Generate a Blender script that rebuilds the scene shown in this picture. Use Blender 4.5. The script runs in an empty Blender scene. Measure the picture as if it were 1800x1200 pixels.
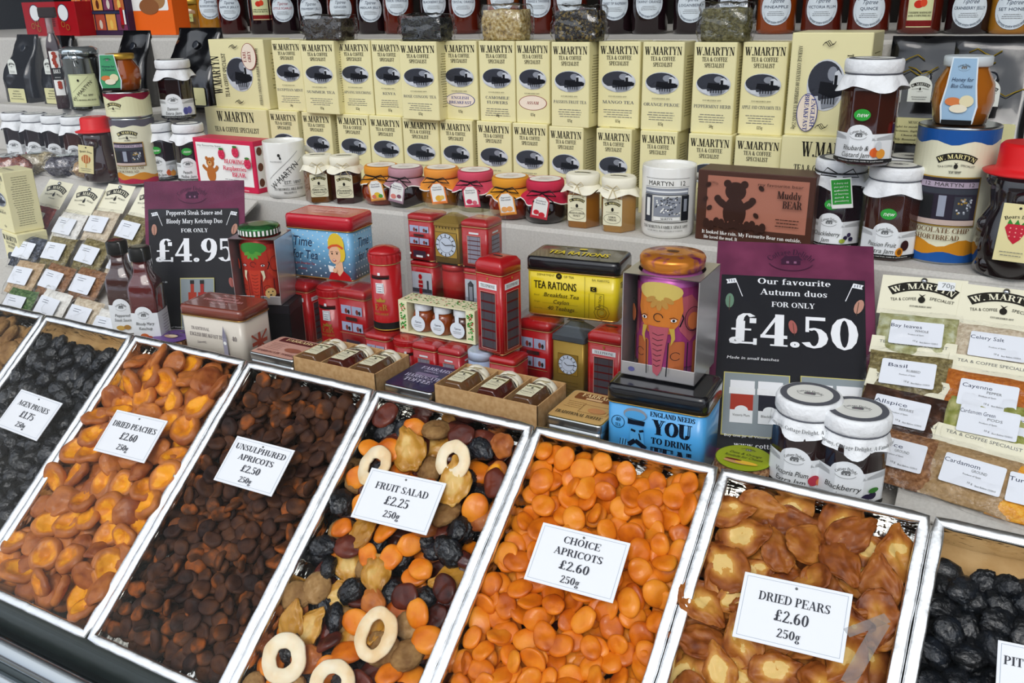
import bpy, bmesh, math, random
from mathutils import Vector, Matrix, Euler, noise
random.seed(7)
R_ = math.radians
SC = bpy.context.scene
COL = SC.collection
CZ = 1.6                      # the photographer's eye height; every height below is written relative to it

# ------------------------------------------------------------------ camera
F_PX = 1580.0
def _n(v): v = Vector(v); return v.normalized()
_down = _n((85, 4150, F_PX)); _X = -_n((-3000, -540, F_PX)); _X = (_X - _down*_X.dot(_down)).normalized()
_up = -_down; _Y = _up.cross(_X)
if _Y.z < 0: _Y = -_Y
RW = Matrix((_X, _Y, _up))    # image axes (right, down, forward) -> world
cam_d = bpy.data.cameras.new('camera'); cam = bpy.data.objects.new('camera', cam_d); COL.objects.link(cam)
cr, cd, cf = RW @ Vector((1, 0, 0)), RW @ Vector((0, 1, 0)), RW @ Vector((0, 0, 1))
cam.matrix_world = Matrix.Translation((0, 0, CZ)) @ Matrix((cr, -cd, -cf)).transposed().to_4x4()
cam_d.sensor_width = 36; cam_d.lens = F_PX/1800*36; cam_d.clip_start = 0.05
SC.camera = cam
SC.view_settings.view_transform = 'Standard'; SC.view_settings.look = 'None'
SC.view_settings.gamma = 1; SC.view_settings.use_curve_mapping = False
SC.view_settings.exposure = 0.14
SC.cycles.max_bounces = 7; SC.cycles.transparent_max_bounces = 16; SC.cycles.caustics_reflective = False
SC.cycles.caustics_refractive = False; SC.cycles.sample_clamp_indirect = 4

# ------------------------------------------------------------------ daylight: an overcast street sky
W = bpy.data.worlds.new('sky'); SC.world = W; W.use_nodes = True
nt = W.node_tree; nt.nodes.clear()
tc = nt.nodes.new('ShaderNodeTexCoord'); sx = nt.nodes.new('ShaderNodeSeparateXYZ'); rp = nt.nodes.new('ShaderNodeValToRGB')
bg = nt.nodes.new('ShaderNodeBackground'); wo = nt.nodes.new('ShaderNodeOutputWorld')
nt.links.new(tc.outputs['Generated'], sx.inputs[0]); nt.links.new(sx.outputs['Z'], rp.inputs[0])
nt.links.new(rp.outputs[0], bg.inputs[0]); nt.links.new(bg.outputs[0], wo.inputs[0])
rp.color_ramp.elements[0].position = 0.0; rp.color_ramp.elements[0].color = (.50, .56, .66, 1)
rp.color_ramp.elements[1].position = 0.9; rp.color_ramp.elements[1].color = (.92, .96, 1.0, 1)
bg.inputs[1].default_value = 1.55
sun_d = bpy.data.lights.new('sun', 'SUN'); sun_d.energy = 1.1; sun_d.angle = R_(28); sun_d.color = (1, .96, .9)
sun = bpy.data.objects.new('sun', sun_d); COL.objects.link(sun)
sun.rotation_euler = Vector((-.22, .75, -.62)).to_track_quat('-Z', 'Y').to_euler()

# ------------------------------------------------------------------ from a pixel of the photograph to a place in the shop window
def ray(px, py): return RW @ Vector((px-900, py-600, F_PX))
def onY(px, py, y): r = ray(px, py); return r*(y/r.y)
def onZ(px, py, z): r = ray(px, py); return r*(z/r.z)

# ------------------------------------------------------------------ materials
def lin(h):
    if isinstance(h, str):
        h = h.lstrip('#'); c = [int(h[i:i+2], 16)/255 for i in (0, 2, 4)]
    else: c = h
    return tuple(x/12.92 if x <= .04045 else ((x+.055)/1.055)**2.4 for x in c) + (1,)
_M = {}
def mat(color, rough=.6, metal=0, coat=0, **k):
    key = (color, rough, metal, coat, tuple(sorted(k.items())))
    if key in _M: return _M[key]
    m = bpy.data.materials.new('m%d' % len(_M)); m.use_nodes = True
    b = m.node_tree.nodes['Principled BSDF']; b.inputs['Base Color'].default_value = lin(color)
    b.inputs['Roughness'].default_value = rough; b.inputs['Metallic'].default_value = metal
    b.inputs['Coat Weight'].default_value = coat; b.inputs['Coat Roughness'].default_value = .06
    b.inputs['Specular IOR Level'].default_value = .5 if rough < .3 else (.22 if rough < .5 else .12)
    if 'sub' in k: b.inputs['Subsurface Weight'].default_value = k['sub']; b.inputs['Subsurface Scale'].default_value = .01
    _M[key] = m; return m
def nodes(m): return m.node_tree.nodes, m.node_tree.links
def bumpy(m, scale, strength, dist=.002, kind='noise', detail=4, stretch=None, coord='Object'):
    N, L = nodes(m); b = N['Principled BSDF']
    t = N.new('ShaderNodeTexNoise' if kind == 'noise' else 'ShaderNodeTexVoronoi'); t.inputs['Scale'].default_value = scale
    if kind == 'noise': t.inputs['Detail'].default_value = detail
    c = N.new('ShaderNodeTexCoord'); mp = N.new('ShaderNodeMapping'); L.new(c.outputs[coord], mp.inputs[0]); L.new(mp.outputs[0], t.inputs['Vector'])
    if stretch: mp.inputs['Scale'].default_value = stretch
    u = N.new('ShaderNodeBump'); u.inputs['Strength'].default_value = strength; u.inputs['Distance'].default_value = dist
    L.new(t.outputs[0], u.inputs['Height']); L.new(u.outputs[0], b.inputs['Normal'])
    return m
def mottle(m, cols, scale=20, detail=5, contrast=(.35, .65), rand=0, coord='Object', dim=.0, zmix=None):
    """colour from a noise ramp between cols; rand shifts the ramp per object; zmix adds local height"""
    N, L = nodes(m); b = N['Principled BSDF']
    t = N.new('ShaderNodeTexNoise'); t.inputs['Scale'].default_value = scale; t.inputs['Detail'].default_value = detail
    c = N.new('ShaderNodeTexCoord'); L.new(c.outputs[coord], t.inputs['Vector'])
    r = N.new('ShaderNodeValToRGB'); e = r.color_ramp.elements
    while len(e) < len(cols): e.new(.5)
    for i, cc in enumerate(cols):
        e[i].position = contrast[0] + (contrast[1]-contrast[0])*i/(len(cols)-1); e[i].color = lin(cc)
    src = t.outputs[0]
    if rand:
        oi = N.new('ShaderNodeObjectInfo'); ma = N.new('ShaderNodeMath'); ma.operation = 'MULTIPLY_ADD'
        ma.inputs[1].default_value = rand; L.new(oi.outputs['Random'], ma.inputs[0])
        sb = N.new('ShaderNodeMath'); sb.operation = 'SUBTRACT'; sb.inputs[1].default_value = rand/2
        L.new(src, ma.inputs[2]); L.new(ma.outputs[0], sb.inputs[0]); src = sb.outputs[0]
        ad = N.new('ShaderNodeVectorMath'); ad.operation = 'MULTIPLY_ADD'; ad.inputs[1].default_value = (1, 1, 1)
        L.new(c.outputs[coord], ad.inputs[0]); L.new(oi.outputs['Random'], ad.inputs[2]); L.new(ad.outputs[0], t.inputs['Vector'])
    if zmix:
        s = N.new('ShaderNodeAttribute'); s.attribute_name = 'flesh'
        ma = N.new('ShaderNodeMath'); ma.operation = 'MULTIPLY_ADD'; ma.inputs[1].default_value = zmix
        L.new(s.outputs['Fac'], ma.inputs[0]); L.new(src, ma.inputs[2]); src = ma.outputs[0]
    L.new(src, r.inputs[0]); L.new(r.outputs[0], b.inputs['Base Color'])
    return m
def new(color, rough=.6, metal=0, coat=0, **k):
    k['uid'] = len(_M); return mat(color, rough, metal, coat, **k)
def clear(name, tint=(1, 1, 1, 1), fac=.12, rough=.05, bump=None, fres=True):
    m = bpy.data.materials.new(name); m.use_nodes = True; N, L = nodes(m); N.clear()
    o = N.new('ShaderNodeOutputMaterial'); t = N.new('ShaderNodeBsdfTransparent'); g = N.new('ShaderNodeBsdfGlossy'); x = N.new('ShaderNodeMixShader')
    t.inputs[0].default_value = tint; g.inputs['Roughness'].default_value = rough
    if fres:
        # Schlick's curve, the same from both faces of the sheet
        f = N.new('ShaderNodeLayerWeight'); f.inputs[0].default_value = .5; pw = N.new('ShaderNodeMath'); pw.operation = 'POWER'; pw.inputs[1].default_value = 5
        ml = N.new('ShaderNodeMath'); ml.operation = 'MULTIPLY_ADD'; ml.inputs[1].default_value = .9-fac*.5; ml.inputs[2].default_value = fac*.4
        L.new(f.outputs['Facing'], pw.inputs[0]); L.new(pw.outputs[0], ml.inputs[0]); L.new(ml.outputs[0], x.inputs[0])
    else: x.inputs[0].default_value = fac
    L.new(t.outputs[0], x.inputs[1]); L.new(g.outputs[0], x.inputs[2]); L.new(x.outputs[0], o.inputs[0])
    if bump:
        tx = N.new('ShaderNodeTexNoise'); tx.inputs['Scale'].default_value = bump[0]; tx.inputs['Detail'].default_value = 3
        c = N.new('ShaderNodeTexCoord'); L.new(c.outputs['Object'], tx.inputs['Vector'])
        u = N.new('ShaderNodeBump'); u.inputs['Strength'].default_value = bump[1]; u.inputs['Distance'].default_value = .004
        L.new(tx.outputs[0], u.inputs['Height']); L.new(u.outputs[0], g.inputs['Normal'])
        if fres: L.new(u.outputs[0], f.inputs['Normal'])
    return m

# ------------------------------------------------------------------ mesh building
class B:
    def __init__(s): s.v = []; s.f = []; s.m = []; s.sm = []; s.mats = []
    def mi(s, m):
        if m not in s.mats: s.mats.append(m)
        return s.mats.index(m)
    def face(s, idx, m, smooth=False): s.f.append(tuple(idx)); s.m.append(s.mi(m)); s.sm.append(smooth)
    def loft(s, rings, m, smooth=True, cap0=True, cap1=True, closed=True):
        b = len(s.v); n = len(rings[0])
        for r in rings: s.v += [tuple(p) for p in r]
        for i in range(len(rings)-1):
            for j in range(n if closed else n-1):
                k = (j+1) % n
                s.face((b+i*n+j, b+i*n+k, b+(i+1)*n+k, b+(i+1)*n+j), m, smooth)
        if cap0: s.face([b+j for j in range(n)][::-1], m)
        if cap1: s.face([b+(len(rings)-1)*n+j for j in range(n)], m)
        return s
    def rbox(s, x0, x1, y0, y1, z0, z1, m, r=.001, seg=1):
        r = min(r, (x1-x0)/2.01, (y1-y0)/2.01, (z1-z0)/2.01)
        cx, cy, w, d = (x0+x1)/2, (y0+y1)/2, x1-x0, y1-y0
        o = lambda ins, z: [(cx+a, cy+b_, z) for a, b_ in rrect(w-2*ins, d-2*ins, max(r-ins, r*.3), seg)]
        return s.loft([o(r*.7, z0), o(0, z0+r), o(0, z1-r), o(r*.7, z1)], m, False)
    def lathe(s, prof, m, n=28, smooth=True, cap0=True, cap1=True, rf=None, c=(0, 0)):
        rings = []
        for r, z in prof:
            rings.append([(c[0]+r*(rf(2*math.pi*j/n) if rf else 1)*math.sin(2*math.pi*j/n), c[1]-r*(rf(2*math.pi*j/n) if rf else 1)*math.cos(2*math.pi*j/n), z) for j in range(n)])
        return s.loft(rings, m, smooth, cap0, cap1)
    def tube(s, pts, r, m, n=6, closed=False):
        pts = [Vector(p) for p in pts]; rings = []; prev = None
        for i, p in enumerate(pts):
            a = pts[(i-1) % len(pts)] if (closed or i) else p; c = pts[(i+1) % len(pts)] if (closed or i < len(pts)-1) else p
            t = (c-a).normalized(); u = t.cross(Vector((0, 0, 1)))
            if u.length < .1: u = t.cross(Vector((0, 1, 0)))
            if prev and u.dot(prev) < 0: u = -u
            u.normalize(); prev = u; w = t.cross(u)
            rings.append([p + u*math.cos(2*math.pi*k/n)*r + w*math.sin(2*math.pi*k/n)*r for k in range(n)])
        if closed: rings.append(rings[0])
        return s.loft(rings, m, True, not closed, not closed)
    def xf(s, M, start=0):
        s.v[start:] = [tuple(M @ Vector(p)) for p in s.v[start:]]; return s
    def me(s, name):
        me = bpy.data.meshes.new(name); me.from_pydata(s.v, [], s.f)
        for m in s.mats: me.materials.append(m)
        me.polygons.foreach_set('material_index', s.m); me.polygons.foreach_set('use_smooth', s.sm)
        me.validate(clean_customdata=False); me.update(); return me
    def obj(s, name, parent=None, loc=None, rot=None): return link(name, s.me(name), parent, loc, rot)
def link(name, me, parent=None, loc=None, rot=None):
    o = bpy.data.objects.new(name, me); COL.objects.link(o)
    if parent is not None: o.parent = parent
    if loc is not None: o.location = loc
    elif parent is None: o.location = (0, 0, CZ)
    if rot is not None: o.rotation_euler = rot
    return o
def rrect(w, d, r, n=3):
    out = []
    for cx, cy, a in ((w/2-r, d/2-r, 0), (-w/2+r, d/2-r, 90), (-w/2+r, -d/2+r, 180), (w/2-r, -d/2+r, 270)):
        for k in range(n+1):
            t = R_(a+90*k/n); out.append((cx+r*math.cos(t), cy+r*math.sin(t)))
    return out
def polyr(n, b=1.0, off=None):
    st = 2*math.pi/n; off = st/2 if off is None else off
    return lambda th: (1-b) + b*math.cos(st/2)/math.cos(((th+off) % st)-st/2)
def tag(o, label, cat, group=None, kind=None):
    o['label'] = label
    if cat: o['category'] = cat
    if group: o['group'] = group
    if kind: o['kind'] = kind
    return o
def thing(name, label, cat, p, rz=0, group=None, rx=0, ry=0):
    o = bpy.data.objects.new(name, None); COL.objects.link(o); o.empty_display_size = .02
    o.location = (p[0], p[1], p[2]+CZ); o.rotation_euler = (rx, ry, rz); return tag(o, label, cat, group)
def struct(b, name, label=None):
    o = b.obj(name); o['kind'] = 'structure'
    if label: o['label'] = label
    return o
def copy_thing(src, p, rz=0, label=None, group=None):
    r = src.copy(); COL.objects.link(r); r.location = (p[0], p[1], p[2]+CZ); r.rotation_euler = (0, 0, rz)
    if label: r['label'] = label
    if group: r['group'] = group
    for ch in list(src.children):
        c = ch.copy(); COL.objects.link(c); c.parent = r
        for g in list(ch.children):
            d = g.copy(); COL.objects.link(d); d.parent = c
    return r

# ------------------------------------------------------------------ lettering: a drawn serif face, and the built-in sans
T_, t_ = .17, .055
SER = {
'A': (.78, 'l .11 0 .38 1 t;l .64 0 .37 1 T;s .11 0 .22;s .64 0 .28;h .2 .56 .33'), 'B': (.70, 'l .17 0 .17 1 T;s .1 0 .2;s .1 1 .2;h .1 .36 .97;h .2 .4 .53;h .1 .38 .03;a .34 .76 .27 .24 -90 90;a .36 .265 .31 .265 -90 90'),
'C': (.72, 'a .40 .5 .36 .5 45 315;l .66 .68 .66 .96 t;l .66 .1 .66 .28 t'), 'D': (.78, 'l .17 0 .17 1 T;s .1 0 .2;s .1 1 .2;h .1 .38 .97;h .1 .38 .03;a .36 .5 .38 .5 -90 90'),
'E': (.68, 'l .17 0 .17 1 T;s .1 0 .2;s .1 1 .2;h .1 .62 .97;h .2 .46 .51;h .1 .64 .03;l .61 .74 .61 1 t;l .46 .38 .46 .64 t;l .63 0 .63 .28 t'), 'F': (.63, 'l .17 0 .17 1 T;s .17 0 .34;s .1 1 .2;h .1 .6 .97;h .2 .46 .49;l .59 .74 .59 1 t;l .46 .36 .46 .62 t'),
'G': (.76, 'a .40 .5 .36 .5 45 300;l .66 .68 .66 .96 t;l .62 .08 .62 .42 T;s .6 .42 .26'), 'H': (.84, 'l .18 0 .18 1 T;l .66 0 .66 1 T;s .18 0 .32;s .18 1 .32;s .66 0 .32;s .66 1 .32;h .2 .6 .5'),
'I': (.38, 'l .19 0 .19 1 T;s .19 0 .34;s .19 1 .34'), 'J': (.48, 'l .3 .2 .3 1 T;s .3 1 .34;a .2 .2 .185 .22 180 360'),
'K': (.80, 'l .17 0 .17 1 T;s .17 0 .32;s .17 1 .32;l .26 .42 .62 1 t;l .66 0 .38 .6 T;s .66 0 .28;s .62 1 .24'), 'L': (.64, 'l .17 0 .17 1 T;s .17 1 .34;h .06 .6 .03;l .59 0 .59 .3 t'),
'M': (.98, 'l .13 0 .13 1 t;l .47 0 .2 1 T;l .47 0 .76 1 t;l .79 0 .79 1 T;s .13 0 .24;s .79 0 .32;s .13 1 .26;s .8 1 .3'), 'N': (.80, 'l .14 0 .14 1 t;l .64 0 .2 1 T;l .66 0 .66 1 t;s .14 0 .24;s .12 1 .24;s .66 1 .24'),
'O': (.80, 'a .4 .5 .37 .5 0 360'), 'P': (.66, 'l .17 0 .17 1 T;s .17 0 .34;s .1 1 .2;h .1 .38 .97;h .2 .38 .45;a .35 .72 .28 .28 -90 90'), 'Q': (.80, 'a .4 .5 .37 .5 0 360;l .7 -.2 .44 .06 T'),
'R': (.76, 'l .17 0 .17 1 T;s .17 0 .32;s .1 1 .2;h .1 .38 .97;h .2 .4 .49;a .35 .74 .28 .26 -90 90;l .64 0 .42 .5 T;s .68 0 .2'), 'S': (.60, 'a .3 .74 .25 .26 40 230;a .3 .27 .26 .27 -140 50;l .2 .66 .2 .7 T;h .3 .36 .5;l .5 .72 .5 .98 t;l .08 .02 .08 .28 t;l .44 .34 .16 .66 T'),
'T': (.68, 'l .34 0 .34 1 T;s .34 0 .34;h .04 .64 .97;l .06 .72 .06 1 t;l .62 .72 .62 1 t'), 'U': (.78, 'l .18 .3 .18 1 T;s .18 1 .34;l .62 .3 .62 1 t;s .62 1 .24;a .37 .3 .275 .3 180 360'),
'V': (.76, 'l .39 0 .17 1 T;l .39 0 .62 1 t;s .17 1 .32;s .62 1 .22'), 'W': (1.06, 'l .34 0 .15 1 T;l .34 0 .52 1 t;l .70 0 .50 1 T;l .70 0 .92 1 t;s .15 1 .3;s .52 1 .3;s .92 1 .22'),
'X': (.78, 'l .64 0 .16 1 T;l .12 0 .6 1 t;s .13 0 .24;s .64 0 .28;s .17 1 .3;s .62 1 .22'), 'Y': (.74, 'l .37 0 .37 .45 T;l .37 .42 .15 1 T;l .38 .42 .6 1 t;s .37 0 .34;s .15 1 .3;s .6 1 .22'), 'Z': (.66, 'l .14 0 .52 1 T;h .06 .6 .97;h .06 .6 .03;l .08 .72 .08 1 t;l .59 0 .59 .28 t'),
'0': (.60, 'a .3 .5 .27 .5 0 360'), '1': (.46, 'l .25 0 .25 1 T;s .25 0 .36;l .1 .82 .22 .97 t'), '2': (.60, 'a .29 .72 .24 .28 -10 170;l .13 .06 .44 .66 .13;h .05 .54 .06;h .05 .54 .03;l .53 0 .53 .2 t'),
'3': (.58, 'a .27 .76 .23 .24 -70 160;a .26 .27 .27 .27 -160 80;h .2 .34 .53'), '4': (.62, 'l .42 0 .42 1 T;l .06 .28 .4 1 t;h .04 .58 .27;h .04 .58 .31;s .42 0 .34'), '5': (.58, 'a .26 .32 .28 .32 -150 120;l .12 .5 .12 .98 t;h .1 .48 .95;h .1 .48 .9'),
'6': (.60, 'a .3 .31 .26 .31 0 360;l .12 .3 .12 .5 T;a .44 .5 .4 .5 95 180'), '7': (.56, 'l .2 0 .46 1 .15;h .06 .52 .96;h .06 .52 .91;l .07 .74 .07 .98 t'), '8': (.60, 'a .3 .76 .22 .24 0 360;a .3 .28 .27 .28 0 360'), '9': (.60, 'a .3 .69 .26 .31 0 360;l .48 .5 .48 .7 T;a .16 .5 .4 .5 -85 0'),
'£': (.66, 'l .26 .1 .26 .74 T;a .39 .74 .22 .26 40 180;h .08 .48 .47;h .06 .6 .05;a .17 .11 .13 .11 0 360;l .58 .0 .58 .2 t;l .52 .68 .52 .84 .12'), '&': (.80, 'a .32 .76 .18 .24 0 360;a .3 .27 .26 .27 60 360;l .68 0 .24 .66 T;l .5 .16 .66 .48 t;s .66 .48 .2;s .7 .03 .16'),
'.': (.26, 'a .13 .08 .09 .09 0 360'), ',': (.26, 'a .13 .08 .09 .09 0 360;l .1 -.14 .17 .05 t'), '\'': (.2, 'l .1 .72 .1 1 .09'), '-': (.34, 'h .05 .3 .33;h .05 .3 .36'), '!': (.3, 'l .15 .3 .15 1 T;a .15 .08 .09 .09 0 360'), '"': (.3, 'l .08 .74 .08 1 .07;l .22 .74 .22 1 .07'),
'a': (.52, 'l .36 .05 .36 .5 .13;a .23 .5 .2 .19 0 160;a .23 .19 .2 .19 0 360;s .44 0 .16'), 'b': (.56, 'l .13 0 .13 1 .13;s .06 1 .14;a .3 .33 .22 .35 -120 120'), 'c': (.48, 'a .26 .33 .23 .35 50 310;l .38 .44 .38 .56 .1'), 'd': (.58, 'l .42 0 .42 1 .13;s .36 1 .14;s .5 0 .14;a .26 .33 .22 .35 60 300'),
'e': (.50, 'a .26 .33 .23 .35 -10 310;h .1 .44 .36'), 'f': (.36, 'l .15 0 .15 .85 .13;s .15 0 .26;h .02 .32 .64;a .26 .8 .17 .2 40 180'), 'g': (.54, 'a .25 .4 .19 .27 0 360;a .26 -.13 .22 .16 0 360;h .36 .52 .62;l .12 .02 .2 .16 t'), 'h': (.60, 'l .13 0 .13 1 .13;s .13 0 .24;s .06 1 .14;l .44 0 .44 .42 .13;s .44 0 .22;a .29 .42 .215 .26 0 180'),
'i': (.30, 'l .15 0 .15 .66 .13;s .15 0 .26;s .09 .66 .14;a .15 .87 .085 .085 0 360'), 'j': (.3, 'l .17 -.1 .17 .66 .13;s .1 .66 .14;a .15 .87 .085 .085 0 360;a .08 -.1 .155 .16 180 360'), 'k': (.58, 'l .13 0 .13 1 .13;s .13 0 .24;s .06 1 .14;l .2 .28 .42 .64 t;l .46 0 .28 .4 .15;s .48 0 .2;s .43 .64 .18'),
'l': (.30, 'l .15 0 .15 1 .13;s .15 0 .26;s .08 1 .14'), 'm': (.88, 'l .13 0 .13 .66 .13;s .13 0 .22;s .06 .66 .14;l .43 0 .43 .42 .13;s .43 0 .2;l .73 0 .73 .42 .13;s .73 0 .22;a .29 .42 .205 .26 0 180;a .59 .42 .205 .26 0 180'), 'n': (.60, 'l .13 0 .13 .66 .13;s .13 0 .24;s .06 .66 .14;l .44 0 .44 .42 .13;s .44 0 .22;a .29 .42 .215 .26 0 180'),
'o': (.54, 'a .27 .33 .24 .35 0 360'), 'p': (.58, 'l .13 -.32 .13 .66 .13;s .13 -.32 .24;s .06 .66 .14;a .3 .33 .23 .35 -120 120'), 'q': (.56, 'l .42 -.32 .42 .66 .13;s .42 -.32 .24;a .26 .33 .22 .35 60 300'), 'r': (.44, 'l .13 0 .13 .66 .13;s .13 0 .26;s .06 .66 .14;a .28 .42 .19 .26 40 150;l .36 .5 .36 .6 .1'),
's': (.44, 'a .22 .5 .17 .18 40 230;a .22 .18 .18 .2 -140 50;l .28 .26 .14 .44 .12;l .37 .48 .37 .64 t;l .06 .02 .06 .2 t'), 't': (.36, 'l .15 .12 .15 .86 .13;h .02 .32 .64;a .24 .13 .155 .15 180 320'), 'u': (.60, 'l .14 .2 .14 .66 .13;s .08 .66 .14;l .44 0 .44 .66 .13;s .38 .66 .14;s .5 0 .14;a .28 .22 .205 .24 180 360'),
'v': (.54, 'l .27 0 .12 .66 .14;l .27 0 .43 .66 t;s .13 .66 .22;s .43 .66 .18'), 'w': (.80, 'l .26 0 .12 .66 .13;l .26 0 .4 .66 t;l .53 0 .39 .66 .13;l .53 0 .68 .66 t;s .12 .66 .2;s .4 .66 .2;s .68 .66 .16'), 'x': (.56, 'l .44 0 .13 .66 .14;l .1 0 .42 .66 t;s .1 0 .2;s .44 0 .2;s .13 .66 .2;s .43 .66 .16'),
'y': (.54, 'l .27 0 .12 .66 .14;l .16 -.3 .43 .66 t;s .13 .66 .22;s .43 .66 .18;a .12 -.25 .08 .08 0 360'), 'z': (.48, 'l .1 0 .36 .66 .13;h .05 .42 .63;h .05 .42 .03;l .06 .46 .06 .66 t'),
' ': (.30, ''),
}
_sg = {}
def ser_glyph(ch):
    if ch in _sg: return _sg[ch]
    adv, code = SER.get(ch, SER.get(ch.upper(), SER[' '])); P = []
    for c in code.split(';'):
        a = c.split()
        if not a: continue
        g = lambda i: T_ if a[i] == 'T' else (t_ if a[i] == 't' else float(a[i]))
        if a[0] == 'l':
            x0, y0, x1, y1, w = [g(i) for i in range(1, 6)]; P.append([(x0-w/2, y0), (x0+w/2, y0), (x1+w/2, y1), (x1-w/2, y1)])
        elif a[0] == 'h': P.append([(g(1), g(3)-.03), (g(2), g(3)-.03), (g(2), g(3)+.03), (g(1), g(3)+.03)])
        elif a[0] == 's':
            x, y, w = g(1), g(2), g(3); y0 = y if y < .4 else y-.05; P.append([(x-w/2, y0), (x+w/2, y0), (x+w/2, y0+.05), (x-w/2, y0+.05)])
        else:
            cx, cy, rx, ry, a0, a1 = [g(i) for i in range(1, 7)]; n = max(4, int(abs(a1-a0)/30)); tt = min(T_ if ry > .36 or rx > .25 else .14, rx*.75)
            for k in range(n):
                q = [R_(a0+(a1-a0)*(k+j)/n) for j in (0, 1)]
                P.append([(cx+rx*math.cos(q[0]), cy+ry*math.sin(q[0])), (cx+rx*math.cos(q[1]), cy+ry*math.sin(q[1])), (cx+(rx-tt)*math.cos(q[1]), cy+(ry-.06)*math.sin(q[1])), (cx+(rx-tt)*math.cos(q[0]), cy+(ry-.06)*math.sin(q[0]))])
    _sg[ch] = (adv, P); return _sg[ch]
_bg = {}
_fc = bpy.data.curves.new('glyph', 'FONT'); _fc.resolution_u = 2; _fo = bpy.data.objects.new('glyph', _fc)
def _fmesh(s):
    _fc.body = s; me = bpy.data.meshes.new_from_object(_fo); V = [(v.co.x, v.co.y) for v in me.vertices]; Fs = [tuple(p.vertices) for p in me.polygons]
    bpy.data.meshes.remove(me); return V, Fs
def _wid(s): V, _ = _fmesh(s); return max(v[0] for v in V)-min(v[0] for v in V)
_w2 = _wid('||')
def san_glyph(ch):
    if ch in _bg: return _bg[ch]
    if ch == ' ': _bg[ch] = (.38, []); return _bg[ch]
    V, Fs = _fmesh(ch); adv = _wid('|'+ch+'|')-_w2; k = 1/.73
    x0 = 0; P = [[(V[i][0]*k, V[i][1]*k) for i in f] for f in Fs]
    _bg[ch] = (adv*k, P); return _bg[ch]
EPS = .00016
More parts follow.
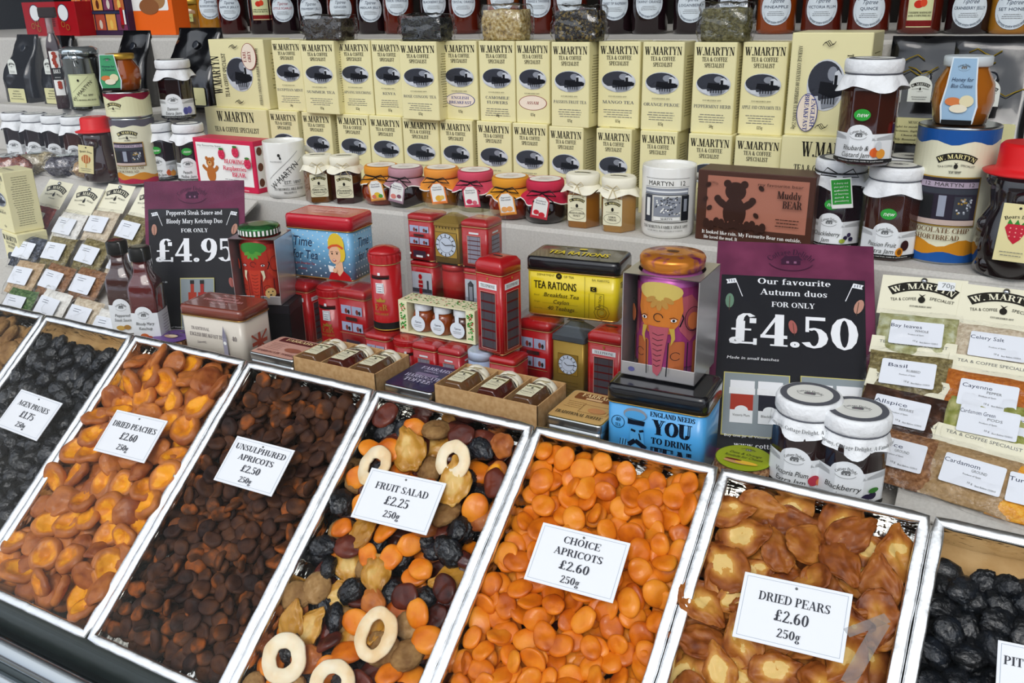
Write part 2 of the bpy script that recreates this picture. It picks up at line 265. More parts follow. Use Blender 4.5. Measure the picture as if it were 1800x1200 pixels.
class P:
    """flat print: shapes in label coordinates (u right, v up), each a layer above the last"""
    def __init__(s): s.v = []; s.f = []; s.l = []; s.m = []; s.mats = []; s.L = 0
    def poly(s, pts, m, layer=None):
        b = len(s.v); s.v += [(p[0], p[1]) for p in pts]; s.f.append(tuple(range(b, b+len(pts)))); s.l.append(s.L if layer is None else layer)
        if m not in s.mats: s.mats.append(m)
        s.m.append(s.mats.index(m)); return s
    def up(s): s.L += 1; return s
    def rect(s, x, y, w, h, m, r=0):
        s.up()
        if r: return s.poly([(x+a, y+b) for a, b in rrect(w, h, r)], m)
        return s.poly([(x-w/2, y-h/2), (x+w/2, y-h/2), (x+w/2, y+h/2), (x-w/2, y+h/2)], m)
    def frame(s, x, y, w, h, t, m):
        s.up()
        for a, b, c, d in ((x, y+h/2, w+t, t), (x, y-h/2, w+t, t), (x-w/2, y, t, h), (x+w/2, y, t, h)):
            s.poly([(a-c/2, b-d/2), (a+c/2, b-d/2), (a+c/2, b+d/2), (a-c/2, b+d/2)], m)
        return s
    def ell(s, x, y, rx, ry, m, n=24, a0=0, a1=360, rot=0):
        s.up(); c, sn = math.cos(R_(rot)), math.sin(R_(rot))
        q = [(rx*math.cos(R_(a0+(a1-a0)*k/n)), ry*math.sin(R_(a0+(a1-a0)*k/n))) for k in range(n + (a1-a0 < 360))]
        return s.poly([(x+a*c-b*sn, y+a*sn+b*c) for a, b in q], m)
    def ring(s, x, y, rx, ry, t, m, n=28, a0=0, a1=360):
        s.up()
        for k in range(n):
            p, q = R_(a0+(a1-a0)*k/n), R_(a0+(a1-a0)*(k+1)/n)
            s.poly([(x+rx*math.cos(p), y+ry*math.sin(p)), (x+rx*math.cos(q), y+ry*math.sin(q)), (x+(rx-t)*math.cos(q), y+(ry-t)*math.sin(q)), (x+(rx-t)*math.cos(p), y+(ry-t)*math.sin(p))], m)
        return s
    def line(s, pts, w, m):
        s.up()
        for (a, b), (c, d) in zip(pts, pts[1:]):
            l = math.hypot(c-a, d-b) or 1; nx, ny = -(d-b)/l*w/2, (c-a)/l*w/2
            s.poly([(a+nx, b+ny), (a-nx, b-ny), (c-nx, d-ny), (c+nx, d+ny)], m)
        return s
    def text(s, t, x, y, h, m, font='s', w=None, al='c', slant=0, rot=0, arc=None, sx=1.0, bold=0, up=True):
        """h: cap height; w: fit to this width; rot: degrees; arc: radius of a circular baseline (centre below)"""
        if not t: return s
        if up: s.up()
        g = ser_glyph if font == 's' else san_glyph
        adv = sum(g(c)[0] for c in t)*h
        k = (w/adv) if w else sx
        x0 = -adv*k/2 if al == 'c' else (0 if al == 'l' else -adv*k)
        c_, s_ = math.cos(R_(rot)), math.sin(R_(rot))
        for ch in t:
            a, polys = g(ch)
            for ip, pl in enumerate(polys):
                for off in ((0,) if not bold else (-bold, bold)):
                    out = []
                    for px, py in pl:
                        u, v = x0 + (px*h+off*h)*k + slant*py*h, py*h
                        if arc:
                            th = u/arc; u, v = (arc+v)*math.sin(th), (arc+v)*math.cos(th)-arc
                        out.append((x+u*c_-v*s_, y+u*s_+v*c_))
                    s.poly(out, m, s.L+(.11*(ip % 8)+(.05 if off > 0 else 0) if font == 's' else (.3 if off > 0 else 0)))
            x0 += a*h*k
        return s
    def lines(s, ts, x, y, h, gap, m, font='s', **k):
        s.up()
        for i, t in enumerate(ts): s.text(t, x, y-i*gap, h, m, font, up=False, **k)
        return s
    def me(s, name, fn, cols=0, umax=None):
        ms = bpy.data.meshes.new(name)
        if not cols:
            V = [None]*len(s.v)
            for f, l in zip(s.f, s.l):
                for i in f: V[i] = fn(s.v[i][0], s.v[i][1], l*EPS)
            ms.from_pydata([tuple(p) for p in V], [], s.f)
            ms.polygons.foreach_set('material_index', s.m)
        else:
            V = [None]*len(s.v)
            for f, l in zip(s.f, s.l):
                for i in f: V[i] = (s.v[i][0], s.v[i][1], l*EPS)
            ms.from_pydata(V, [], s.f); ms.polygons.foreach_set('material_index', s.m)
            bm = bmesh.new(); bm.from_mesh(ms)
            u0 = min(p[0] for p in s.v); u1 = max(p[0] for p in s.v)
            for k in range(1, cols):
                bmesh.ops.bisect_plane(bm, geom=bm.verts[:]+bm.edges[:]+bm.faces[:], plane_co=(u0+(u1-u0)*k/cols, 0, 0), plane_no=(1, 0, 0), dist=1e-7)
            for v in bm.verts: v.co = fn(v.co.x, v.co.y, v.co.z)
            bm.to_mesh(ms); bm.free()
        for m in s.mats: ms.materials.append(m)
        ms.update(); return ms
    def front(s, name, parent, y, x=0, z=0): return link(name, s.me(name, lambda u, v, l: (x+u, y-.0002-l, z+v)), parent)
    def top(s, name, parent, z, x=0, y=0): return link(name, s.me(name, lambda u, v, l: (x+u, y+v, z+.0002+l)), parent)
    def right(s, name, parent, x, y=0, z=0): return link(name, s.me(name, lambda u, v, l: (x+.0002+l, y+u, z+v)), parent)
    def wrap(s, name, parent, Rr, z=0, rf=None, cols=14, taper=0, a0=0):
        def fn(u, v, l):
            th = u/Rr + a0; r = (Rr+taper*v)*(rf(th) if rf else 1)+.0003+l; return (r*math.sin(th), -r*math.cos(th), z+v)
        return link(name, s.me(name, fn, cols), parent)
INK = mat('#26241f', .6); BLK = mat('#141414', .45); WHT = mat('#f2f2ee', .5); CREAM = mat('#efe5a4', .5); PAPER = mat('#e9ecee', .55)
GREY = mat('#6d6f70', .6); RED = mat('#b3131b', .35); GOLD = mat('#c8a040', .35, .6); GREEN = mat('#2f9a35', .5); NAVY = mat('#2b3350', .6)

# ================================================================== the setting: stepped, cloth-covered window display
Z0, Z1, Z2, ZS = -.500, -.329, -.066, -.215
CLOTH = bumpy(mottle(new('#c4c1bb', .95), ['#bfbcb6', '#cac7c1'], 300, 6), 900, .5, .0006, detail=2)
DARK = mat('#15120f', .8); STEEL = bumpy(new('#aab0b4', .22, 1), 40, .04, .001, stretch=(.2, 6, 6)); GLASSM = clear('shop_glass', fac=.012, rough=.0)
b = B(); b.rbox(-3.2, 1.0, .80, 1.22, Z0-.1, Z0, CLOTH, .004); struct(b, 'floor', 'pale grey cloth floor of the window display')
b = B(); b.rbox(-3.2, 1.0, 1.20, 1.475, Z0-.1, Z1, CLOTH, .006, 3); struct(b, 'trim_1', 'lower cloth-covered display step')
b = B(); b.rbox(-3.2, 1.0, 1.465, 2.3, Z0-.1, Z2, CLOTH, .006, 3); struct(b, 'trim_2', 'upper cloth-covered display step')
b = B(); b.rbox(-3.1, -1.66, 1.36, 1.464, Z1, ZS, CLOTH, .005, 2); struct(b, 'trim_3', 'raised cloth-covered block at the left end')
b = B(); b.rbox(-1.26, -1.08, .828, .915, Z0, -.478, CLOTH, .002); struct(b, 'trim_8', 'thin cloth-covered pad behind the tray edge')
b = B(); b.rbox(-3.3, 1.1, 2.3, 2.34, -1.6, 1.7, DARK); struct(b, 'wall_back')
b = B(); b.rbox(-3.3, -3.26, .47, 2.3, -1.6, 1.7, DARK); struct(b, 'wall_left')
b = B(); b.rbox(1.06, 1.1, .47, 2.3, -1.6, 1.7, mat('#8a8378', .8)); struct(b, 'wall_right')
b = B(); b.rbox(-3.3, 1.1, .44, 2.34, 1.7, 1.74, mat('#a8a49c', .8)); struct(b, 'ceiling')  # unseen; added so skylight enters from the front, raised for brighter reflections
b = B(); b.rbox(-3.3, 1.1, .455, .475, -1.6, -.735, mat('#0e0e10', .5)); struct(b, 'wall_front', 'black shopfront panel below the window')
b = B(); b.rbox(-3.3, 1.1, .44, .80, -1.0, -.99, DARK); b.rbox(-3.3, 1.1, .476, .80, -.765, -.755, mat('#4c5654', .5)); struct(b, 'trim_4')
b = B()   # steel sill: flat ledge, rolled rail, lip
def bar_prof(pts): return [[(x, y, z) for y, z in pts] for x in (-3.3, 1.1)]
def railp(cy, cz, ry, rz, n=14): return [(cy+ry*math.cos(2*math.pi*k/n), cz+rz*math.sin(2*math.pi*k/n)) for k in range(n)]
b.loft(bar_prof(railp(.462, -.716, .014, .013)), STEEL); b.loft(bar_prof(railp(.440, -.738, .010, .011)), STEEL)
b.loft(bar_prof([(.44, -.760), (.49, -.760), (.49, -.722), (.478, -.716), (.45, -.722)]), mat('#5f6768', .4, .7), False)
struct(b, 'trim_5', 'polished steel sill rail of the shop window')
b = B(); b.rbox(-3.3, 1.1, .478, .482, -.72, 1.7, GLASSM, .0005); g = struct(b, 'window_1', 'large shop window pane in front of the whole display')
b = B(); b.rbox(-6, 5, -6, .46, -1.64, -1.6, bumpy(mottle(new('#8b8a86', .9), ['#7d7c79', '#98968f'], 8), 60, .3)); struct(b, 'floor_outside', 'grey pavement in front of the shop')
b = B(); b.rbox(-3.3, 1.1, .476, 2.3, -1.61, -1.6, DARK); struct(b, 'floor_under')
b = B(); b.rbox(-14, 12, -9.4, -9, -1.6, 1.5, bumpy(mottle(new('#6a5f56', .9), ['#5c524a', '#75695f'], 4), 20, .3)); struct(b, 'wall_sky_block', 'unseen brown wall added across the street to darken the low sky')  # unseen; added to dim the horizon so light comes from higher sky
TAPE = clear('tape', (.93, .94, .95, 1), .28, .5, fres=False)
for i, (pa, pb, w) in enumerate((((1560, 1085), (1488, 1112), 11), ((1552, 1092), (1490, 1200), 15))):
    A_, B_ = onY(*pa, .4765), onY(*pb, .4765); d = (B_-A_).normalized()*.0; n_ = Vector((-(B_-A_).z, 0, (B_-A_).x)).normalized()*w*.00028
    b = B(); q = [A_-n_, A_+n_, B_+n_, B_-n_]; q0 = [(p.x, p.y, p.z) for p in q]; q1 = [(p.x, p.y-.0004, p.z) for p in q]; b.loft([q0, q1], TAPE, False)
    o = b.obj('tape_strip'); tag(o, ['short cloudy strip of clear tape beside the pears price card', 'long cloudy strip of clear tape running down over the pears'][i], 'tape', 'tape strips on the window')

# ------------------------------------------------------------------ foil trays
AL = R_(38.6); T0 = Vector((0, .80, -.445))
def trayM(x, t=0, h=0): return Matrix.Translation((x, T0.y - t*math.cos(AL) - h*math.sin(AL), T0.z - t*math.sin(AL) + h*math.cos(AL) + CZ)) @ Matrix.Rotation(AL, 4, 'X')
FOIL = bumpy(new('#fafbfc', .24, 1), 42, .45, .0024, detail=3); FOIL2 = bumpy(new('#e8e6e0', .12, 1), 40, 1.0, .006, detail=3, stretch=(1, .5, 1))
CARD_T = bumpy(mottle(new('#c9a26c', .85), ['#b98f58', '#d0aa76'], 30), 200, .2)
DIV = [-1.497, -1.282, -1.080, -.858, -.645, -.424, -.2135, -.0165, .195]
TL = .387
def make_tray(x0, x1, label, dz):
    root = bpy.data.objects.new('foil_tray', None); COL.objects.link(root); root.matrix_world = trayM((x0+x1)/2, 0, dz); tag(root, label, 'tray', 'foil lined trays of dried fruit')
    w = x1-x0-.0005; hw = w/2; rr = .0058
    random.seed(int(x0*1000)); pts = []
    def wob(p, i): return (p[0]+random.uniform(-.0003, .0003), p[1]+random.uniform(-.0003, .0003), p[2]+random.uniform(-.0003, .0003))
    corners = [(-hw+rr, -rr), (hw-rr, -rr), (hw-rr, -TL+rr), (-hw+rr, -TL+rr)]
    path = []
    for (ax, ay), (bx, by) in zip(corners, corners[1:]+corners[:1]):
        n = int(math.hypot(bx-ax, by-ay)/.012)
        for k in range(n): path.append((ax+(bx-ax)*k/n, ay+(by-ay)*k/n, 0))
    path = [wob(p, i) for i, p in enumerate(path)]
    b = B(); rings = []
    N_ = len(path)
    for i, p in enumerate(path):
        a, c = Vector(path[i-1]), Vector(path[(i+1) % N_]); t = (c-a).normalized(); u = Vector((t.y, -t.x, 0)).normalized(); r = rr*random.uniform(.97, 1.03)
        rings.append([Vector(p)+u*math.copysign(abs(math.cos(q))**.55, math.cos(q))*r + Vector((0, 0, 1))*math.copysign(abs(math.sin(q))**.55, math.sin(q))*r*.62 for q in [2*math.pi*k/12 for k in range(12)]])
    rings.append(rings[0]); b.loft(rings, FOIL, True, False, False); b.obj('foil_rim', root)
    b = B()
    def wall(p, q, n):
        cols = []
        for k in range(n+1):
            x, y = p[0]+(q[0]-p[0])*k/n, p[1]+(q[1]-p[1])*k/n
            cols.append([(x+random.uniform(-1, 1)*.0008, y+random.uniform(-1, 1)*.0012, z) for z in (.001, -.012, -.026, -.040)])
        b.loft(cols, FOIL2, True, False, False, closed=False)
    i_ = .010; c2 = [(-hw+i_, -i_), (hw-i_, -i_), (hw-i_, -TL+i_), (-hw+i_, -TL+i_)]
    for p, q in zip(c2, c2[1:]+c2[:1]): wall(p, q, 16)
    b.obj('foil_liner', root)
    b = B(); b.rbox(-hw+.008, hw-.008, -TL+.008, -.008, -.044, -.038, CARD_T if x0 in (DIV[1], DIV[7]) else FOIL2); b.obj('tray_base', root)
    b = B()
    for s in ((-hw+.003, -hw+.006, -TL+.004, -.004), (hw-.006, hw-.003, -TL+.004, -.004), (-hw+.003, hw-.003, -.006, -.003), (-hw+.003, hw-.003, -TL+.003, -TL+.006)): b.rbox(*s, -.044, 0, FOIL, .0008)
    b.obj('outer_wall', root)
    return root
TR = ['foil tray of tan dried figs at the far left edge', 'foil tray of black prunes under the AGEN PRUNES card', 'foil tray under the DRIED PEACHES card', 'foil tray under the UNSULPHURED APRICOTS card', 'foil tray under the FRUIT SALAD card', 'foil tray under the CHOICE APRICOTS card', 'foil tray under the DRIED PEARS card', 'foil tray of black prunes at the far right']
HT = [0, 0, 0, 0, 0, 0, 0, 0]
for i in range(8): make_tray(DIV[i], DIV[i+1], TR[i], HT[i])

# ------------------------------------------------------------------ dried fruit
def ico(n=3):
    bm = bmesh.new(); bmesh.ops.create_icosphere(bm, subdivisions=n, radius=1)
    V = [v.co.copy() for v in bm.verts]; Fs = [tuple(v.index for v in f.verts) for f in bm.faces]; bm.free(); return V, Fs
ICO = ico(4); ICO2 = ico(3)
def nz(p, s, o=0): return noise.noise(Vector((p[0]*s+o, p[1]*s+o*1.7, p[2]*s-o)))
def rdg(p, s, o=0): return 1-abs(nz(p, s, o))*2
def sm(x, a, b): x = min(1, max(0, (x-a)/(b-a))); return x*x*(3-2*x)
def f_apricot(p, o, k):
    x, y, z = p; a = 1+.12*nz((x, y, 0), 1.2, o); r = math.hypot(x, y)
    zz = math.copysign(abs(z)**.85, z)*(.30+.05*nz(p, 1, o))
    zz -= .12*math.exp(-((x-.1)**2*30+(y)**2*2.5))*(1 if z > 0 else -.3)
    zz += .22*k*(x*x-.4) + .10*nz((x, y, 0), 1.6, o+5) + .012*nz(p, 6, o)
    return (x*a, y*.80*a, zz), 0
def f_brown(p, o, k):
    q, _ = f_apricot(p, o, k); return (q[0], q[1], q[2]*1.25+.02*rdg(p, 3, o)), sm(nz(p, .9, o+3), .0, .5)
def f_prune(p, o, k):
    x, y, z = p; d = 1+.16*nz(p, 1.3, o)+.13*rdg(p, 3.2, o)+.10*rdg(p, 7, o+2)-.16
    return (x*d, y*.78*d, z*.52*d), 0
def f_peach(p, o, k):
    x, y, z = p; r = math.hypot(x, y); a = 1+.14*nz((x, y, 0), 1.5, o); th = math.atan2(y, x)
    if k > .33 and z > -.1:        # cut side up: a hollow with a curled rim
        zz = .34*z + .10*sm(r, .5, .85) - .36*math.exp(-r*r*5) + .07*rdg(p, 3.5, o)*(1-sm(r, .7, .9)); fl = 1-sm(r, .55, .85)
    else:
        zz = z*(.42 if z > 0 else .3)+.08*nz(p, 2.5, o)+.04*rdg(p, 6, o); fl = -.15
    zz += .12*nz((x, y, 0), 1.1, o+9)
    return (x*a, y*.84*a*(1+.06*math.sin(3*th+o)), zz), fl
def f_pear(p, o, k):
    x, y, z = p; w = 1-.50*sm(y, -.1, .9); r = math.hypot(x, y)
    wav = .20*nz((x, y, 0), 2.2, o)+.10*rdg((x, y, z), 3.2, o)+.05*rdg(p, 7, o)
    zz = z*.20 + wav*.8 + .16*sm(r, .7, 1)*(1 if k > .4 else .1)*nz((x, y, 0), 1, o+4)
    fl = (1-sm(r, .35, .75))*(1 if (k > .45 and z > 0) else 0)
    if k > .45 and z > 0: zz -= .10*math.exp(-(x*x*8+(y+.25)**2*5))
    zz += .3*(k-.5)*y*y
    e_ = 1+.10*nz(p, 3, o+1); return ((x*w*.78+.1*nz((y, 0, 0), 1.5, o))*e_, y*1.12*e_, zz), fl
def f_fig(p, o, k):
    x, y, z = p; th = math.atan2(y, x); r = math.hypot(x, y)
    rb = .018*math.sin(th*17+o+5*nz(p, 1, o))*sm(r, .15, .6)+.07*rdg(p, 3, o)+.04*nz(p, 6, o)
    zz = z*.45*(1+rb) - .16*math.exp(-r*r*14)
    return (x*(1+rb)*(1+.08*nz(p, 1, o)), y*(1+rb)*.9, zz), .35+rb*4
def f_date(p, o, k):
    x, y, z = p; d = 1+.07*nz(p, 1.5, o)+.06*rdg((x*.4, y, z), 4, o)-.03; return (x*1.1*d, y*.62*d, z*.42*d), 0
def fmesh(name, fn, size, o, k, m, res=ICO2):
    V, Fs = res; out = []; fl = []
    for p in V:
        q, f = fn(p, o, k); out.append((q[0]*size, q[1]*size, q[2]*size)); fl.append(f)
    me = bpy.data.meshes.new(name); me.from_pydata(out, [], Fs); me.polygons.foreach_set('use_smooth', [True]*len(Fs))
    at = me.attributes.new('flesh', 'FLOAT', 'POINT'); at.data.foreach_set('value', fl); me.materials.append(m); me.update(); return me
def fruitmat(cols, rough, scale, contrast, rand, coat=0, zmix=None, bump=(250, .25), sub=0):
    m = new('#ffffff', rough, 0, coat, **({'sub': sub} if sub else {})); mottle(m, cols, scale, 4, contrast, rand, zmix=zmix); return bumpy(m, bump[0], bump[1], .0012, detail=4)
M_APR = fruitmat(['#b04f08', '#da740e', '#e99026'], .36, 45, (.25, .75), .30, .2, bump=(300, .2), sub=.05)
M_BRN = fruitmat(['#241512', '#3e251b', '#54321d', '#a0521a'], .5, 50, (.25, .85), .38, 0, zmix=.10, bump=(350, .3))
M_PRU = fruitmat(['#05070b', '#0c1016', '#171e28'], .28, 90, (.3, .75), .2, .25, bump=(500, .9))
M_PCH = fruitmat(['#84401a', '#a65e2a', '#ba6e2e', '#dd860e', '#eea01c'], .42, 60, (.15, 1.2), .3, .15, zmix=.5, bump=(260, .35), sub=.08)
M_PEA = fruitmat(['#642c0e', '#93501c', '#b0702c', '#c8923f', '#dcba72'], .44, 65, (.2, 1.3), .34, .08, zmix=.5, bump=(230, .35), sub=.08)
M_PEY = fruitmat(['#8a5414', '#b07c28', '#c89440', '#dcb870'], .36, 45, (.2, 1.1), .4, .3, zmix=.35, bump=(260, .3), sub=.08)
M_FIG = fruitmat(['#3c2412', '#73502c', '#9c784a', '#b8966a'], .6, 60, (.1, 1.2), .3, 0, zmix=.35, bump=(300, .5))
M_DAT = fruitmat(['#2a0c0a', '#4e1a14', '#7a3424'], .22, 50, (.25, .8), .3, .5, bump=(200, .3))
M_PLM = fruitmat(['#2a0e0a', '#552014', '#743420'], .34, 50, (.25, .8), .3, .2, bump=(220, .4))
def variants(name, fn, size, m, n=6, ks=None, res=ICO2):
    return [fmesh(name, fn, size*random.uniform(.93, 1.07), i*3.7+1, (ks[i % len(ks)] if ks else random.uniform(-1, 1)), m, res) for i in range(n)]
random.seed(11)
_low = {}
def low(vs): return _low.get(id(vs), vs)
V_APR = variants('dried_apricot', f_apricot, .0142, M_APR, 8)
V_BRN = variants('dried_apricot', f_brown, .0124, M_BRN, 8)
V_PRU = variants('prune', f_prune, .0150, M_PRU, 7, res=ICO)
V_PCH = variants('dried_peach', f_peach, .0215, M_PCH, 9, [.1, .9, .2, .8, .15], ICO)
V_PEA = variants('dried_pear', f_pear, .0245, M_PEA, 9, [.2, .8, .3, .9, .1, .6], ICO)
V_PEY = variants('dried_pear', f_pear, .0250, M_PEY, 4, [.7, .3, .9, .5], ICO)
V_FIG = variants('dried_fig', f_fig, .0180, M_FIG, 5, res=ICO)
V_DAT = variants('dried_date', f_date, .0155, M_DAT, 3, res=ICO)
V_PLM = variants('dried_plum', f_apricot, .0175, M_PLM, 3, [.1, -.2, .3], ICO)
V_SAP = variants('dried_apricot', f_apricot, .0165, M_APR, 4)
V_SPR = variants('prune', f_prune, .0165, M_PRU, 4, res=ICO)
V_SPC = variants('dried_peach', f_peach, .0185, M_PCH, 4, [.1, .9, .2, .8], ICO)
for _v, _nm, _f, _s, _m, _k in ((V_PRU, 'prune', f_prune, .0150, M_PRU, None), (V_PCH, 'dried_peach', f_peach, .0215, M_PCH, [.1, .9, .2]), (V_PEA, 'dried_pear', f_pear, .0245, M_PEA, [.2, .8, .3]), (V_FIG, 'dried_fig', f_fig, .0180, M_FIG, None)):
    _low[id(_v)] = variants(_nm+'_low', _f, _s, _m, 5, _k)
def darts(w, t0, t1, r, n, avoid=(), tries=30):
    out = []
    for _ in range(n*tries):
        x, t = random.uniform(-w/2, w/2), random.uniform(t0, t1)
        if all((x-a)**2+(t-b)**2 > r*r for a, b in out) and all((x-a)**2+(t-b)**2 > rr_*rr_ for a, b, rr_ in avoid): out.append((x, t))
        if len(out) >= n: break
    return out
def ftrans(i, x, t, h, tilt, sp=None):
    a, q = random.uniform(0, 2*math.pi), random.uniform(0, tilt)
    M = trayM((DIV[i]+DIV[i+1])/2+x, t, h) @ Matrix.Rotation(q, 4, Vector((math.cos(a), math.sin(a), 0))) @ Matrix.Rotation(random.uniform(0, 2*math.pi) if sp is None else sp, 4, 'Z')
    return M @ Matrix.Scale(random.uniform(.88, 1.13), 4)
def inview(M):
    c = RW.transposed() @ (M.translation-Vector((0, 0, CZ))); x, y = 900+F_PX*c.x/c.z, 600+F_PX*c.y/c.z; return -60 < x < 1870 and y < 1265
def fill(i, name, vs, label, group, r, layers, tilt, bedr, top=.026, h0=-.026, bedlabel='', mg=.034):
    """layers: (height, count, tilt); a joined lower layer closes the gaps"""
    w = DIV[i+1]-DIV[i]-mg; bed = []
    for x, t in darts(w+.004, top, TL-mg*.5, bedr, 420): bed.append((ftrans(i, x, t, h0, .5), random.choice(low(vs))))
    V, Fs, fl = [], [], []
    for M, me in bed:
        b0 = len(V); V += [M @ v.co for v in me.vertices]; Fs += [tuple(b0+k for k in p.vertices) for p in me.polygons]; fl += [d.value for d in me.attributes['flesh'].data]
    m = bpy.data.meshes.new(name+'_bed'); m.from_pydata(V, [], Fs); m.polygons.foreach_set('use_smooth', [True]*len(Fs)); m.attributes.new('flesh', 'FLOAT', 'POINT').data.foreach_set('value', fl)
    m.materials.append(vs[0].materials[0]); o = link(name+'_bed', m, None, (0, 0, 0)); tag(o, bedlabel, 'dried fruit', None, 'stuff')
    for h, n, q in layers:
        for x, t in darts(w, top+.002, TL-mg*.62, r, n):
            M = ftrans(i, x, t, h+random.uniform(-.002, .002), q)
            if not inview(M): continue
            o = bpy.data.objects.new(name, random.choice(vs)); COL.objects.link(o); o.matrix_world = M; tag(o, label, 'dried fruit', group)
random.seed(21)
fill(0, 'dried_fig', V_FIG, 'tan wrinkled dried fig in the leftmost foil tray', 'figs in the leftmost tray', .026, [(-.012, 90, .5), (-.004, 40, .6)], .5, .022, bedlabel='deeper layer of tan dried figs in the leftmost tray', mg=.05)
fill(1, 'prune', V_PRU, 'black wrinkled prune in the tray with the AGEN PRUNES card', 'agen prunes', .0185, [(-.014, 200, .6), (-.006, 90, .8)], .5, .0175, top=.036, bedlabel='deeper layer of black prunes under the AGEN PRUNES card')
fill(2, 'dried_peach', V_PCH, 'orange dried peach half in the tray with the DRIED PEACHES card', 'dried peaches', .0275, [(-.015, 110, .5), (-.004, 60, .9)], .5, .024, bedlabel='deeper layer of orange dried peaches', mg=.043, top=.021)
fill(3, 'unsulphured_apricot', V_BRN, 'dark brown dried apricot in the tray with the UNSULPHURED APRICOTS card', 'unsulphured apricots', .0152, [(-.014, 220, .7), (-.0065, 78, 1.0)], .5, .0138, bedlabel='deeper layer of dark brown dried apricots', top=.018)
fill(5, 'dried_apricot', V_APR, 'bright orange dried apricot in the tray with the CHOICE APRICOTS card', 'choice apricots', .0170, [(-.014, 200, .7), (-.0065, 100, .9)], .5, .0145, bedlabel='deeper layer of bright orange dried apricots', top=.019)
fill(6, 'dried_pear', V_PEA, 'amber brown dried pear half in the tray with the DRIED PEARS card', 'dried pears', .0285, [(-.015, 110, .5), (-.007, 60, .7)], .5, .024, top=.026, bedlabel='deeper layer of amber dried pears', mg=.042)
fill(7, 'prune', V_PRU, 'black wrinkled prune in the tray at the far right', 'prunes in the far right tray', .0185, [(-.014, 200, .6), (-.006, 90, .8)], .5, .0175, top=.040, bedlabel='deeper layer of black prunes in the far right tray')
# fruit salad: a mix, with apple rings at the places the photograph shows
def onT(px, py, h=0.0):
    n_ = Vector((0, -math.sin(AL), math.cos(AL))); r = ray(px, py); w = r*((T0.dot(n_)+h)/r.dot(n_)); u = Vector((0, -math.cos(AL), -math.sin(AL))); return w.x, (w-T0).dot(u)
SM = (DIV[4]+DIV[5])/2
MIX = [('prune', V_SPR, 'black wrinkled prune in the fruit salad tray', 26), ('dried_apricot', V_SAP, 'orange dried apricot in the fruit salad tray', 16), ('dried_peach', V_SPC, 'orange dried peach half in the fruit salad tray', 7),
       ('dried_pear', V_PEY, 'yellow dried pear half in the fruit salad tray', 9), ('dried_fig', V_FIG, 'brown ribbed dried fig in the fruit salad tray', 10), ('dried_date', V_DAT, 'glossy dark red date in the fruit salad tray', 7), ('dried_plum', V_PLM, 'dark reddish dried plum half in the fruit salad tray', 22)]
def pick():
    t = random.uniform(0, sum(m[3] for m in MIX))
    for m in MIX:
        t -= m[3]
        if t <= 0: return m
    return m
random.seed(5)
for h, n, rad, q in ((-.026, 140, .0215, .4), (-.0155, 130, .0225, .5), (-.006, 100, .0245, .7)):
    for x, t in darts(.174, .024, TL-.028, rad, n):
        name, vs, lab, _ = pick(); M = ftrans(4, x, t, h+(.003 if name == 'dried_date' else 0), q)
        if inview(M): o = bpy.data.objects.new(name, random.choice(vs)); COL.objects.link(o); o.matrix_world = M; tag(o, lab, 'dried fruit', lab.replace(' in the', 's in the'))
for px, py, name, vs, sp in ((683, 792, 'x', V_SAP, 0), (720, 790, 'p', V_PEY, .6), (800, 845, 'p', V_PEY, .2), (1120, 0, '', V_SPR, 0)):
    if name:
        x, t = onT(px, py, .002); nm = 'dried_pear' if name == 'p' else 'dried_apricot'
        M = trayM(x, t, .002) @ Matrix.Rotation(sp, 4, 'Z') @ Matrix.Scale(1.15, 4); o = bpy.data.objects.new(nm, vs[0]); COL.objects.link(o); o.matrix_world = M
        tag(o, MIX[3][2] if name == 'p' else MIX[1][2], 'dried fruit', (MIX[3][2] if name == 'p' else MIX[1][2]).replace(' in the', 's in the'))
M_APL = fruitmat(['#e9c99a', '#f1dcb8', '#f6e8cc'], .6, 50, (.3, .7), .2, 0, bump=(160, .3), sub=.1); M_APE = mat('#d9a070', .6)
for k, (px, py, ra, lab) in enumerate(((660, 820, .0245, 'pale dried apple ring half under the FRUIT SALAD card at its top left'), (797, 810, .0235, 'pale dried apple ring with a nicked edge above the right of the FRUIT SALAD card'), (662, 1115, .0235, 'peach-toned oval dried apple ring on the right, below the FRUIT SALAD card'), (500, 1157, .0265, 'large round pale dried apple ring at the lower left of the fruit salad'), (585, 1200, .0235, 'dried apple ring cut off by the bottom edge of the photo'))):
    x, t = onT(px, py, .008); b = B(); rings = []
    random.seed(k); hx, hy = (.33, .52) if k == 2 else (.37, .37)
    for i in range(40):
        th = 2*math.pi*i/40; ro = ra*(1+.05*nz((math.cos(th), math.sin(th), k), 1.5, k)+.01*math.sin(9*th)); ri = ra*math.hypot(hx*math.cos(th), hy*math.sin(th))*(1+.08*nz((math.cos(th), math.sin(th), 3), 2, k)); wv = .0035*nz((math.cos(th), math.sin(th), 7), 1.2, k)
        if k == 1 and 26 < i < 29: ro *= .8
        sect = [(ri, .002), (ri*1.1, .0034), ((ri+ro)/2, .0038), (ro*.96, .0034), (ro, .0015), (ro*.97, 0), (ri*1.05, 0)]
        sy = 1.2 if k == 2 else 1
        rings.append([(rr*math.cos(th), rr*sy*math.sin(th), zz+wv) for rr, zz in sect])
    rings.append(rings[0]); b.loft(rings, M_APL, True, False, False); o = b.obj('apple_ring'); o.matrix_world = trayM(x, t, .008) @ Matrix.Rotation(.14 if k != 1 else .3, 4, 'X') @ Matrix.Rotation(.1*k-.2, 4, 'Y')
    tag(o, lab, 'dried fruit', 'dried apple rings')

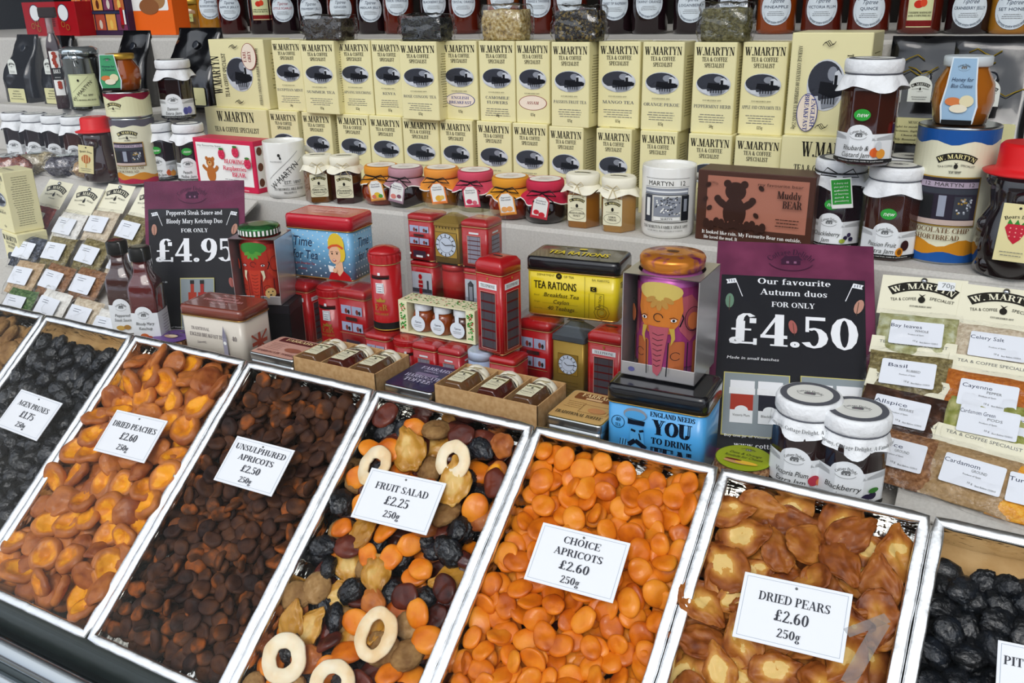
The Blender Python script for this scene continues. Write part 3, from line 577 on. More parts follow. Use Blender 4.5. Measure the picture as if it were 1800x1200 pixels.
# price cards on plastic spikes
CARDM = mat('#eef1f6', .35); CINK = mat('#3d3f47', .6); CLINE = mat('#9aa7b8', .6)
def price_card(i, lines, corners, lab):
    (xa, ta), (xb, tb), (xc, tc_) = [onT(*c, .012) for c in corners]   # top-left, top-right, bottom-left
    w = math.hypot(xb-xa, tb-ta); h = math.hypot(xc-xa, tc_-ta); cx, ct = (xb+xc)/2, (tb+tc_)/2; ang = math.atan2(-(tb-ta), xb-xa)
    root = bpy.data.objects.new('price_card', None); COL.objects.link(root); root.matrix_world = trayM(cx, ct, .021 if i == 6 else .017) @ Matrix.Rotation(ang, 4, 'Z'); tag(root, lab, 'price card', 'price cards in the trays')
    b = B(); b.rbox(-w/2, w/2, -h/2, h/2, -.0006, .0006, CARDM, .0003); b.obj('card', root)
    p = P(); p.frame(0, 0, w*.93, h*.90, .0003, CLINE); n = len(lines); 
    for t, v, ch, ww in lines: p.text(t, 0, v*h, ch*h, CINK, 's', w=ww*w if ww else None, sx=.95)
    p.top('lettering', root, .0006)
    b = B(); b.lathe([(.0012, 0), (.0012, .0009), (.0004, .0012)], GREY, 8, c=(0, h*.40)); b.obj('pin_head', root, (0, 0, .0006))
    b = B(); b.lathe([(.0008, 0), (.0008, -.04)], WHT, 6, c=(0, h*.40)); b.obj('spike', root, (0, 0, -.0006))
L3 = lambda a: [(a, .16, .13, None), ('£%s' % a, 0, 0, 0)]
def cl(name, price, ww): return [(name, .13, .13, ww), ('£'+price, -.13, .17, .32), ('250g', -.36, .13, .22)]
price_card(1, cl('AGEN PRUNES', '1.75', .72), ((40, 686), (112, 711), (0, 751)), 'white price card reading AGEN PRUNES £1.75 250g')
price_card(2, cl('DRIED PEACHES', '2.60', .84), ((211, 723), (300, 743), (168, 794)), 'white price card reading DRIED PEACHES £2.60 250g')
price_card(3, [('UNSULPHURED', .24, .12, .86), ('APRICOTS', .04, .12, .6), ('£2.50', -.19, .15, .32), ('250g', -.40, .12, .22)], ((422, 769), (523, 795), (379, 846)), 'white price card reading UNSULPHURED APRICOTS £2.50 250g')
price_card(4, cl('FRUIT SALAD', '2.25', .70), ((658, 825), (789, 853), (619, 911)), 'white price card reading FRUIT SALAD £2.25 250g')
price_card(5, [('CHOICE', .24, .12, .42), ('APRICOTS', .04, .12, .55), ('£2.60', -.19, .15, .34), ('250g', -.40, .12, .22)], ((958, 921), (1111, 958), (923, 1020)), 'white price card reading CHOICE APRICOTS £2.60 250g')
price_card(6, cl('DRIED PEARS', '2.60', .66), ((1312, 1010), (1500, 1050), (1289, 1123)), 'white price card reading DRIED PEARS £2.60 250g')
price_card(7, [('PITTED PRUNES', .13, .14, .88), ('£1.95', -.13, .17, .32), ('250g', -.36, .13, .22)], ((1760, 1129), (1960, 1170), (1740, 1235)), 'white price card starting with PI at the right edge')

# ================================================================== shared printed designs
def logo(p, x, y, w, ink=NAVY, paper=CREAM, ribbon=True):
    R0 = w*.95; a = math.degrees(math.asin(.5*w/R0)); h = w*.17
    p.ring(x, y-R0*.86, R0, R0, h, ink, 16, 90-a, 90+a)
    p.text('W. MARTYN', x, y-R0*.86+R0-h*.82, h*.62, paper, 's', w=w*.86, arc=R0-h*.82)
    if ribbon:
        p.text('TEA & COFFEE', x-w*.25, y-h*1.15-w*.05, w*.055, ink, 'b', w=w*.36, rot=7); p.text('SPECIALIST', x+w*.27, y-h*1.15-w*.03, w*.055, ink, 'b', w=w*.34, rot=-9)
        p.ell(x, y-h*1.25, w*.05, w*.06, ink, 12); p.poly([(x-w*.05, y-h*.6), (x, y-h*1.0), (x+w*.05, y-h*.6), (x, y-h*.8)], ink)
        p.text('ESTABLISHED 1897', x, y-h*2.1, w*.03, ink, 's', w=w*.3)
def cottage(p, x, y, w, ink=INK):
    """the little house emblem on the jam labels"""
    p.text('Cottage Delight', x, y+w*.12, w*.13, ink, 's', arc=w*.5, w=w*.85, up=True)
    p.up(); g = GREY if ink is INK else ink; pw_ = PAPER if ink is INK else mat('#8a5a78', .6)
    p.poly([(x-w*.2, y-w*.02), (x-w*.12, y+w*.08), (x+w*.14, y+w*.1), (x+w*.22, y)], g); p.rect(x, y-w*.06, w*.36, w*.1, g); p.rect(x-w*.06, y-w*.06, w*.05, w*.05, pw_); p.rect(x+w*.08, y-w*.06, w*.05, w*.05, pw_)
    p.ring(x, y-w*.02, w*.44, w*.24, w*.015, g, 14, 200, 340)
def small_lines(p, x, y, w, n, h, gap, m, seed=0, al='c'):
    rg = random.Random(seed); p.up()
    for i in range(n):
        ww = w*rg.uniform(.7, 1.0); x0 = x-ww/2 if al == 'c' else x; u = 0
        while u < ww:
            l = rg.uniform(.08, .2)*w; l = min(l, ww-u); p.poly([(x0+u, y-i*gap-h/2), (x0+u+l*.85, y-i*gap-h/2), (x0+u+l*.85, y-i*gap+h/2), (x0+u, y-i*gap+h/2)], m); u += l
INK2 = mat('#8a8358', .6); OV1 = mat('#cfd3da', .6); OV2 = mat('#3a3d46', .6); OV3 = mat('#17191f', .6); OV4 = mat('#8d929c', .6)
def engraving(p, x, y, rx, ry):
    p.ell(x, y, rx, ry, OV1, 28); p.ell(x-rx*.05, y+ry*.16, rx*.9, ry*.78, OV2, 24)
    for a, b, c in ((-.5, .35, .3), (-.1, .5, .32), (.3, .45, .26), (-.7, 0, .2)): p.ell(x+a*rx, y+b*ry, c*rx, c*ry*1.1, OV4 if a > .2 else OV2, 12)
    p.poly([(x-rx*.35, y-ry*.3), (x-rx*.3, y+ry*.15), (x+rx*.3, y+ry*.1), (x+rx*.95, y-ry*.1), (x+rx*.9, y-ry*.35), (x+rx*.4, y-ry*.5)], OV3); p.up()
    p.poly([(x+rx*.38, y+ry*.05), (x+rx*.42, y+ry*.5), (x+rx*.6, y+ry*.6), (x+rx*.9, y+ry*.3), (x+rx*.95, y)], OV1); p.rect(x+rx*.5, y+ry*.15, rx*.16, ry*.5, OV3)
    p.up(); p.poly([(x-rx*.8, y-ry*.45), (x-rx*.35, y-ry*.42), (x-rx*.28, y-ry*.85), (x-rx*.55, y-ry*.75)], OV1); p.poly([(x-rx*.2, y-ry*.55), (x+rx*.75, y-ry*.45), (x+rx*.5, y-ry*.8), (x-rx*.1, y-ry*.92)], OV4)
    for k in range(5): p.rect(x+rx*(-.1+.15*k), y-ry*.55, rx*.05, ry*.35, OV3)

# ------------------------------------------------------------------ cream tea cartons
TBW, TBH, TBD = .072, .132, .055
def tb_front():
    p = P(); p.text('W.MARTYN', 0, TBH*.36, TBH*.088, INK, 's', w=TBW*.90, bold=.01); p.text('TEA & COFFEE', 0, TBH*.295, TBH*.046, INK, 's', w=TBW*.60); p.text('SPECIALIST', 0, TBH*.23, TBH*.046, INK, 's', w=TBW*.47)
    engraving(p, 0, TBH*.045, TBW*.41, TBH*.125); p.text('ESTABLISHED 1897', 0, -TBH*.135, TBH*.014, INK, 's', w=TBW*.44); return p
_tbf = tb_front().me('carton_front', lambda u, v, l: (u, -.0002-l, v))
p = P(); small_lines(p, 0, .045, .036, 22, .0011, .0042, INK2, 3); _tbs = p.me('carton_side', lambda u, v, l: (.0002+l, u, v))
p = P(); p.line([(-.03, -.018), (.03, -.018)], .0004, INK2); p.text('W.MARTYN', 0, -.004, .007, INK, 's', w=.045); small_lines(p, 0, -.01, .03, 1, .001, .004, INK2); _tbt = p.me('carton_top', lambda u, v, l: (u, v, .0002+l))
CART = bumpy(mat('#ebe3b0', .42), 30, .05, .002)
def carton_body(w, d, h):
    b = B(); b.rbox(-w/2, w/2, 0, d, 0, h, CART, .0012); return b
def tea_carton(l, r, ytop, z, lines, lab, Y=1.372, oval=None, g='lower', rz=0, extra=(), h=TBH, sm_ink=GREY):
    xl, xr = onY(l, ytop+10, Y).x, onY(r, ytop+10, Y).x; w = xr-xl
    t = thing('tea_carton', lab, 'tea box', ((xl+xr)/2, Y, z), rz, g)
    carton_body(w, TBD, h).obj('carton', t)
    f = link('front_print', _tbf, t, (0, 0, h/2)); f.scale = (w/TBW, 1, h/TBH)
    s = link('side_print', _tbs, t, (w/2, TBD/2, h/2)); o = link('top_print', _tbt, t, (0, TBD*.45, h))
    p = P()
    if oval:
        c = mat('#33408a', .5) if oval == 'b' else mat('#8c2026', .5); p.ell(0, 0, w*.42, h*.092, c, 28); p.ell(0, 0, w*.40, h*.086, mat('#f3e3d0', .5), 28)
        for i, s_ in enumerate(lines): p.text(s_, 0, (len(lines)/2-i-.5)*h*.06-h*.018, h*.036, c, 's', w=w*.09*len(s_)*.8)
        if extra: p.text(extra[0], 0, -h*.16, h*.034, INK, 's', sx=.9)
    else:
        for i, s_ in enumerate(lines): p.text(s_, 0, h*(.03-.06*i), h*.036, sm_ink, 's', w=min(w*.88, w*.085*len(s_)))
        small_lines(p, 0, -h*.045-(len(lines)-1)*h*.05, w*.72, 4, .0009, .0036, GREY, int(l))
        if extra: p.text(extra[0], 0, -h*.19, h*.034, INK, 's', sx=.9)
    if lines or oval: p.front('flavour_print', t, 0, 0, h*.255)
    return t, w
UP = 'upper row of tea cartons'; ZU = -.197
TU = [(477, 528, 72, ['EGYPTIAN MINT'], None, '50g'), (528, 587, 77, ['SUMMER TEA'], None, '125g'), (592, 650, 72, ['LAPSANG SOUCHONG'], None, '125g'), (652, 706, 72, ['KENYA'], None, '125g'), (701, 767, 78, ['ROSE CONGOU TEA'], None, '125g'),
      (775, 837, 72, ['ENGLISH', 'BREAKFAST'], 'b', '125g'), (841, 904, 74, ['CAMOMILE', 'FLOWERS'], None, '50g'), (906, 966, 75, ['ASSAM'], 'r', '125g'), (969, 1036, 79, ['PASSION FRUIT TEA'], None, '125g'), (1052, 1126, 77, ['MANGO TEA'], None, '125g'),
      (1130, 1203, 80, ['ORANGE PEKOE'], None, '125g'), (1220, 1296, 77, ['PEPPERMINT HERB'], None, '50g'), (1306, 1386, 79, ['APPLE AND CINNAMON TEA'], None, '125g')]
YU = {528: 1.355, 701: 1.345, 969: 1.350, 1130: 1.362, 1220: 1.362}
for l, r, yt, ls, ov, wt in TU:
    lab = 'cream tea carton lettered %s%s, upper row' % (' '.join(ls), {'b': ' in a blue oval', 'r': ' in a red oval', None: ''}[ov])
    tea_carton(l, r, yt, ZU, ls, lab, YU.get(l, 1.372), ov, UP, extra=(wt,), rz=R_(-1.2) if l == 1220 else 0)
TLW = [(475, 524, [], None, 'lower row, leftmost, directly below the EGYPTIAN MINT carton'), (532, 582, [], None, 'lower row, below the SUMMER TEA carton'), (593, 648, ['TWO SEASONS'], None, 'lower row, below the LAPSANG SOUCHONG carton'), (650, 706, ['LEMON & GINGER', 'TEA'], None, 'lower row, lettered LEMON & GINGER TEA'), (708, 770, ['DECAFFEINATED'], None, 'lower row, lettered DECAFFEINATED'),
       (773, 830, ['EARL', 'GREY'], 'r', 'lower row, with an oval, below the ENGLISH BREAKFAST carton'), (838, 898, ['DARJEELING'], None, 'lower row, lettered DARJEELING'), (901, 962, ['EARL', 'GREY'], 'r', 'lower row, with a red oval, below the ASSAM carton'), (965, 1025, ['CEYLON'], None, 'lower row, below the PASSION FRUIT TEA carton'), (1048, 1110, [], None, 'lower row, below the MANGO TEA carton'),
       (1125, 1190, [], None, 'lower row, below the ORANGE PEKOE carton, behind the mug'), (1210, 1286, [], None, 'lower row, below the PEPPERMINT HERB carton'), (1292, 1374, [], None, 'lower row, below the APPLE AND CINNAMON carton')]
for i, (l, r, ls, ov, pos) in enumerate(TLW):
    if ls in (['TWO SEASONS'], ['CEYLON']): ls = []
    tea_carton(l, r, 215+i*2.5, Z1, ls, 'cream tea carton, ' + pos, {708: 1.362, 965: 1.350, 1048: 1.357, 1125: 1.357, 1210: 1.352, 1292: 1.352}.get(l, 1.366), ov, 'lower row of tea cartons')
def big_carton(l, r, ytop, z, Y, h, d, lab, g, design, flav=None):
    xl, xr = onY(l, ytop+10, Y).x, onY(r, ytop+10, Y).x; w = xr-xl; t = thing('large_tea_carton', lab, 'tea box', ((xl+xr)/2, Y, z), 0, g); carton_body(w, d, h).obj('carton', t); p = P()
    if design == 'flat':
        p.text('W.MARTYN', 0, h*.30 if w > .1 else h*.3, h*.15, INK, 's', w=w*.6, bold=.01); p.text('TEA & COFFEE SPECIALIST', 0, h*.14, h*.075, INK, 's', w=w*.72)
    else:
        rt = 90 if design == 'up' else -90; s = 1 if design == 'up' else -1
        p.text('W.MARTYN', -s*w*.34, -h*.02, w*.15, INK, 's', w=h*.56, rot=rt, bold=.01); p.text('TEA & COFFEE SPECIALIST', -s*w*.21, -h*.02, w*.075, INK, 's', w=h*.64, rot=rt)
        engraving(p, s*w*.02, 0, w*.24, h*.25); p.text('AVERAGE CONTENTS 80 SUPERIOR TEA BAGS 250g', s*w*.40, -h*.03, w*.05, INK, 's', w=h*.82, rot=rt)
        c = mat('#8c2026', .5) if design == 'up' else mat('#33408a', .5); ex, ey = (w*.24, h*.26) if s > 0 else (-w*.22, -h*.27)
        p.ell(ex, ey, w*.135, h*.19, c, 26); p.ell(ex, ey, w*.125, h*.183, mat('#f1e2cf', .5), 26)
        for i, t_i in enumerate(flav): p.text(t_i, ex-s*w*(.045-.085*i), ey, w*.055, c, 's', w=h*.04*len(t_i), rot=rt)
        for yy in (.40, -.40):
            for q in (-1, 0, 1): p.line([(w*(-.02+.03*q)+.004*k*0+w*.10*(k/8-.5), h*yy+h*.02*math.sin(k/8*6.28+q*.6)+q*h*.008) for k in range(9)], w*.008, INK)
    p.front('front_print', t, 0, 0, h/2); s2 = P(); small_lines(s2, 0, h*.3, d*.6, 12, .0014, .006, INK2, 5); s2.right('side_print', t, w/2, d/2, h/2); return t
big_carton(366, 462, 68, ZU, 1.372, .133, .078, 'large cream tea bag box with EARL GREY in a red oval, upper left', 'large tea bag boxes', 'up', ['EARL', 'GREY'])
big_carton(363, 470, 210, Z1, 1.364, .132, .082, 'large cream tea bag box lying under the EARL GREY box', 'large tea bag boxes', 'flat')
big_carton(1391, 1534, 76, -.190, 1.345, .139, .095, 'large cream tea bag box with ENGLISH BREAKFAST in a blue oval', 'large tea bag boxes', 'down', ['ENGLISH', 'BREAKFAST'])
big_carton(1372, 1560, 262, Z1, 1.333, .139, .105, 'large cream tea bag box lying under the ENGLISH BREAKFAST box', 'large tea bag boxes', 'flat')

# ------------------------------------------------------------------ cellophane packs
def film(name, bump=(60, .9)): return clear(name, fac=.25, rough=.12, bump=bump)
FILM = film('cellophane'); FILM2 = clear('cellophane2', fac=.06, rough=.14, bump=(90, 1.0)); SHRINK = clear('shrink_wrap', fac=.12, rough=.08, bump=(30, .5))
def pillow(w, h, d, m, nx=16, ny=12, seed=0, rough=.12, flat=.35):
    b = B(); 
    def pt(i, j, s):
        u, v = i/nx*2-1, j/ny*2-1; e = max(0, (1-abs(u)**3.5))*max(0, (1-abs(v)**3.5)); n_ = nz((u*1.5, v*1.5, s), 1.6, seed)*rough
        z = s*d/2*(e**.5)*(1+n_*2.5)+(d*.08*n_ if e < .05 else 0); return (u*w/2*(1+.04*nz((0, v, s), 2, seed)), v*h/2*(1+.05*nz((u, 0, s), 2, seed+3)), z)
    for s in (1, -1):
        rows = [[pt(i, j, s) for i in range(nx+1)] for j in range(ny+1)]
        if s < 0: rows = [r[::-1] for r in rows]
        b.loft(rows, m, True, False, False, closed=False)
    return b
def crumple(w, d, h, m, seed, amp):
    bm = bmesh.new(); bmesh.ops.create_cube(bm, size=1); bmesh.ops.subdivide_edges(bm, edges=bm.edges[:], cuts=9, use_grid_fill=True)
    for v in bm.verts:
        x, y, z = v.co; k = max(abs(x), abs(y), abs(z)); l = math.sqrt(x*x+y*y+z*z); f = .5/max(l, 1e-6)*.35+.65*(1 if k else 1)
        q = Vector((x*w*f, y*d*f, (z+.5)*h if z > -.49 else 0)); n_ = noise.noise(Vector((x*4+seed, y*4, z*4)))+.6*(1-2*abs(noise.noise(Vector((x*7, y*7+seed, z*7)))))
        v.co = q+Vector((x, y, z*.6 if z > -.4 else 0)).normalized()*n_*amp*1.4
    b = B(); b.v = [tuple(v.co) for v in bm.verts]
    for f in bm.faces: b.face([v.index for v in f.verts], m, True)
    bm.free(); return b
def bag_mat(cols, scale, rough=.7): return bumpy(mottle(new('#ffffff', rough), cols, scale, 3, (.3, .7)), scale*1.3, .8, .002, detail=3)
def tea_pack(pl, pr, yb, z, Y, cols, lab, h=.042, sc=260):
    xl, xr = onY(pl, yb, Y).x, onY(pr, yb, Y).x; w = xr-xl; t = thing('tea_pack', lab, 'tea packet', ((xl+xr)/2, Y+.025, z), 0, 'cellophane packs on the cartons')
    crumple(w*.92, .044, h*.86, bag_mat(cols, sc), int(pl), .0022).obj('loose_tea', t)
    crumple(w*.99, .050, h, FILM, int(pl)+2, .0045).obj('cellophane', t)
ZT = ZU+TBH+.0005
tea_pack(528, 604, 78, ZT, 1.357, ['#1a1512', '#2b241c', '#4a4030'], 'cellophane pack of black tea on the SUMMER TEA carton')
tea_pack(698, 778, 80, ZT, 1.347, ['#15161a', '#26282a', '#3c4038'], 'cellophane pack of dark leaf tea on the ROSE CONGOU TEA carton')
tea_pack(840, 918, 78, ZT, 1.374, ['#6a5636', '#b59a5c', '#d9cfa8'], 'cellophane pack of pale yellow camomile flowers on its carton', .055, 180)
tea_pack(966, 1050, 80, ZT, 1.352, ['#141416', '#221f1a', '#8a7434'], 'cellophane pack of black tea with yellow petals on the PASSION FRUIT carton', .052, 200)
tea_pack(1222, 1312, 80, ZT, 1.364, ['#3c3a22', '#5a5632', '#7b7650'], 'cellophane pack of green-brown peppermint leaves on its carton', .053)

# ------------------------------------------------------------------ preserve jars on the top step
GL = clear('jar_glass', (.97, .98, .97, 1), .14, .03); LIDW = mat('#dfe4e8', .35); LIDB = mat('#1b1b20', .3)
LBL = mat('#dbe5ec', .5); TINK = mat('#3c4a60', .6)
def pres_profile(R, H): return [(R*.86, 0), (R*.97, .003), (R, .009), (R, H*.70), (R*.96, H*.77), (R*.82, H*.83), (R*.80, H*.86)]
JAMC = {'d': '#1a0a10', 'r': '#3a0a0c', 'a': '#8a3c0c', 'h': '#a8701c', 'm': '#58180c'}
def jam_mat(c): return mat(JAMC.get(c, c), .08, 0, .8)
_jm = {}
def preserve_jar(px, pyl, name, c, lab, rect=False, red=False, R=.0335, H=.125, wpx=None):
    Y = 1.60 if pyl > 22 else 1.66
    q = onY(px, 45, Y+R*.5); 
    t = thing('preserve_jar', lab, 'jar', (q.x, Y+R*.9, Z2), math.atan2(-q.x, Y)*.8, 'round-labelled preserve jars on the top step')
    # turn the label towards the street
    k = ('g', R, H, c)
    if k not in _jm:
        b = B(); b.lathe(pres_profile(R, H), jam_mat(c), 24); _jm[k] = b.me('jar'); b = B(); b.lathe([(R*.86, H*.855), (R*.88, H*.865), (R*.88, H*.985), (R*.84, H)], LIDB, 24); _jm[('l', R, H)] = b.me('lid')
    link('glass_and_jam', _jm[k], t); link('lid', _jm[('l', R, H)], t)
    p = P(); zc = onY(px, pyl, Y).z-Z2
    if rect:
        p.rect(0, 0, .040, .064, mat('#7a1c1c', .5)); p.rect(0, 0, .038, .062, mat('#d9dba8', .5)); p.rect(0, -.025, .038, .009, mat('#7a1c1c', .5)); p.ell(-.003, .004, .007, .006, mat('#c83020', .5)); p.ell(.004, .006, .005, .006, mat('#d84a28', .5), 14)
        for i, s in enumerate(name): p.text(s, 0, -.010-i*.0045, .0028, INK, 's', w=.034)
        p.text('WILKIN & SONS', 0, .020, .003, INK, 's', w=.03)
    else:
        p.ell(0, 0, .027, .0285, TINK, 36); p.ell(0, 0, .0265, .028, LBL, 36); p.ring(0, 0, .0222, .0235, .0003, TINK, 30, 195, 345)
        p.text('Tiptree', 0, .0085, .007, mat('#9c2030', .5) if red else TINK, 'b', w=.024, slant=.4); p.text(name, 0, -.0005, .0048, mat('#b02040', .5) if red else TINK, 'b', w=min(.046, .0046*len(name)), sx=1)
        small_lines(p, 0, -.006, .030, 3, .0006, .0028, GREY, 4); p.text('TIPTREE ESSEX ENGLAND', 0, -.0255, .0034, TINK, 'b', arc=-.0258, w=.046); p.text('WILKIN & SONS LTD', 0, .0218, .0034, TINK, 'b', arc=.0222, w=.04)
    p.wrap('label', t, R, zc, a0=0, cols=8)
PJ = [(368, 12, 'BLOSSOM HONEY', 'h', 0), (403, 14, 'APPLE JELLY', 'r', 0), (496, 16, 'LITTLE SCARLET', 'd', 1), (545, 17, 'STRAWBERRY JELLY', 'd', 0), (597, 14, 'GINGER', 'm', 0), (649, 15, 'MEDLAR JELLY', 'd', 0), (696, 3, 'THICK ORANGE', 'm', 0),
      (761, 5, 'BLACKBERRY JELLY', 'd', 0), (812, 5, "'CRYSTAL' ORANGE", 'm', 0), (880, -6, 'LEMON & LIMES ORANGE', 'a', 0), (943, 4, 'ORANGE & TANGERINE', 'm', 0), (997, -2, 'DOUBLE ORANGE', 'm', 0), (1077, 8, "'SWEET TIP' RASPBERRY", 'd', 0), (1137, 5, 'TAWNY ORANGE', 'd', 0),
      (1211, 11, 'LOGANBERRY', 'd', 0), (1285, 10, 'CURRANT JELLY', 'd', 0), (1360, 14, 'PINEAPPLE', 'a', 0), (1440, 14, 'VICTORIA PLUM', 'm', 0), (1523, 17, 'QUINCE', 'm', 0), (1699, 16, 'CRANBERRY JELLY', 'd', 0), (1776, 18, 'SET HONEY', 'h', 0)]
for px, py, nm, c, rd in PJ:
    cn = {'h': 'honey gold', 'r': 'dark red', 'd': 'near-black', 'm': 'deep amber', 'a': 'amber orange'}[c]
    preserve_jar(px, py, nm, c, '%s preserve jar on the top step, round white label %s' % (cn, nm.replace("'", '')), red=rd)
preserve_jar(457, 10, ['STRAWBERRY', 'PRESERVE'], 'd', 'preserve jar on the top step with a rectangular strawberry label', True)
preserve_jar(1613, 12, ['TANGERINE MARMALADE', 'with COINTREAU'], 'm', 'preserve jar on the top step with a rectangular TANGERINE MARMALADE label', True)
# squat honey jar with hexagon label, orange packet, boxes and the radio tin at the left of the top step
q = onZ(325, 52, Z2); t = thing('honey_jar', 'squat honey jar with a yellow hexagon HONEY label, top step', 'jar', (q.x, q.y+.04, Z2))
b = B(); b.lathe([(.034, 0), (.042, .006), (.043, .05), (.036, .07)], jam_mat('h'), 6); b.obj('glass_and_honey', t); b = B(); b.lathe([(.037, .07), (.038, .073), (.038, .088), (.034, .09)], GOLD, 24); b.obj('lid', t)
p = P(); Yl = mat('#e3c81c', .5); p.ell(-.014, .035, .024, .028, GREEN, 6); p.ell(-.014, .035, .0225, .026, Yl, 6); p.text('HONEY', -.014, .032, .008, NAVY, 's', w=.038); p.rect(.022, .033, .034, .022, mat('#c9cc84', .5)); p.text('340g', .022, .031, .005, NAVY, 's', w=.02); p.front('label', t, -.0375)
def upright_box(name, lab, cat, l, r, yb, ytop, z, d, m, design, rz=0, Y=None, g=None, body='carton', bev=.0012):
    q0, q1 = (onZ(l, yb[0], z), onZ(r, yb[1], z)) if Y is None else (onY(l, yb[0], Y), onY(r, yb[1], Y))
    Yc = (q0.y+q1.y)/2 if Y is None else Y; w = q1.x-q0.x; zt = onY((l+r)/2, ytop, Yc).z; h = zt-z
    t = thing(name, lab, cat, ((q0.x+q1.x)/2, Yc, z), rz, g); b = B(); b.rbox(-w/2, w/2, 0, d, 0, h, m, bev); b.obj(body, t)
    p = P(); design(p, w, h); p.front('front_print', t, 0, 0, h/2); return t, w, h
ORG = mat('#f06a1e', .3)
def d_orange(p, w, h):
    p.rect(0, h*.18, w*.84, h*.5, WHT, .004); p.rect(-w*.12, h*.3, w*.5, h*.07, RED); p.rect(-w*.15, h*.18, w*.44, h*.05, RED); p.ell(w*.2, h*.12, w*.17, h*.16, mat('#a87c50', .6)); p.ell(0, 0, w*.22, h*.14, mat('#8e5a36', .6))
upright_box('biscuit_packet', 'bright orange packet with red and white print on the top step', 'packet', 230, 308, (50, 51), -40, Z2, .05, ORG, d_orange, Y=1.62)
def d_picture(p, w, h):
    for i in range(2):
        for j in range(5): p.rect(w*(-.4+.2*j), h*(-.22+.42*i), w*.175, h*.34, mat(['#c06a3c', '#d88a4c', '#b4503a', '#e0a04c', '#7a3a5a'][(i+j) % 5], .5)); p.ell(w*(-.4+.2*j), h*(-.27+.42*i), w*.03, h*.1, mat(['#e6c060', '#5a2418', '#d8cfc0'][(i*2+j) % 3], .5), 10)
    p.rect(0, -h*.02, w, h*.05, NAVY); p.rect(w*.42, -h*.1, w*.05, h*.36, RED); p.rect(w*.47, -h*.12, w*.03, h*.3, WHT)
upright_box('picture_tin', 'tin with a grid of orange sunset pictures on the top step', 'tin', 136, 229, (60, 61), -22, Z2, .05, mat('#3b2544', .35), d_picture, Y=1.60)
def d_radio(p, w, h):
    for s in (-1, 1): p.ell(s*w*.27, h*.18, w*.1, w*.1, NAVY); p.ell(s*w*.27, h*.18, w*.09, w*.09, PAPER)
    for k in range(9): p.rect(0, h*(.28-.06*k), w*.2, h*.025, mat('#3a1013', .5))
    for dx, dy in ((-.33, -.2), (-.25, -.12), (-.22, -.28), (.25, -.15), (.33, -.24)): p.ring(w*dx, h*dy, w*.035, w*.035, w*.008, GOLD, 12)
upright_box('radio_tin', 'red tin shaped like a radio with two round white dials', 'tin', 48, 140, (61, 62), 3, Z2, .05, mat('#a80f1c', .3), d_radio, Y=1.55)

# ------------------------------------------------------------------ jam jars with white paper caps
CAPW = bumpy(mat('#eef0f2', .55), 85, .7, .004); CAPD = mat('#5a5c64', .6)
def cloth_skirt(b, R0, z0, drop, R1, m, n=48, seed=0, wav=7, amp=.0035, pts=.008, m2=None):
    rings = []
    for k in range(4):
        f = k/3; rings.append([((R0+(R1-R0)*f**.8+amp*f*math.sin(wav*2*math.pi*j/n+seed))*math.sin(2*math.pi*j/n), -(R0+(R1-R0)*f**.8+amp*f*math.sin(wav*2*math.pi*j/n+seed))*math.cos(2*math.pi*j/n), z0-drop*f-f*pts*(.5+.5*math.sin(4*2*math.pi*j/n+seed*2))*(1 if f > .6 else .5)) for j in range(n)])
    b.loft(rings, m, True, False, False); return rings
def paper_cap(t, R, z, m=CAPW, seed=0, hh=.017, drop=.014, disc=True, sk=1.18):
    b = B(); b.lathe([(R*.80, z-.004), (R*.95, z+.001), (R*1.0, z+.004), (R*1.0, z+hh-.003), (R*.96, z+hh), (R*.90, z+hh+.0005)], m, 36, cap0=False); cloth_skirt(b, R*.90, z+.001, drop, R*sk, m, seed=seed); b.obj('paper_cap', t)
    b = B(); b.tube([(R*.95*math.cos(a), R*.95*math.sin(a), z+.0005) for a in [2*math.pi*k/30 for k in range(30)]], .0009, CAPD, 5, True); b.obj('band', t)
    if disc:
        p = P(); p.ell(0, 0, R*.88, R*.88, CAPD, 32); p.ell(0, 0, R*.68, R*.68, mat('#e6e6e0', .6), 32); cottage(p, 0, 0, R*.9, GREY); p.top('cap_print', t, z+hh+.0007)
_bod = {}
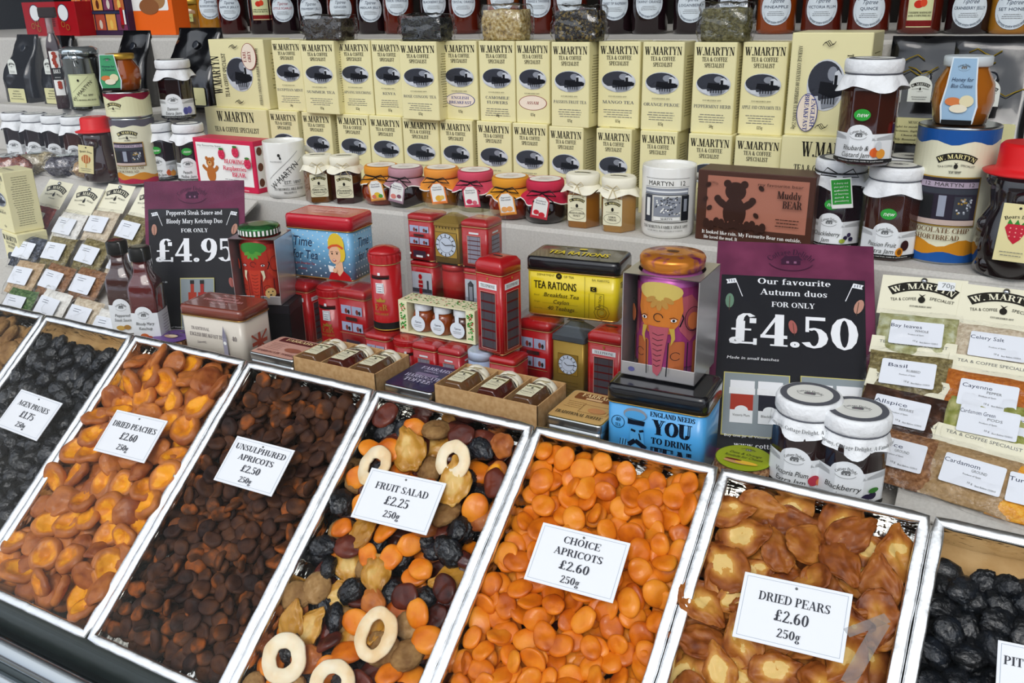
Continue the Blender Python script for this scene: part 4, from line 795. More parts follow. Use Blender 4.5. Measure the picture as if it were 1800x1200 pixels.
def jam_jar(p0, name, c, lab, icon, new_=False, R=.034, H=.125, rz=0, g='paper-capped jam jars', seed=0, tagcard=False, lblh=.040, lz=0, sk=1.18):
    t = thing('jam_jar', lab, 'jar', p0, rz, g); k = (R, H, c); rf = polyr(8, .8)
    hb = H-.022
    if k not in _bod:
        b = B(); b.lathe([(R*.90, 0), (R*1.0, .003), (R*1.03, .008), (R*1.03, hb-.020), (R*.98, hb-.010), (R*.82, hb-.002), (R*.80, hb)], jam_mat(c), 48, rf=rf); _bod[k] = b.me('jam_body')
    link('glass_and_jam', _bod[k], t)
    paper_cap(t, R*1.0, hb, seed=seed, sk=sk)
    p = P(); wd = R*2.5
    p.rect(0, lblh/2, wd, lblh-.008, PAPER); p.poly([(-wd/2, lblh-.004), (-wd*.2, lblh-.009), (wd*.2, lblh-.009), (wd/2, lblh-.004), (wd/2, lblh-.012), (-wd/2, lblh-.012)], PAPER)
    p.ell(-.004, lblh-.008, .017, .015, PAPER, 24); cottage(p, -.004, lblh-.005, .024); p.rect(0, .003, wd, .0045, BLK); p.text('bursting with real fruit, made in small batches', 0, .0022, .0016, WHT, 'b', w=wd*.7)
    for i, s in enumerate(name): p.text(s, -.007, lblh-.024-i*.0085, .0062, INK, 'b', w=min(.036, .0036*len(s)), slant=.22)
    for (dx, dy, rx, ry, cc) in icon: p.ell(.021+dx, lblh-.026+dy, rx, ry, mat(cc, .5), 14)
    if new_: p.ell(-.002, lblh+.019, .0095, .0072, mat('#2fa03a', .4), 22); p.text('new', -.002, lblh+.0165, .0062, WHT, 'b', w=.013, slant=.3)
    p.wrap('label', t, R*1.03, .004+lz, rf=rf, cols=24)
    if sk < 1.1: p = P(); p.text('A Family Company, Cottage Delight, A Family Company', 0, 0, .0042, GREY, 's', w=R*3.6); p.wrap('skirt_print', t, R*1.09, hb-.010, cols=16)
    if tagcard:
        b = B(); b.rbox(-.0135, .0135, -.0006, .0006, -.042, 0, WHT, .0004); o = b.obj('hang_tag', t, (.006, -R*1.30, hb-.002), (R_(8), R_(-8), 0)); p = P(); p.rect(0, -.019, .024, .034, GREEN)
        for i, s in enumerate(['A cherry and', 'plum jam? it is', 'a chuckle', 'of berries', 'and a', 'gooseberry']): p.text(s, 0, -.008-i*.0048, .0024, WHT, 'b', w=.018)
        p.front('tag_print', o, -.0006); b = B(); b.tube([(R*math.cos(a), R*math.sin(a), hb+.001) for a in [2*math.pi*k/24 for k in range(24)]], .0011, BLK, 5, True)
        for s in (-1, 1): b.tube([(s*.002+.004, -R-.002, hb+.001), (s*.016+.004, -R-.008, hb+.010), (s*.024+.004, -R-.008, hb), (s*.004+.004, -R-.004, hb-.002)], .0009, BLK, 5)
        b.obj('string_bow', t)
    return t
def back(p, r): v = Vector((p.x, p.y, 0)).normalized(); return Vector((p.x, p.y, p.z))+v*r
def facing(p, k=.55): return -math.atan2(-p.x, p.y)*k*-1*-1
PEACH_I = [(-.004, 0, .006, .006, '#d8622c'), (.004, -.002, .006, .006, '#e49a3c'), (0, .008, .004, .006, '#cfd4d8')]
q = back(onZ(1463, 440, Z1), .034); J1 = q
jam_jar(q, ['Chuckleberry', 'Jam'], 'd', 'dark chuckleberry jam jar with a green hang tag, right end of the step', [(-.002, 0, .003, .003, '#2a2440'), (.003, .004, .003, .003, '#3a3050'), (-.006, -.004, .004, .003, '#98a63c'), (.006, -.002, .0035, .003, '#2a2440')], True, rz=R_(2), seed=1, tagcard=True)
q = back(onZ(1556, 460, Z1), .034); J2 = q
jam_jar(q, ['Passion Fruit', 'Extra Jam'], '#3a140a', 'passion fruit extra jam jar beside the tall shortbread tin', [(.002, .004, .006, .007, '#33161a'), (-.005, -.004, .005, .006, '#d98a1e'), (-.005, -.004, .003, .004, '#7a4a10')], True, rz=R_(4), seed=2)
q = onZ(1524, 290, Z1+.125)
jam_jar(Vector((q.x-.008, q.y+.02, Z1+.125)), ['Rhubarb &', 'Custard Jam'], '#3a1208', 'rhubarb and custard jam jar stacked on top of two jam jars', PEACH_I, True, rz=R_(0), seed=3, H=.132, R=.035)
for px, yy, lab in ((1590, 430, 'paper-capped jam jar half hidden behind the tall shortbread tin'), (1760, 440, 'paper-capped jam jar behind the red-capped bear jar')):
    q = onY(px, 330, 1.33); jam_jar((q.x, q.y, Z1), ['Extra', 'Jam'], 'd', lab, [], False, seed=px)
IC = {0: [(0, 0, .004, .005, '#b02a5a')], 1: [(0, 0, .007, .006, '#e8802a'), (-.004, -.004, .004, .003, '#e0a860')], 2: [(0, 0, .006, .007, '#c82848'), (0, .008, .003, .003, '#3c8a30')], 3: [(-.003, 0, .006, .006, '#e89a28'), (.004, 0, .006, .006, '#e6cc40')]}
for i, px in enumerate((24, 58, 93, 127, 162, 196)):
    q = onY(px, 232, 1.275); jam_jar((q.x, 1.285, Z1), [['Cherry', 'Jam'], ['Damson', 'Jam'], ['Seville', 'Jam'], ['Strawberry', 'Jam'], ['Orange', 'Curd'], ['Lemon', 'Curd']][i], 'd' if i not in (3,) else '#3c1408', 'white-capped jam jar, %s of the row of six at the far left' % ['leftmost', 'second', 'third', 'fourth', 'fifth', 'rightmost'][i], IC[[0, 0, 1, 2, 3, 3][i]], False, R=.0285, H=.114, rz=R_(36), seed=i*3, g='row of six jam jars at the far left')
for px, py, nm, lab in ((291, 320, ['Cherry', 'Rhubarb Jam'], 'jam jar with a green new sticker beside the cream shortbread tin'), (344, 323, ['Peach', 'Melba Jam'], 'jam jar with a green new sticker against the red-edged bear box')):
    q = back(onZ(px, py, Z1), .034); jam_jar(q, nm, 'd', lab, PEACH_I, True, R=.030, H=.118, rz=R_(38), seed=px)
q = onZ(318, 213, Z1+.118); jam_jar((q.x-.035, q.y+.03, Z1+.118), ['Damson', 'Extra Jam'], 'd', 'damson extra jam jar stacked on the two jars with new stickers', [(-.003, 0, .0055, .007, '#5a5ca0'), (.005, .001, .0055, .007, '#6a6cb4')], False, R=.033, H=.118, rz=R_(40), seed=9)

# ------------------------------------------------------------------ small jars with cloth caps
STR = mat('#c9b98c', .8); CLOTHC = bumpy(mat('#efead6', .75), 300, .4, .001)
def hex_jar(q, c, lines, lab, rz, seed, g='hexagonal jars with cream cloth caps', R=.0275, H=.082):
    t = thing('hex_jar', lab, 'jar', q, rz, g); rf = polyr(6, .92, 0 if False else math.pi/6); hb = H-.018
    b = B(); b.lathe([(R*.92, 0), (R, .002), (R, hb-.012), (R*.9, hb-.005), (R*.78, hb)], jam_mat(c), 48, rf=polyr(6, .92)); b.obj('glass_and_jam', t)
    b = B(); b.lathe([(R*.80, hb-.002), (R*.93, hb+.002), (R*.95, hb+.014), (R*.85, hb+.017)], CLOTHC, 30, cap0=False); cloth_skirt(b, R*.84, hb+.002, .007, R*1.18, CLOTHC, seed=seed, pts=.007, amp=.002); b.obj('cloth_cap', t)
    p = P(); logo(p, 0, 0, R*1.0, INK, CREAM, False); p.text('Est. 1897', 0, -.003, .0016, INK, 's'); p.top('cap_print', t, hb+.0172)
    b = B(); b.tube([(R*.87*math.cos(a), R*.87*math.sin(a), hb+.002) for a in [2*math.pi*k/24 for k in range(24)]], .0008, STR, 5, True)
    for s in (-1, 1): b.tube([(0, -R*.9, hb+.002), (s*.008, -R*1.1, hb+.008), (s*.013, -R*1.15, hb+.003), (s*.004, -R*1.12, hb)], .0006, STR, 5); b.tube([(0, -R*.92, hb+.002), (s*.005+.003, -R*1.2, hb-.008), (s*.009+.004, -R*1.15, hb-.015)], .0006, STR, 5)
    b.obj('raffia_bow', t)
    p = P(); p.rect(0, 0, .030, .040, mat('#e9e4c4', .5), .002); logo(p, 0, .0125, .026, INK, CREAM, False); p.ell(0, .004, .0022, .003, INK, 8); p.text('TEA & COFFEE SPECIALIST', 0, -.0005, .0012, INK, 's', w=.02)
    p.ring(0, -.0095, .0135, .0075, .0004, INK, 26); 
    for i, s in enumerate(lines): p.text(s, 0, -.0085-i*.004+(0 if len(lines) > 1 else -.0015), .0027, INK, 's', w=min(.024, .0024*len(s)))
    fl = polyr(6, .92)(0); p.front('label', t, R*fl*-1 if False else -R*fl-.0002, 0, .031)
for px, py, c, ls, lab, rz, s in ((566, 357, '#7a4a18', ['THREE FRUIT', 'MARMALADE'], 'hexagonal THREE FRUIT MARMALADE jar with a cream cloth cap', 36, 1), (612, 359, '#3a1416', ['STRAWBERRY', 'PRESERVE'], 'hexagonal STRAWBERRY PRESERVE jar with a cream cloth cap', 30, 2),
                               (1024, 402, '#9a6420', ['WILD FLOWER', 'HONEY'], 'hexagonal WILD FLOWER HONEY jar with a cream cloth cap', 4, 3), (1086, 410, '#a87c3c', ['LEMON', 'CHEESE'], 'hexagonal LEMON CHEESE jar with a cream cloth cap', 2, 4)):
    hex_jar(back(onZ(px, py, Z1), .026), c, ls, lab, R_(rz), s)
def round_jar(q, c, cap, tagc, lines, icon, lab, tilt, seed, R=.036):
    t = thing('round_jar', lab, 'jar', q, R_(18+random.uniform(-6, 6)), 'round jars with coloured paper caps'); CM = bumpy(mat(cap, .5), 120, .4, .0015); WU = mat('#f0ece4', .6); hb = .050
    b = B(); b.lathe([(R*.60, 0), (R*.80, .002), (R*.97, .012), (R*1.0, .023), (R*.92, .036), (R*.74, .046), (R*.66, hb)], jam_mat(c), 32); b.obj('glass_and_jam', t)
    b = B(); b.lathe([(R*.66, hb-.002), (R*.80, hb+.001), (R*.83, hb+.004), (R*.83, hb+.013), (R*.78, hb+.016)], CM, 36, cap0=False); r = cloth_skirt(b, R*.72, hb, .010, R*1.06, CM, seed=seed, pts=.008, amp=.0025)
    rim = r[-1]; b.loft([rim, [(x*1.01, y*1.01, z-.0018) for x, y, z in rim]], WU, True, False, False); b.obj('paper_cap', t)
    p = P(); p.ell(0, 0, R*.76, R*.76, CM, 30); p.ell(0, 0, R*.68, R*.68, WU, 30); p.text('finest', 0, .006, .005, RED, 'b', w=.02, slant=.3); p.line([(-.015, -.003), (.015, -.003)], .001, CM); small_lines(p, 0, -.007, .02, 2, .0009, .003, GREY); p.top('cap_print', t, hb+.0162)
    b = B(); b.tube([(R*.76*math.cos(a), R*.76*math.sin(a), hb+.0005) for a in [2*math.pi*k/24 for k in range(24)]], .0012, BLK, 5, True)
    for s in (-1, 1): b.tube([(0, -R*.80, hb), (s*.014, -R*1.05, hb+.005), (s*.023, -R*1.0, hb-.004), (s*.004, -R*.92, hb-.003)], .0010, BLK, 5); b.tube([(0, -R*.84, hb), (s*.016+.004, -R*1.15, hb-.012)], .0009, BLK, 5)
    b.obj('string_bow', t)
    b = B(); w, h = .027, .036; b.loft([[(-w/2, y, -h), (w/2, y, -h), (w/2, y, -.007), (w*.22, y, 0), (-w*.22, y, 0), (-w/2, y, -.007)] for y in (.0005, -.0005)], mat(tagc, .5), False); o = b.obj('hang_tag', t, (.002, -R*1.12, hb-.003), (R_(4), R_(tilt), 0))
    p = P(); p.poly([(-w*.42, -h*.95), (w*.42, -h*.95), (w*.42, -.008), (w*.2, -.0015), (-w*.2, -.0015), (-w*.42, -.008)], WHT); p.up()
    for i, s in enumerate(lines): p.text(s, 0, -.0085-i*.0038, .0026, NAVY, 'b', w=w*.6)
    for dx, dy, rr, cc in icon: p.ell(dx, -.026+dy, rr, rr*.85, mat(cc, .5), 12)
    p.rect(0, -h*.91, w*.84, .003, mat(tagc, .5)); p.front('tag_print', o, -.0005)
RJ = [(675, 362, '#8a2c08', '#e0942a', '#e8a050', ['Three Fruit', 'Marmalade'], [(0, 0, .006, '#e8c040'), (.006, -.002, .004, '#5a9a40'), (-.006, -.002, .004, '#e07a60')], 'round jar with an orange paper cap, leftmost of six, its tag tilted', -8),
      (717, 366, '#1a080c', '#b98a94', '#a88a98', ['Raspberry', 'Extra Jam'], [(-.005, 0, .005, '#e08a80'), (.005, .002, .004, '#8a5a6a')], 'round jar of dark jam with a mauve paper cap', 12), (779, 368, '#8a5410', '#e8963c', '#e8823c', ['Thick Cut', 'Marmalade'], [(0, 0, .006, '#e8b040'), (.006, .001, .004, '#e8c060')], 'round jar of golden marmalade with an orange cap, third of six', -8),
      (838, 374, '#1a0808', '#d04a62', '#d04a62', ['Raspberry', 'Extra Jam'], [(-.004, 0, .005, '#c83a5a'), (.005, -.002, .004, '#d86a7a')], 'round jar of dark jam with a rose-pink paper cap', -6), (899, 388, '#7a2206', '#e0982a', '#e8963c', ['Apricot', 'Marmalade'], [(-.005, 0, .005, '#f0a860'), (.004, 0, .005, '#f0a860')], 'round jar of red-amber marmalade with an orange cap, fifth of six', -8),
      (959, 395, '#1a0a0c', '#c42a48', '#c83a48', ['Strawberry', 'Extra Jam'], [(-.005, 0, .0045, '#d0303c'), (.004, -.003, .005, '#d0303c')], 'round jar of dark jam with a crimson paper cap, rightmost of six', 10)]
for k, (px, py, c, cap, tg, ls, ic, lab, tl) in enumerate(RJ): round_jar(back(onZ(px, py, Z1), .03), c, cap, tg, ls, ic, lab, tl, k)

# ------------------------------------------------------------------ mugs
MUGM = mat('#f0efe9', .18, 0, .5)
def mug(q, rz, design, lab, R=.038, H=.098):
    t = thing('mug', lab, 'mug', q, rz, 'white printed mugs'); b = B(); b.lathe([(R*.82, 0), (R*.9, .001), (R*.97, .006), (R, .012), (R, H-.002), (R*.985, H), (R*.95, H-.001), (R*.93, H-.006), (R*.93, .012), (R*.8, .006)], MUGM, 40); b.obj('cup', t)
    b = B(); b.tube([(R*.95+.028*math.sin(a), 0, H*.5+.032*math.cos(a)) for a in [math.pi*k/12 for k in range(13)]], .0052, MUGM, 8); b.obj('handle', t, None, (0, 0, R_(30)))
    p = P(); design(p); p.wrap('print', t, R, 0, cols=20); return t
def mug_diag(p):
    p.text('W MARTYN', .002, .038, .0115, INK, 'b', w=.066, rot=41); p.line([(-.024, .022), (.034, .072)], .0005, INK); p.line([(-.030, .036), (.026, .084)], .0005, INK); p.ell(-.008, .078, .0025, .003, INK, 8); p.ell(-.006, .073, .0018, .0025, INK, 8)
    p.text('EST. 1897', .012, .027, .0062, INK, 'b', w=.030); p.line([(-.006, .0245), (.030, .0245)], .0004, INK); p.text('135 MUSWELL HILL ROAD', .004, .016, .0042, INK, 's', w=.052); p.text('BROADWAY', .006, .010, .0034, INK, 's', w=.022); p.text('TEA & COFFEE EXPERTS', -.014, .066, .0022, GREY, 's', w=.022)
def mug_shop(p):
    p.text('MARTYN   12', 0, .078, .0068, INK, 'b', w=.056)
    for y in (.076, .088): p.line([(-.033, y), (.035, y)], .0004, INK)
    p.rect(0, .0695, .066, .009, OV4); p.rect(0, .0695, .064, .0025, PAPER); p.frame(0, .045, .066, .040, .0006, INK); p.rect(-.026, .045, .012, .038, OV2); p.rect(-.026, .047, .006, .026, WHT); p.rect(.002, .048, .038, .028, OV4)
    rg = random.Random(3)
    for k in range(60): p.poly([(a:=-.015+rg.random()*.034, c:=.036+rg.random()*.025), (a+.0022, c), (a+.0022, c+.0012+rg.random()*.0016), (a, c+.0015)], rg.choice([INK, WHT, OV2]))
    p.rect(.028, .046, .012, .036, OV3); p.rect(.028, .050, .005, .018, OV4); p.rect(.002, .031, .036, .005, WHT); p.text('MARTYN', .002, .0295, .003, INK, 's', w=.016); p.line([(-.033, .026), (.033, .026)], .0006, INK)
    p.text('THE MARTYN FAMILY SINCE 1897', 0, .017, .0042, INK, 's', w=.066); p.text('135 MUSWELL HILL BROADWAY LONDON', 0, .0125, .0018, INK, 's', w=.05)
mug(back(onZ(508, 349, Z1), .034), R_(40), mug_diag, 'white mug with slanted framed lettering, beside the bear box', R=.037, H=.1)
mug(back(onZ(1172, 420, Z1), .034), R_(14), mug_shop, 'white mug with a shopfront engraving, beside the brown bear box', R=.039, H=.103)

# ------------------------------------------------------------------ bear boxes
def blob_bear(p, x, y, s, m, m2):
    p.ell(x, y+s*.28, s*.20, s*.18, m, 20); p.ell(x-s*.16, y+s*.42, s*.075, s*.075, m, 12); p.ell(x+s*.16, y+s*.42, s*.075, s*.075, m, 12); p.ell(x, y-s*.12, s*.22, s*.30, m, 20)
    p.ell(x-s*.25, y+s*.05, s*.16, s*.07, m, 12, rot=-35); p.ell(x+s*.25, y+s*.05, s*.16, s*.07, m, 12, rot=35); p.ell(x-s*.33, y+s*.13, s*.07, s*.07, m, 10); p.ell(x+s*.33, y+s*.13, s*.07, s*.07, m, 10)
    if m2: p.ell(x, y-s*.33, s*.13, s*.07, m2, 14)
BRN, TAN = mat('#38211a', .5), mat('#ad705c', .5)
def d_muddy(p, w, h):
    p.rect(w*.02, h*.07, w*.86, h*.72, TAN); blob_bear(p, -w*.16, h*.02, h*.74, BRN, TAN)
    for dx, dy, r in ((-.40, .30, 40), (.06, .30, -40), (-.42, .10, 50), (.03, -.08, -45), (-.38, -.02, 40)): p.ell(w*dx, h*dy, w*.028, h*.032, BRN, 10, rot=r)
    for k in range(12): p.ell(w*(-.40+.045*k), -h*(.24+.03*math.sin(k*2)), w*.03, h*.07, BRN, 10)
    p.text('my favourite bear', w*.22, h*.34, h*.045, BRN, 'b', w=w*.38, sx=1.4); p.text('Muddy', w*.30, h*.19, h*.10, BRN, 's', w=w*.20, bold=.02); p.text('BEAR', w*.33, h*.06, h*.10, BRN, 's', w=w*.16, bold=.02)
    small_lines(p, w*.30, -h*.10, w*.2, 3, .0012, .0045, BRN, 2); p.text('ARTISAN BISCUITS', -w*.36, h*.33, h*.03, BRN, 's', w=w*.1, arc=.012)
    p.text('It looked like rain. My Favourite Bear ran outside.', 0, -h*.385, h*.05, WHT, 's', w=w*.86); p.text('He loved the mud. It', -w*.26, -h*.455, h*.045, WHT, 's', w=w*.3)
MUD = mat('#4a2b20', .4)
upright_box('bear_biscuit_box', 'brown biscuit box with a muddy bear silhouette', 'biscuit box', 1221, 1424, (424, 430), 304, Z1, .052, MUD, d_muddy, Y=1.235)
CRIM = mat('#d01848', .35)
def d_rasp(p, w, h):
    p.rect(0, h*.02, w*.9, h*.80, WHT); bb = mat('#b86a24', .5); blob_bear(p, -w*.24, -h*.12, h*.55, bb, None); p.ell(-w*.24, h*.02, h*.06, h*.05, mat('#d89a58', .5)); p.ell(-w*.24, h*.035, h*.018, h*.014, BLK, 8)
    for s in (-1, 1): p.ell(-w*.24+s*h*.035, h*.075, h*.008, h*.010, BLK, 8)
    for dx, dy in ((-.02, .22), (.22, .28), (.41, .08)):
        p.ell(w*dx, h*dy, w*.055, h*.10, CRIM, 14); p.ell(w*dx, h*(dy+.10), w*.04, h*.025, mat('#3a7a30', .5), 8)
        for q in range(6): p.ell(w*dx+w*.03*math.cos(q), h*dy+h*.06*math.sin(q*2.1), w*.008, h*.012, mat('#e85a7a', .5), 6)
    p.text('BLOWING', w*.20, h*.06, h*.085, CRIM, 's', w=w*.32, bold=.02); p.text('Raspberries', w*.20, -h*.07, h*.085, CRIM, 's', w=w*.38, bold=.02); p.text('BEAR', w*.26, -h*.19, h*.085, CRIM, 's', w=w*.22, bold=.02); small_lines(p, w*.14, -h*.25, w*.3, 3, .0011, .004, GREY, 8)
    p.text('my favourite bear', -w*.18, h*.36, h*.04, INK, 'b', w=w*.4); p.text('A very tasty bear who blew raspberries', 0, -h*.45, h*.035, WHT, 's', w=w*.8)
t, w, h = upright_box('bear_biscuit_box', 'white and crimson biscuit box with a brown bear and raspberries', 'biscuit box', 350, 455, (330, 345), 246, Z1, .045, CRIM, d_rasp, Y=1.185+.03)
p = P(); p.rect(0, 0, .038, h*.8, WHT)
for k in range(5): p.ell(-.01+.02*(k % 2), -h*.3+h*.15*k, .007, .008, CRIM if k % 2 else mat('#6a3a20', .5), 10)
p.right('side_print', t, w/2, .0225, h/2)

# ------------------------------------------------------------------ shortbread tins, honey jars
SILV = mat('#b9bcbc', .25, 1)
def d_short(p, R, H, nm, band, band2, waf=False):
    W_ = R*4.2; p.rect(0, H/2, W_, H, mat('#e8e5c8', .4))
    n = 24; pts = [(W_*(k/n-.5), H*(.905-.016*math.sin(k*1.15))) for k in range(n+1)]
    for k in range(n): p.poly([pts[k], pts[k+1], (pts[k+1][0], H), (pts[k][0], H)], band, p.L+1)
    for k in range(n): p.poly([(pts[k][0], 0), (pts[k+1][0], 0), (pts[k+1][0], H*(.15+.03*math.sin(k*.9+1))), (pts[k][0], H*(.15+.03*math.sin(k*.9)))], mat('#d08a20', .5), p.L+1)
    for k in range(n): p.poly([(pts[k][0], 0), (pts[k+1][0], 0), (pts[k+1][0], H*(.07+.015*math.sin(k*1.1+1))), (pts[k][0], H*(.07+.015*math.sin(k*1.1)))], band2, p.L+2)
    p.L += 3
    logo(p, .008, H*.80, R*1.0, INK, CREAM); p.text('Est. 1897', .008, H*.685, H*.018, INK, 's')
    p.rect(.004, H*.47, R*1.5, H*.38, GOLD); p.rect(.004, H*.47, R*1.42, H*.36, mat('#2a2230', .5)); p.rect(.004, H*.60, R*1.4, H*.045, mat('#b3a3b4', .5)); p.text('12  MARTYN  12', .004, H*.588, H*.03, INK, 'b', w=R*1.2); p.rect(.004, H*.55, R*1.38, H*.04, OV2)
    p.rect(-R*.40, H*.43, R*.34, H*.18, BLK); p.rect(-R*.02, H*.44, R*.18, H*.16, mat('#9aa0b0', .5)); p.rect(R*.45, H*.43, R*.4, H*.17, OV2); p.rect(.004, H*.315, R*1.4, H*.04, mat('#c9b3a8', .5)); rg = random.Random(2)
    for k in range(26): p.poly([(a:=R*(.28+.36*rg.random()), c:=H*(.36+.13*rg.random())), (a+.002, c), (a+.002, c+.002), (a, c+.0025)], rg.choice([OV1, OV4, GOLD]))
    for i, s in enumerate(nm): p.text(s, -.002, H*(.235-i*.055), H*.038, mat('#6a4a2c', .5), 's', w=R*1.5*len(s)/14)
def tin(q, R, H, nm, band, band2, lab, rz=0, lid=True):
    t = thing('shortbread_tin', lab, 'tin', q, rz, 'round shortbread tins'); b = B(); b.lathe([(R*.98, 0), (R*1.015, .001), (R*1.0, .003), (R*1.0, H-.003), (R*1.015, H-.001), (R*.97, H)], SILV, 48); b.obj('tin_body', t); p = P(); d_short(p, R, H-.006, nm, band, band2); p.wrap('printed_wrap', t, R*1.001, .003, cols=36)
    b = B(); b.lathe([(R*.96, H-.004), (R*.96, H-.0035)], mat('#4a3c24', .5), 36); b.obj('end', t); return t
q = back(onZ(1650, 465, Z1), .049); TQ = q
tin(q, .048, .172, ['CHOCOLATE CHIP', 'SHORTBREAD'], mat('#1e56a0', .3), mat('#1e56a0', .3), 'tall cream shortbread tin with blue bands, lettered CHOCOLATE CHIP', R_(-4))
def honey_pot(q, R, H, c, lab, design, rz=0):
    t = thing('honey_pot', lab, 'jar', q, rz, 'honey pots for cheese'); b = B(); b.lathe([(R*.7, 0), (R*.85, .002), (R*1.0, H*.35), (R*.95, H*.6), (R*.68, H*.82), (R*.68, H*.86)], jam_mat(c), 32, cap1=True); b.obj('glass_and_honey', t)
    b = B(); b.lathe([(R*.74, H*.85), (R*.78, H*.87), (R*.78, H*.985), (R*.74, H)], mat('#cfd8dc', .3) if design == 'blue' else GOLD, 32); b.obj('lid', t)
    p = P(); bc = mat('#9dbdd8', .5) if design == 'blue' else mat('#4aa070', .5); x0 = 0 if design == 'blue' else -R*.35
    pts = [(x0-.014, H*1.0), (x0+.014, H*1.0), (x0+.017, H*.6), (x0+.021, H*.3), (x0+.018, .004), (x0-.018, .004), (x0-.021, H*.3), (x0-.017, H*.6)]; p.up(); p.poly(pts, mat('#dfeaf0', .5)); p.up(); p.poly([((a-x0)*.9+x0, (b_-H*.5)*.97+H*.5) for a, b_ in pts], bc)
    cottage(p, x0, H*.86, .016); tx = ['Honey for', 'Blue Cheese'] if design == 'blue' else ['Honey for', 'Cheese']
    for i, s in enumerate(tx): p.text(s, x0, H*(.66-i*.09), H*.06, NAVY, 'b', w=.024, slant=.2)
    p.ell(x0-.007, H*.37, .009, .005, mat('#d8804a', .5)); p.ell(x0+.008, H*.38, .008, .007, mat('#e6dcb4', .5)); p.ell(x0, H*.27, .010, .005, mat('#ece4cc', .5)); p.rect(x0, H*.07, .034, H*.07, BLK)
    p.wrap('label', t, R*1.02, 0, cols=12) if False else p.front('label_card', t, -R*1.0)
    return t
honey_pot((TQ.x-.002, TQ.y, Z1+.1715), .036, .082, '#a86014', 'honey pot with a pale blue card, standing on the tall shortbread tin', 'blue', R_(-2))
q = back(onZ(250, 325, Z1), .042); 
tin(q, .041, .128, ['ASSORTED CREAM', 'SHORTBREAD'], mat('#5a5660', .4), mat('#b01840', .4), 'tall shortbread tin with a crimson foot beside the red-capped bear bottle', R_(22))
MAR = mat('#8a1838', .4)
t = thing('small_tin', 'short cream tin with a maroon wave, standing on the left shortbread tin', 'tin', (q.x-.002, q.y, Z1+.1285), R_(28)); b = B(); b.lathe([(.041, 0), (.0425, .001), (.042, .003), (.042, .046), (.0425, .048), (.040, .049)], SILV, 40); b.obj('tin_body', t)
p = P(); p.rect(0, .0245, .16, .043, mat('#e4e2b8', .45)); n = 20
for k in range(n): p.poly([(.16*(k/n-.5), .037-.004*math.sin(k*.9)), (.16*((k+1)/n-.5), .037-.004*math.sin((k+1)*.9)), (.16*((k+1)/n-.5), .046), (.16*(k/n-.5), .046)], MAR, p.L+1)
p.L += 2; logo(p, -.012, .026, .034, INK, CREAM); p.wrap('printed_wrap', t, .0421, 0, cols=24)
honey_pot((q.x-.004, q.y, Z1+.178), .034, .068, '#a04c10', 'honey pot with a green card, standing on the small cream tin', 'green', R_(32))

# ------------------------------------------------------------------ bear-shaped bottles with red hats
def bear_bottle(q, c, s, lab, tagd, rz):
    t = thing('bear_bottle', lab, 'bottle', q, rz, 'bear-shaped bottles with red hats'); m = jam_mat(c); b = B(); b.lathe([(.030*s, 0), (.036*s, .004), (.039*s, .028*s), (.036*s, .055*s), (.029*s, .070*s), (.031*s, .085*s), (.031*s, .098*s), (.024*s, .106*s)], m, 32)
    for sx_, y, z, r in ((-.022, -.018, .012, .012), (.022, -.018, .012, .012), (-.030, -.012, .052, .008), (.030, -.012, .052, .008), (-.026, -.004, .098, .010), (.026, -.004, .098, .010), (0, -.029, .080, .011)):
        st = len(b.v); b.lathe([(r*s*math.sin(a), -r*s*math.cos(a)) for a in [math.pi*k/8 for k in range(1, 8)]], m, 14); b.xf(Matrix.Translation((sx_*s, y*s, z*s)), st)
    b.obj('glass_and_honey', t); RH = mat('#d8181c', .4); b = B(); b.lathe([(.040*s, .103*s), (.041*s, .105*s), (.031*s, .1075*s), (.029*s, .110*s), (.028*s, .130*s), (.025*s, .133*s)], RH, 36); b.obj('hat_cap', t)
    p = P(); p.rect(.006, 0, .020*s, .006, WHT); p.text('70p', .006, -.0015, .003, GREY, 'b'); p.top('price_sticker', t, .133*s+.0002)
    b = B(); b.rbox(-.015*s, .015*s, -.0005, .0005, -.058*s, 0, mat('#eadfa8', .5), .0003); o = b.obj('hang_tag', t, (tagd[0]*s, -.044*s, .080*s), (R_(3), R_(tagd[1]), 0)); p = P(); p.text('Bears love', 0, -.014*s, .0042, INK, 's', w=.023*s, arc=.03); p.ell(0, -.004*s, .0016, .0016, INK, 8)
    if tagd[2] == 'berry':
        p.poly([(-.010*s, -.024*s), (-.008*s, -.020*s), (.008*s, -.020*s), (.010*s, -.024*s), (.005*s, -.035*s), (0, -.040*s), (-.005*s, -.035*s)], mat('#c8283c', .5)); p.up()
        for k in range(-1, 2): p.poly([(k*.006*s-.003, -.020*s), (k*.006*s+.003, -.020*s), (k*.007*s, -.015*s)], mat('#3a8a34', .5))
        for k in range(9): p.ell((-.005+.005*(k % 3))*s, (-.024-.004*(k//3))*s, .0009, .0009, mat('#f0b0a0', .5), 6)
    else:
        p.ell(0, -.028*s, .009*s, .009*s, mat('#c06a34', .5), 16)
        for k in range(3): p.rect((-.005+.005*k)*s, -.028*s, .0015, .015*s, mat('#e8c88a', .5))
        p.rect(0, -.041*s, .0012, .010*s, mat('#d8a840', .5))
    small_lines(p, 0, -.048*s, .022*s, 2, .0008, .004, GREY); p.front('tag_print', o, -.0005)
bear_bottle(back(onZ(203, 320, Z1), .03)-Vector((.016, .012, 0)), '#2c0c06', .95, 'amber bear-shaped honey bottle with a red hat, left end of the step', (-.010, 10, 'dip'), R_(34))
bear_bottle(back(onZ(1772, 490, Z1), .03), '#120508', 1.2, 'dark bear-shaped jar with a red hat and strawberry tag, right end', (-.002, 2, 'berry'), R_(2))

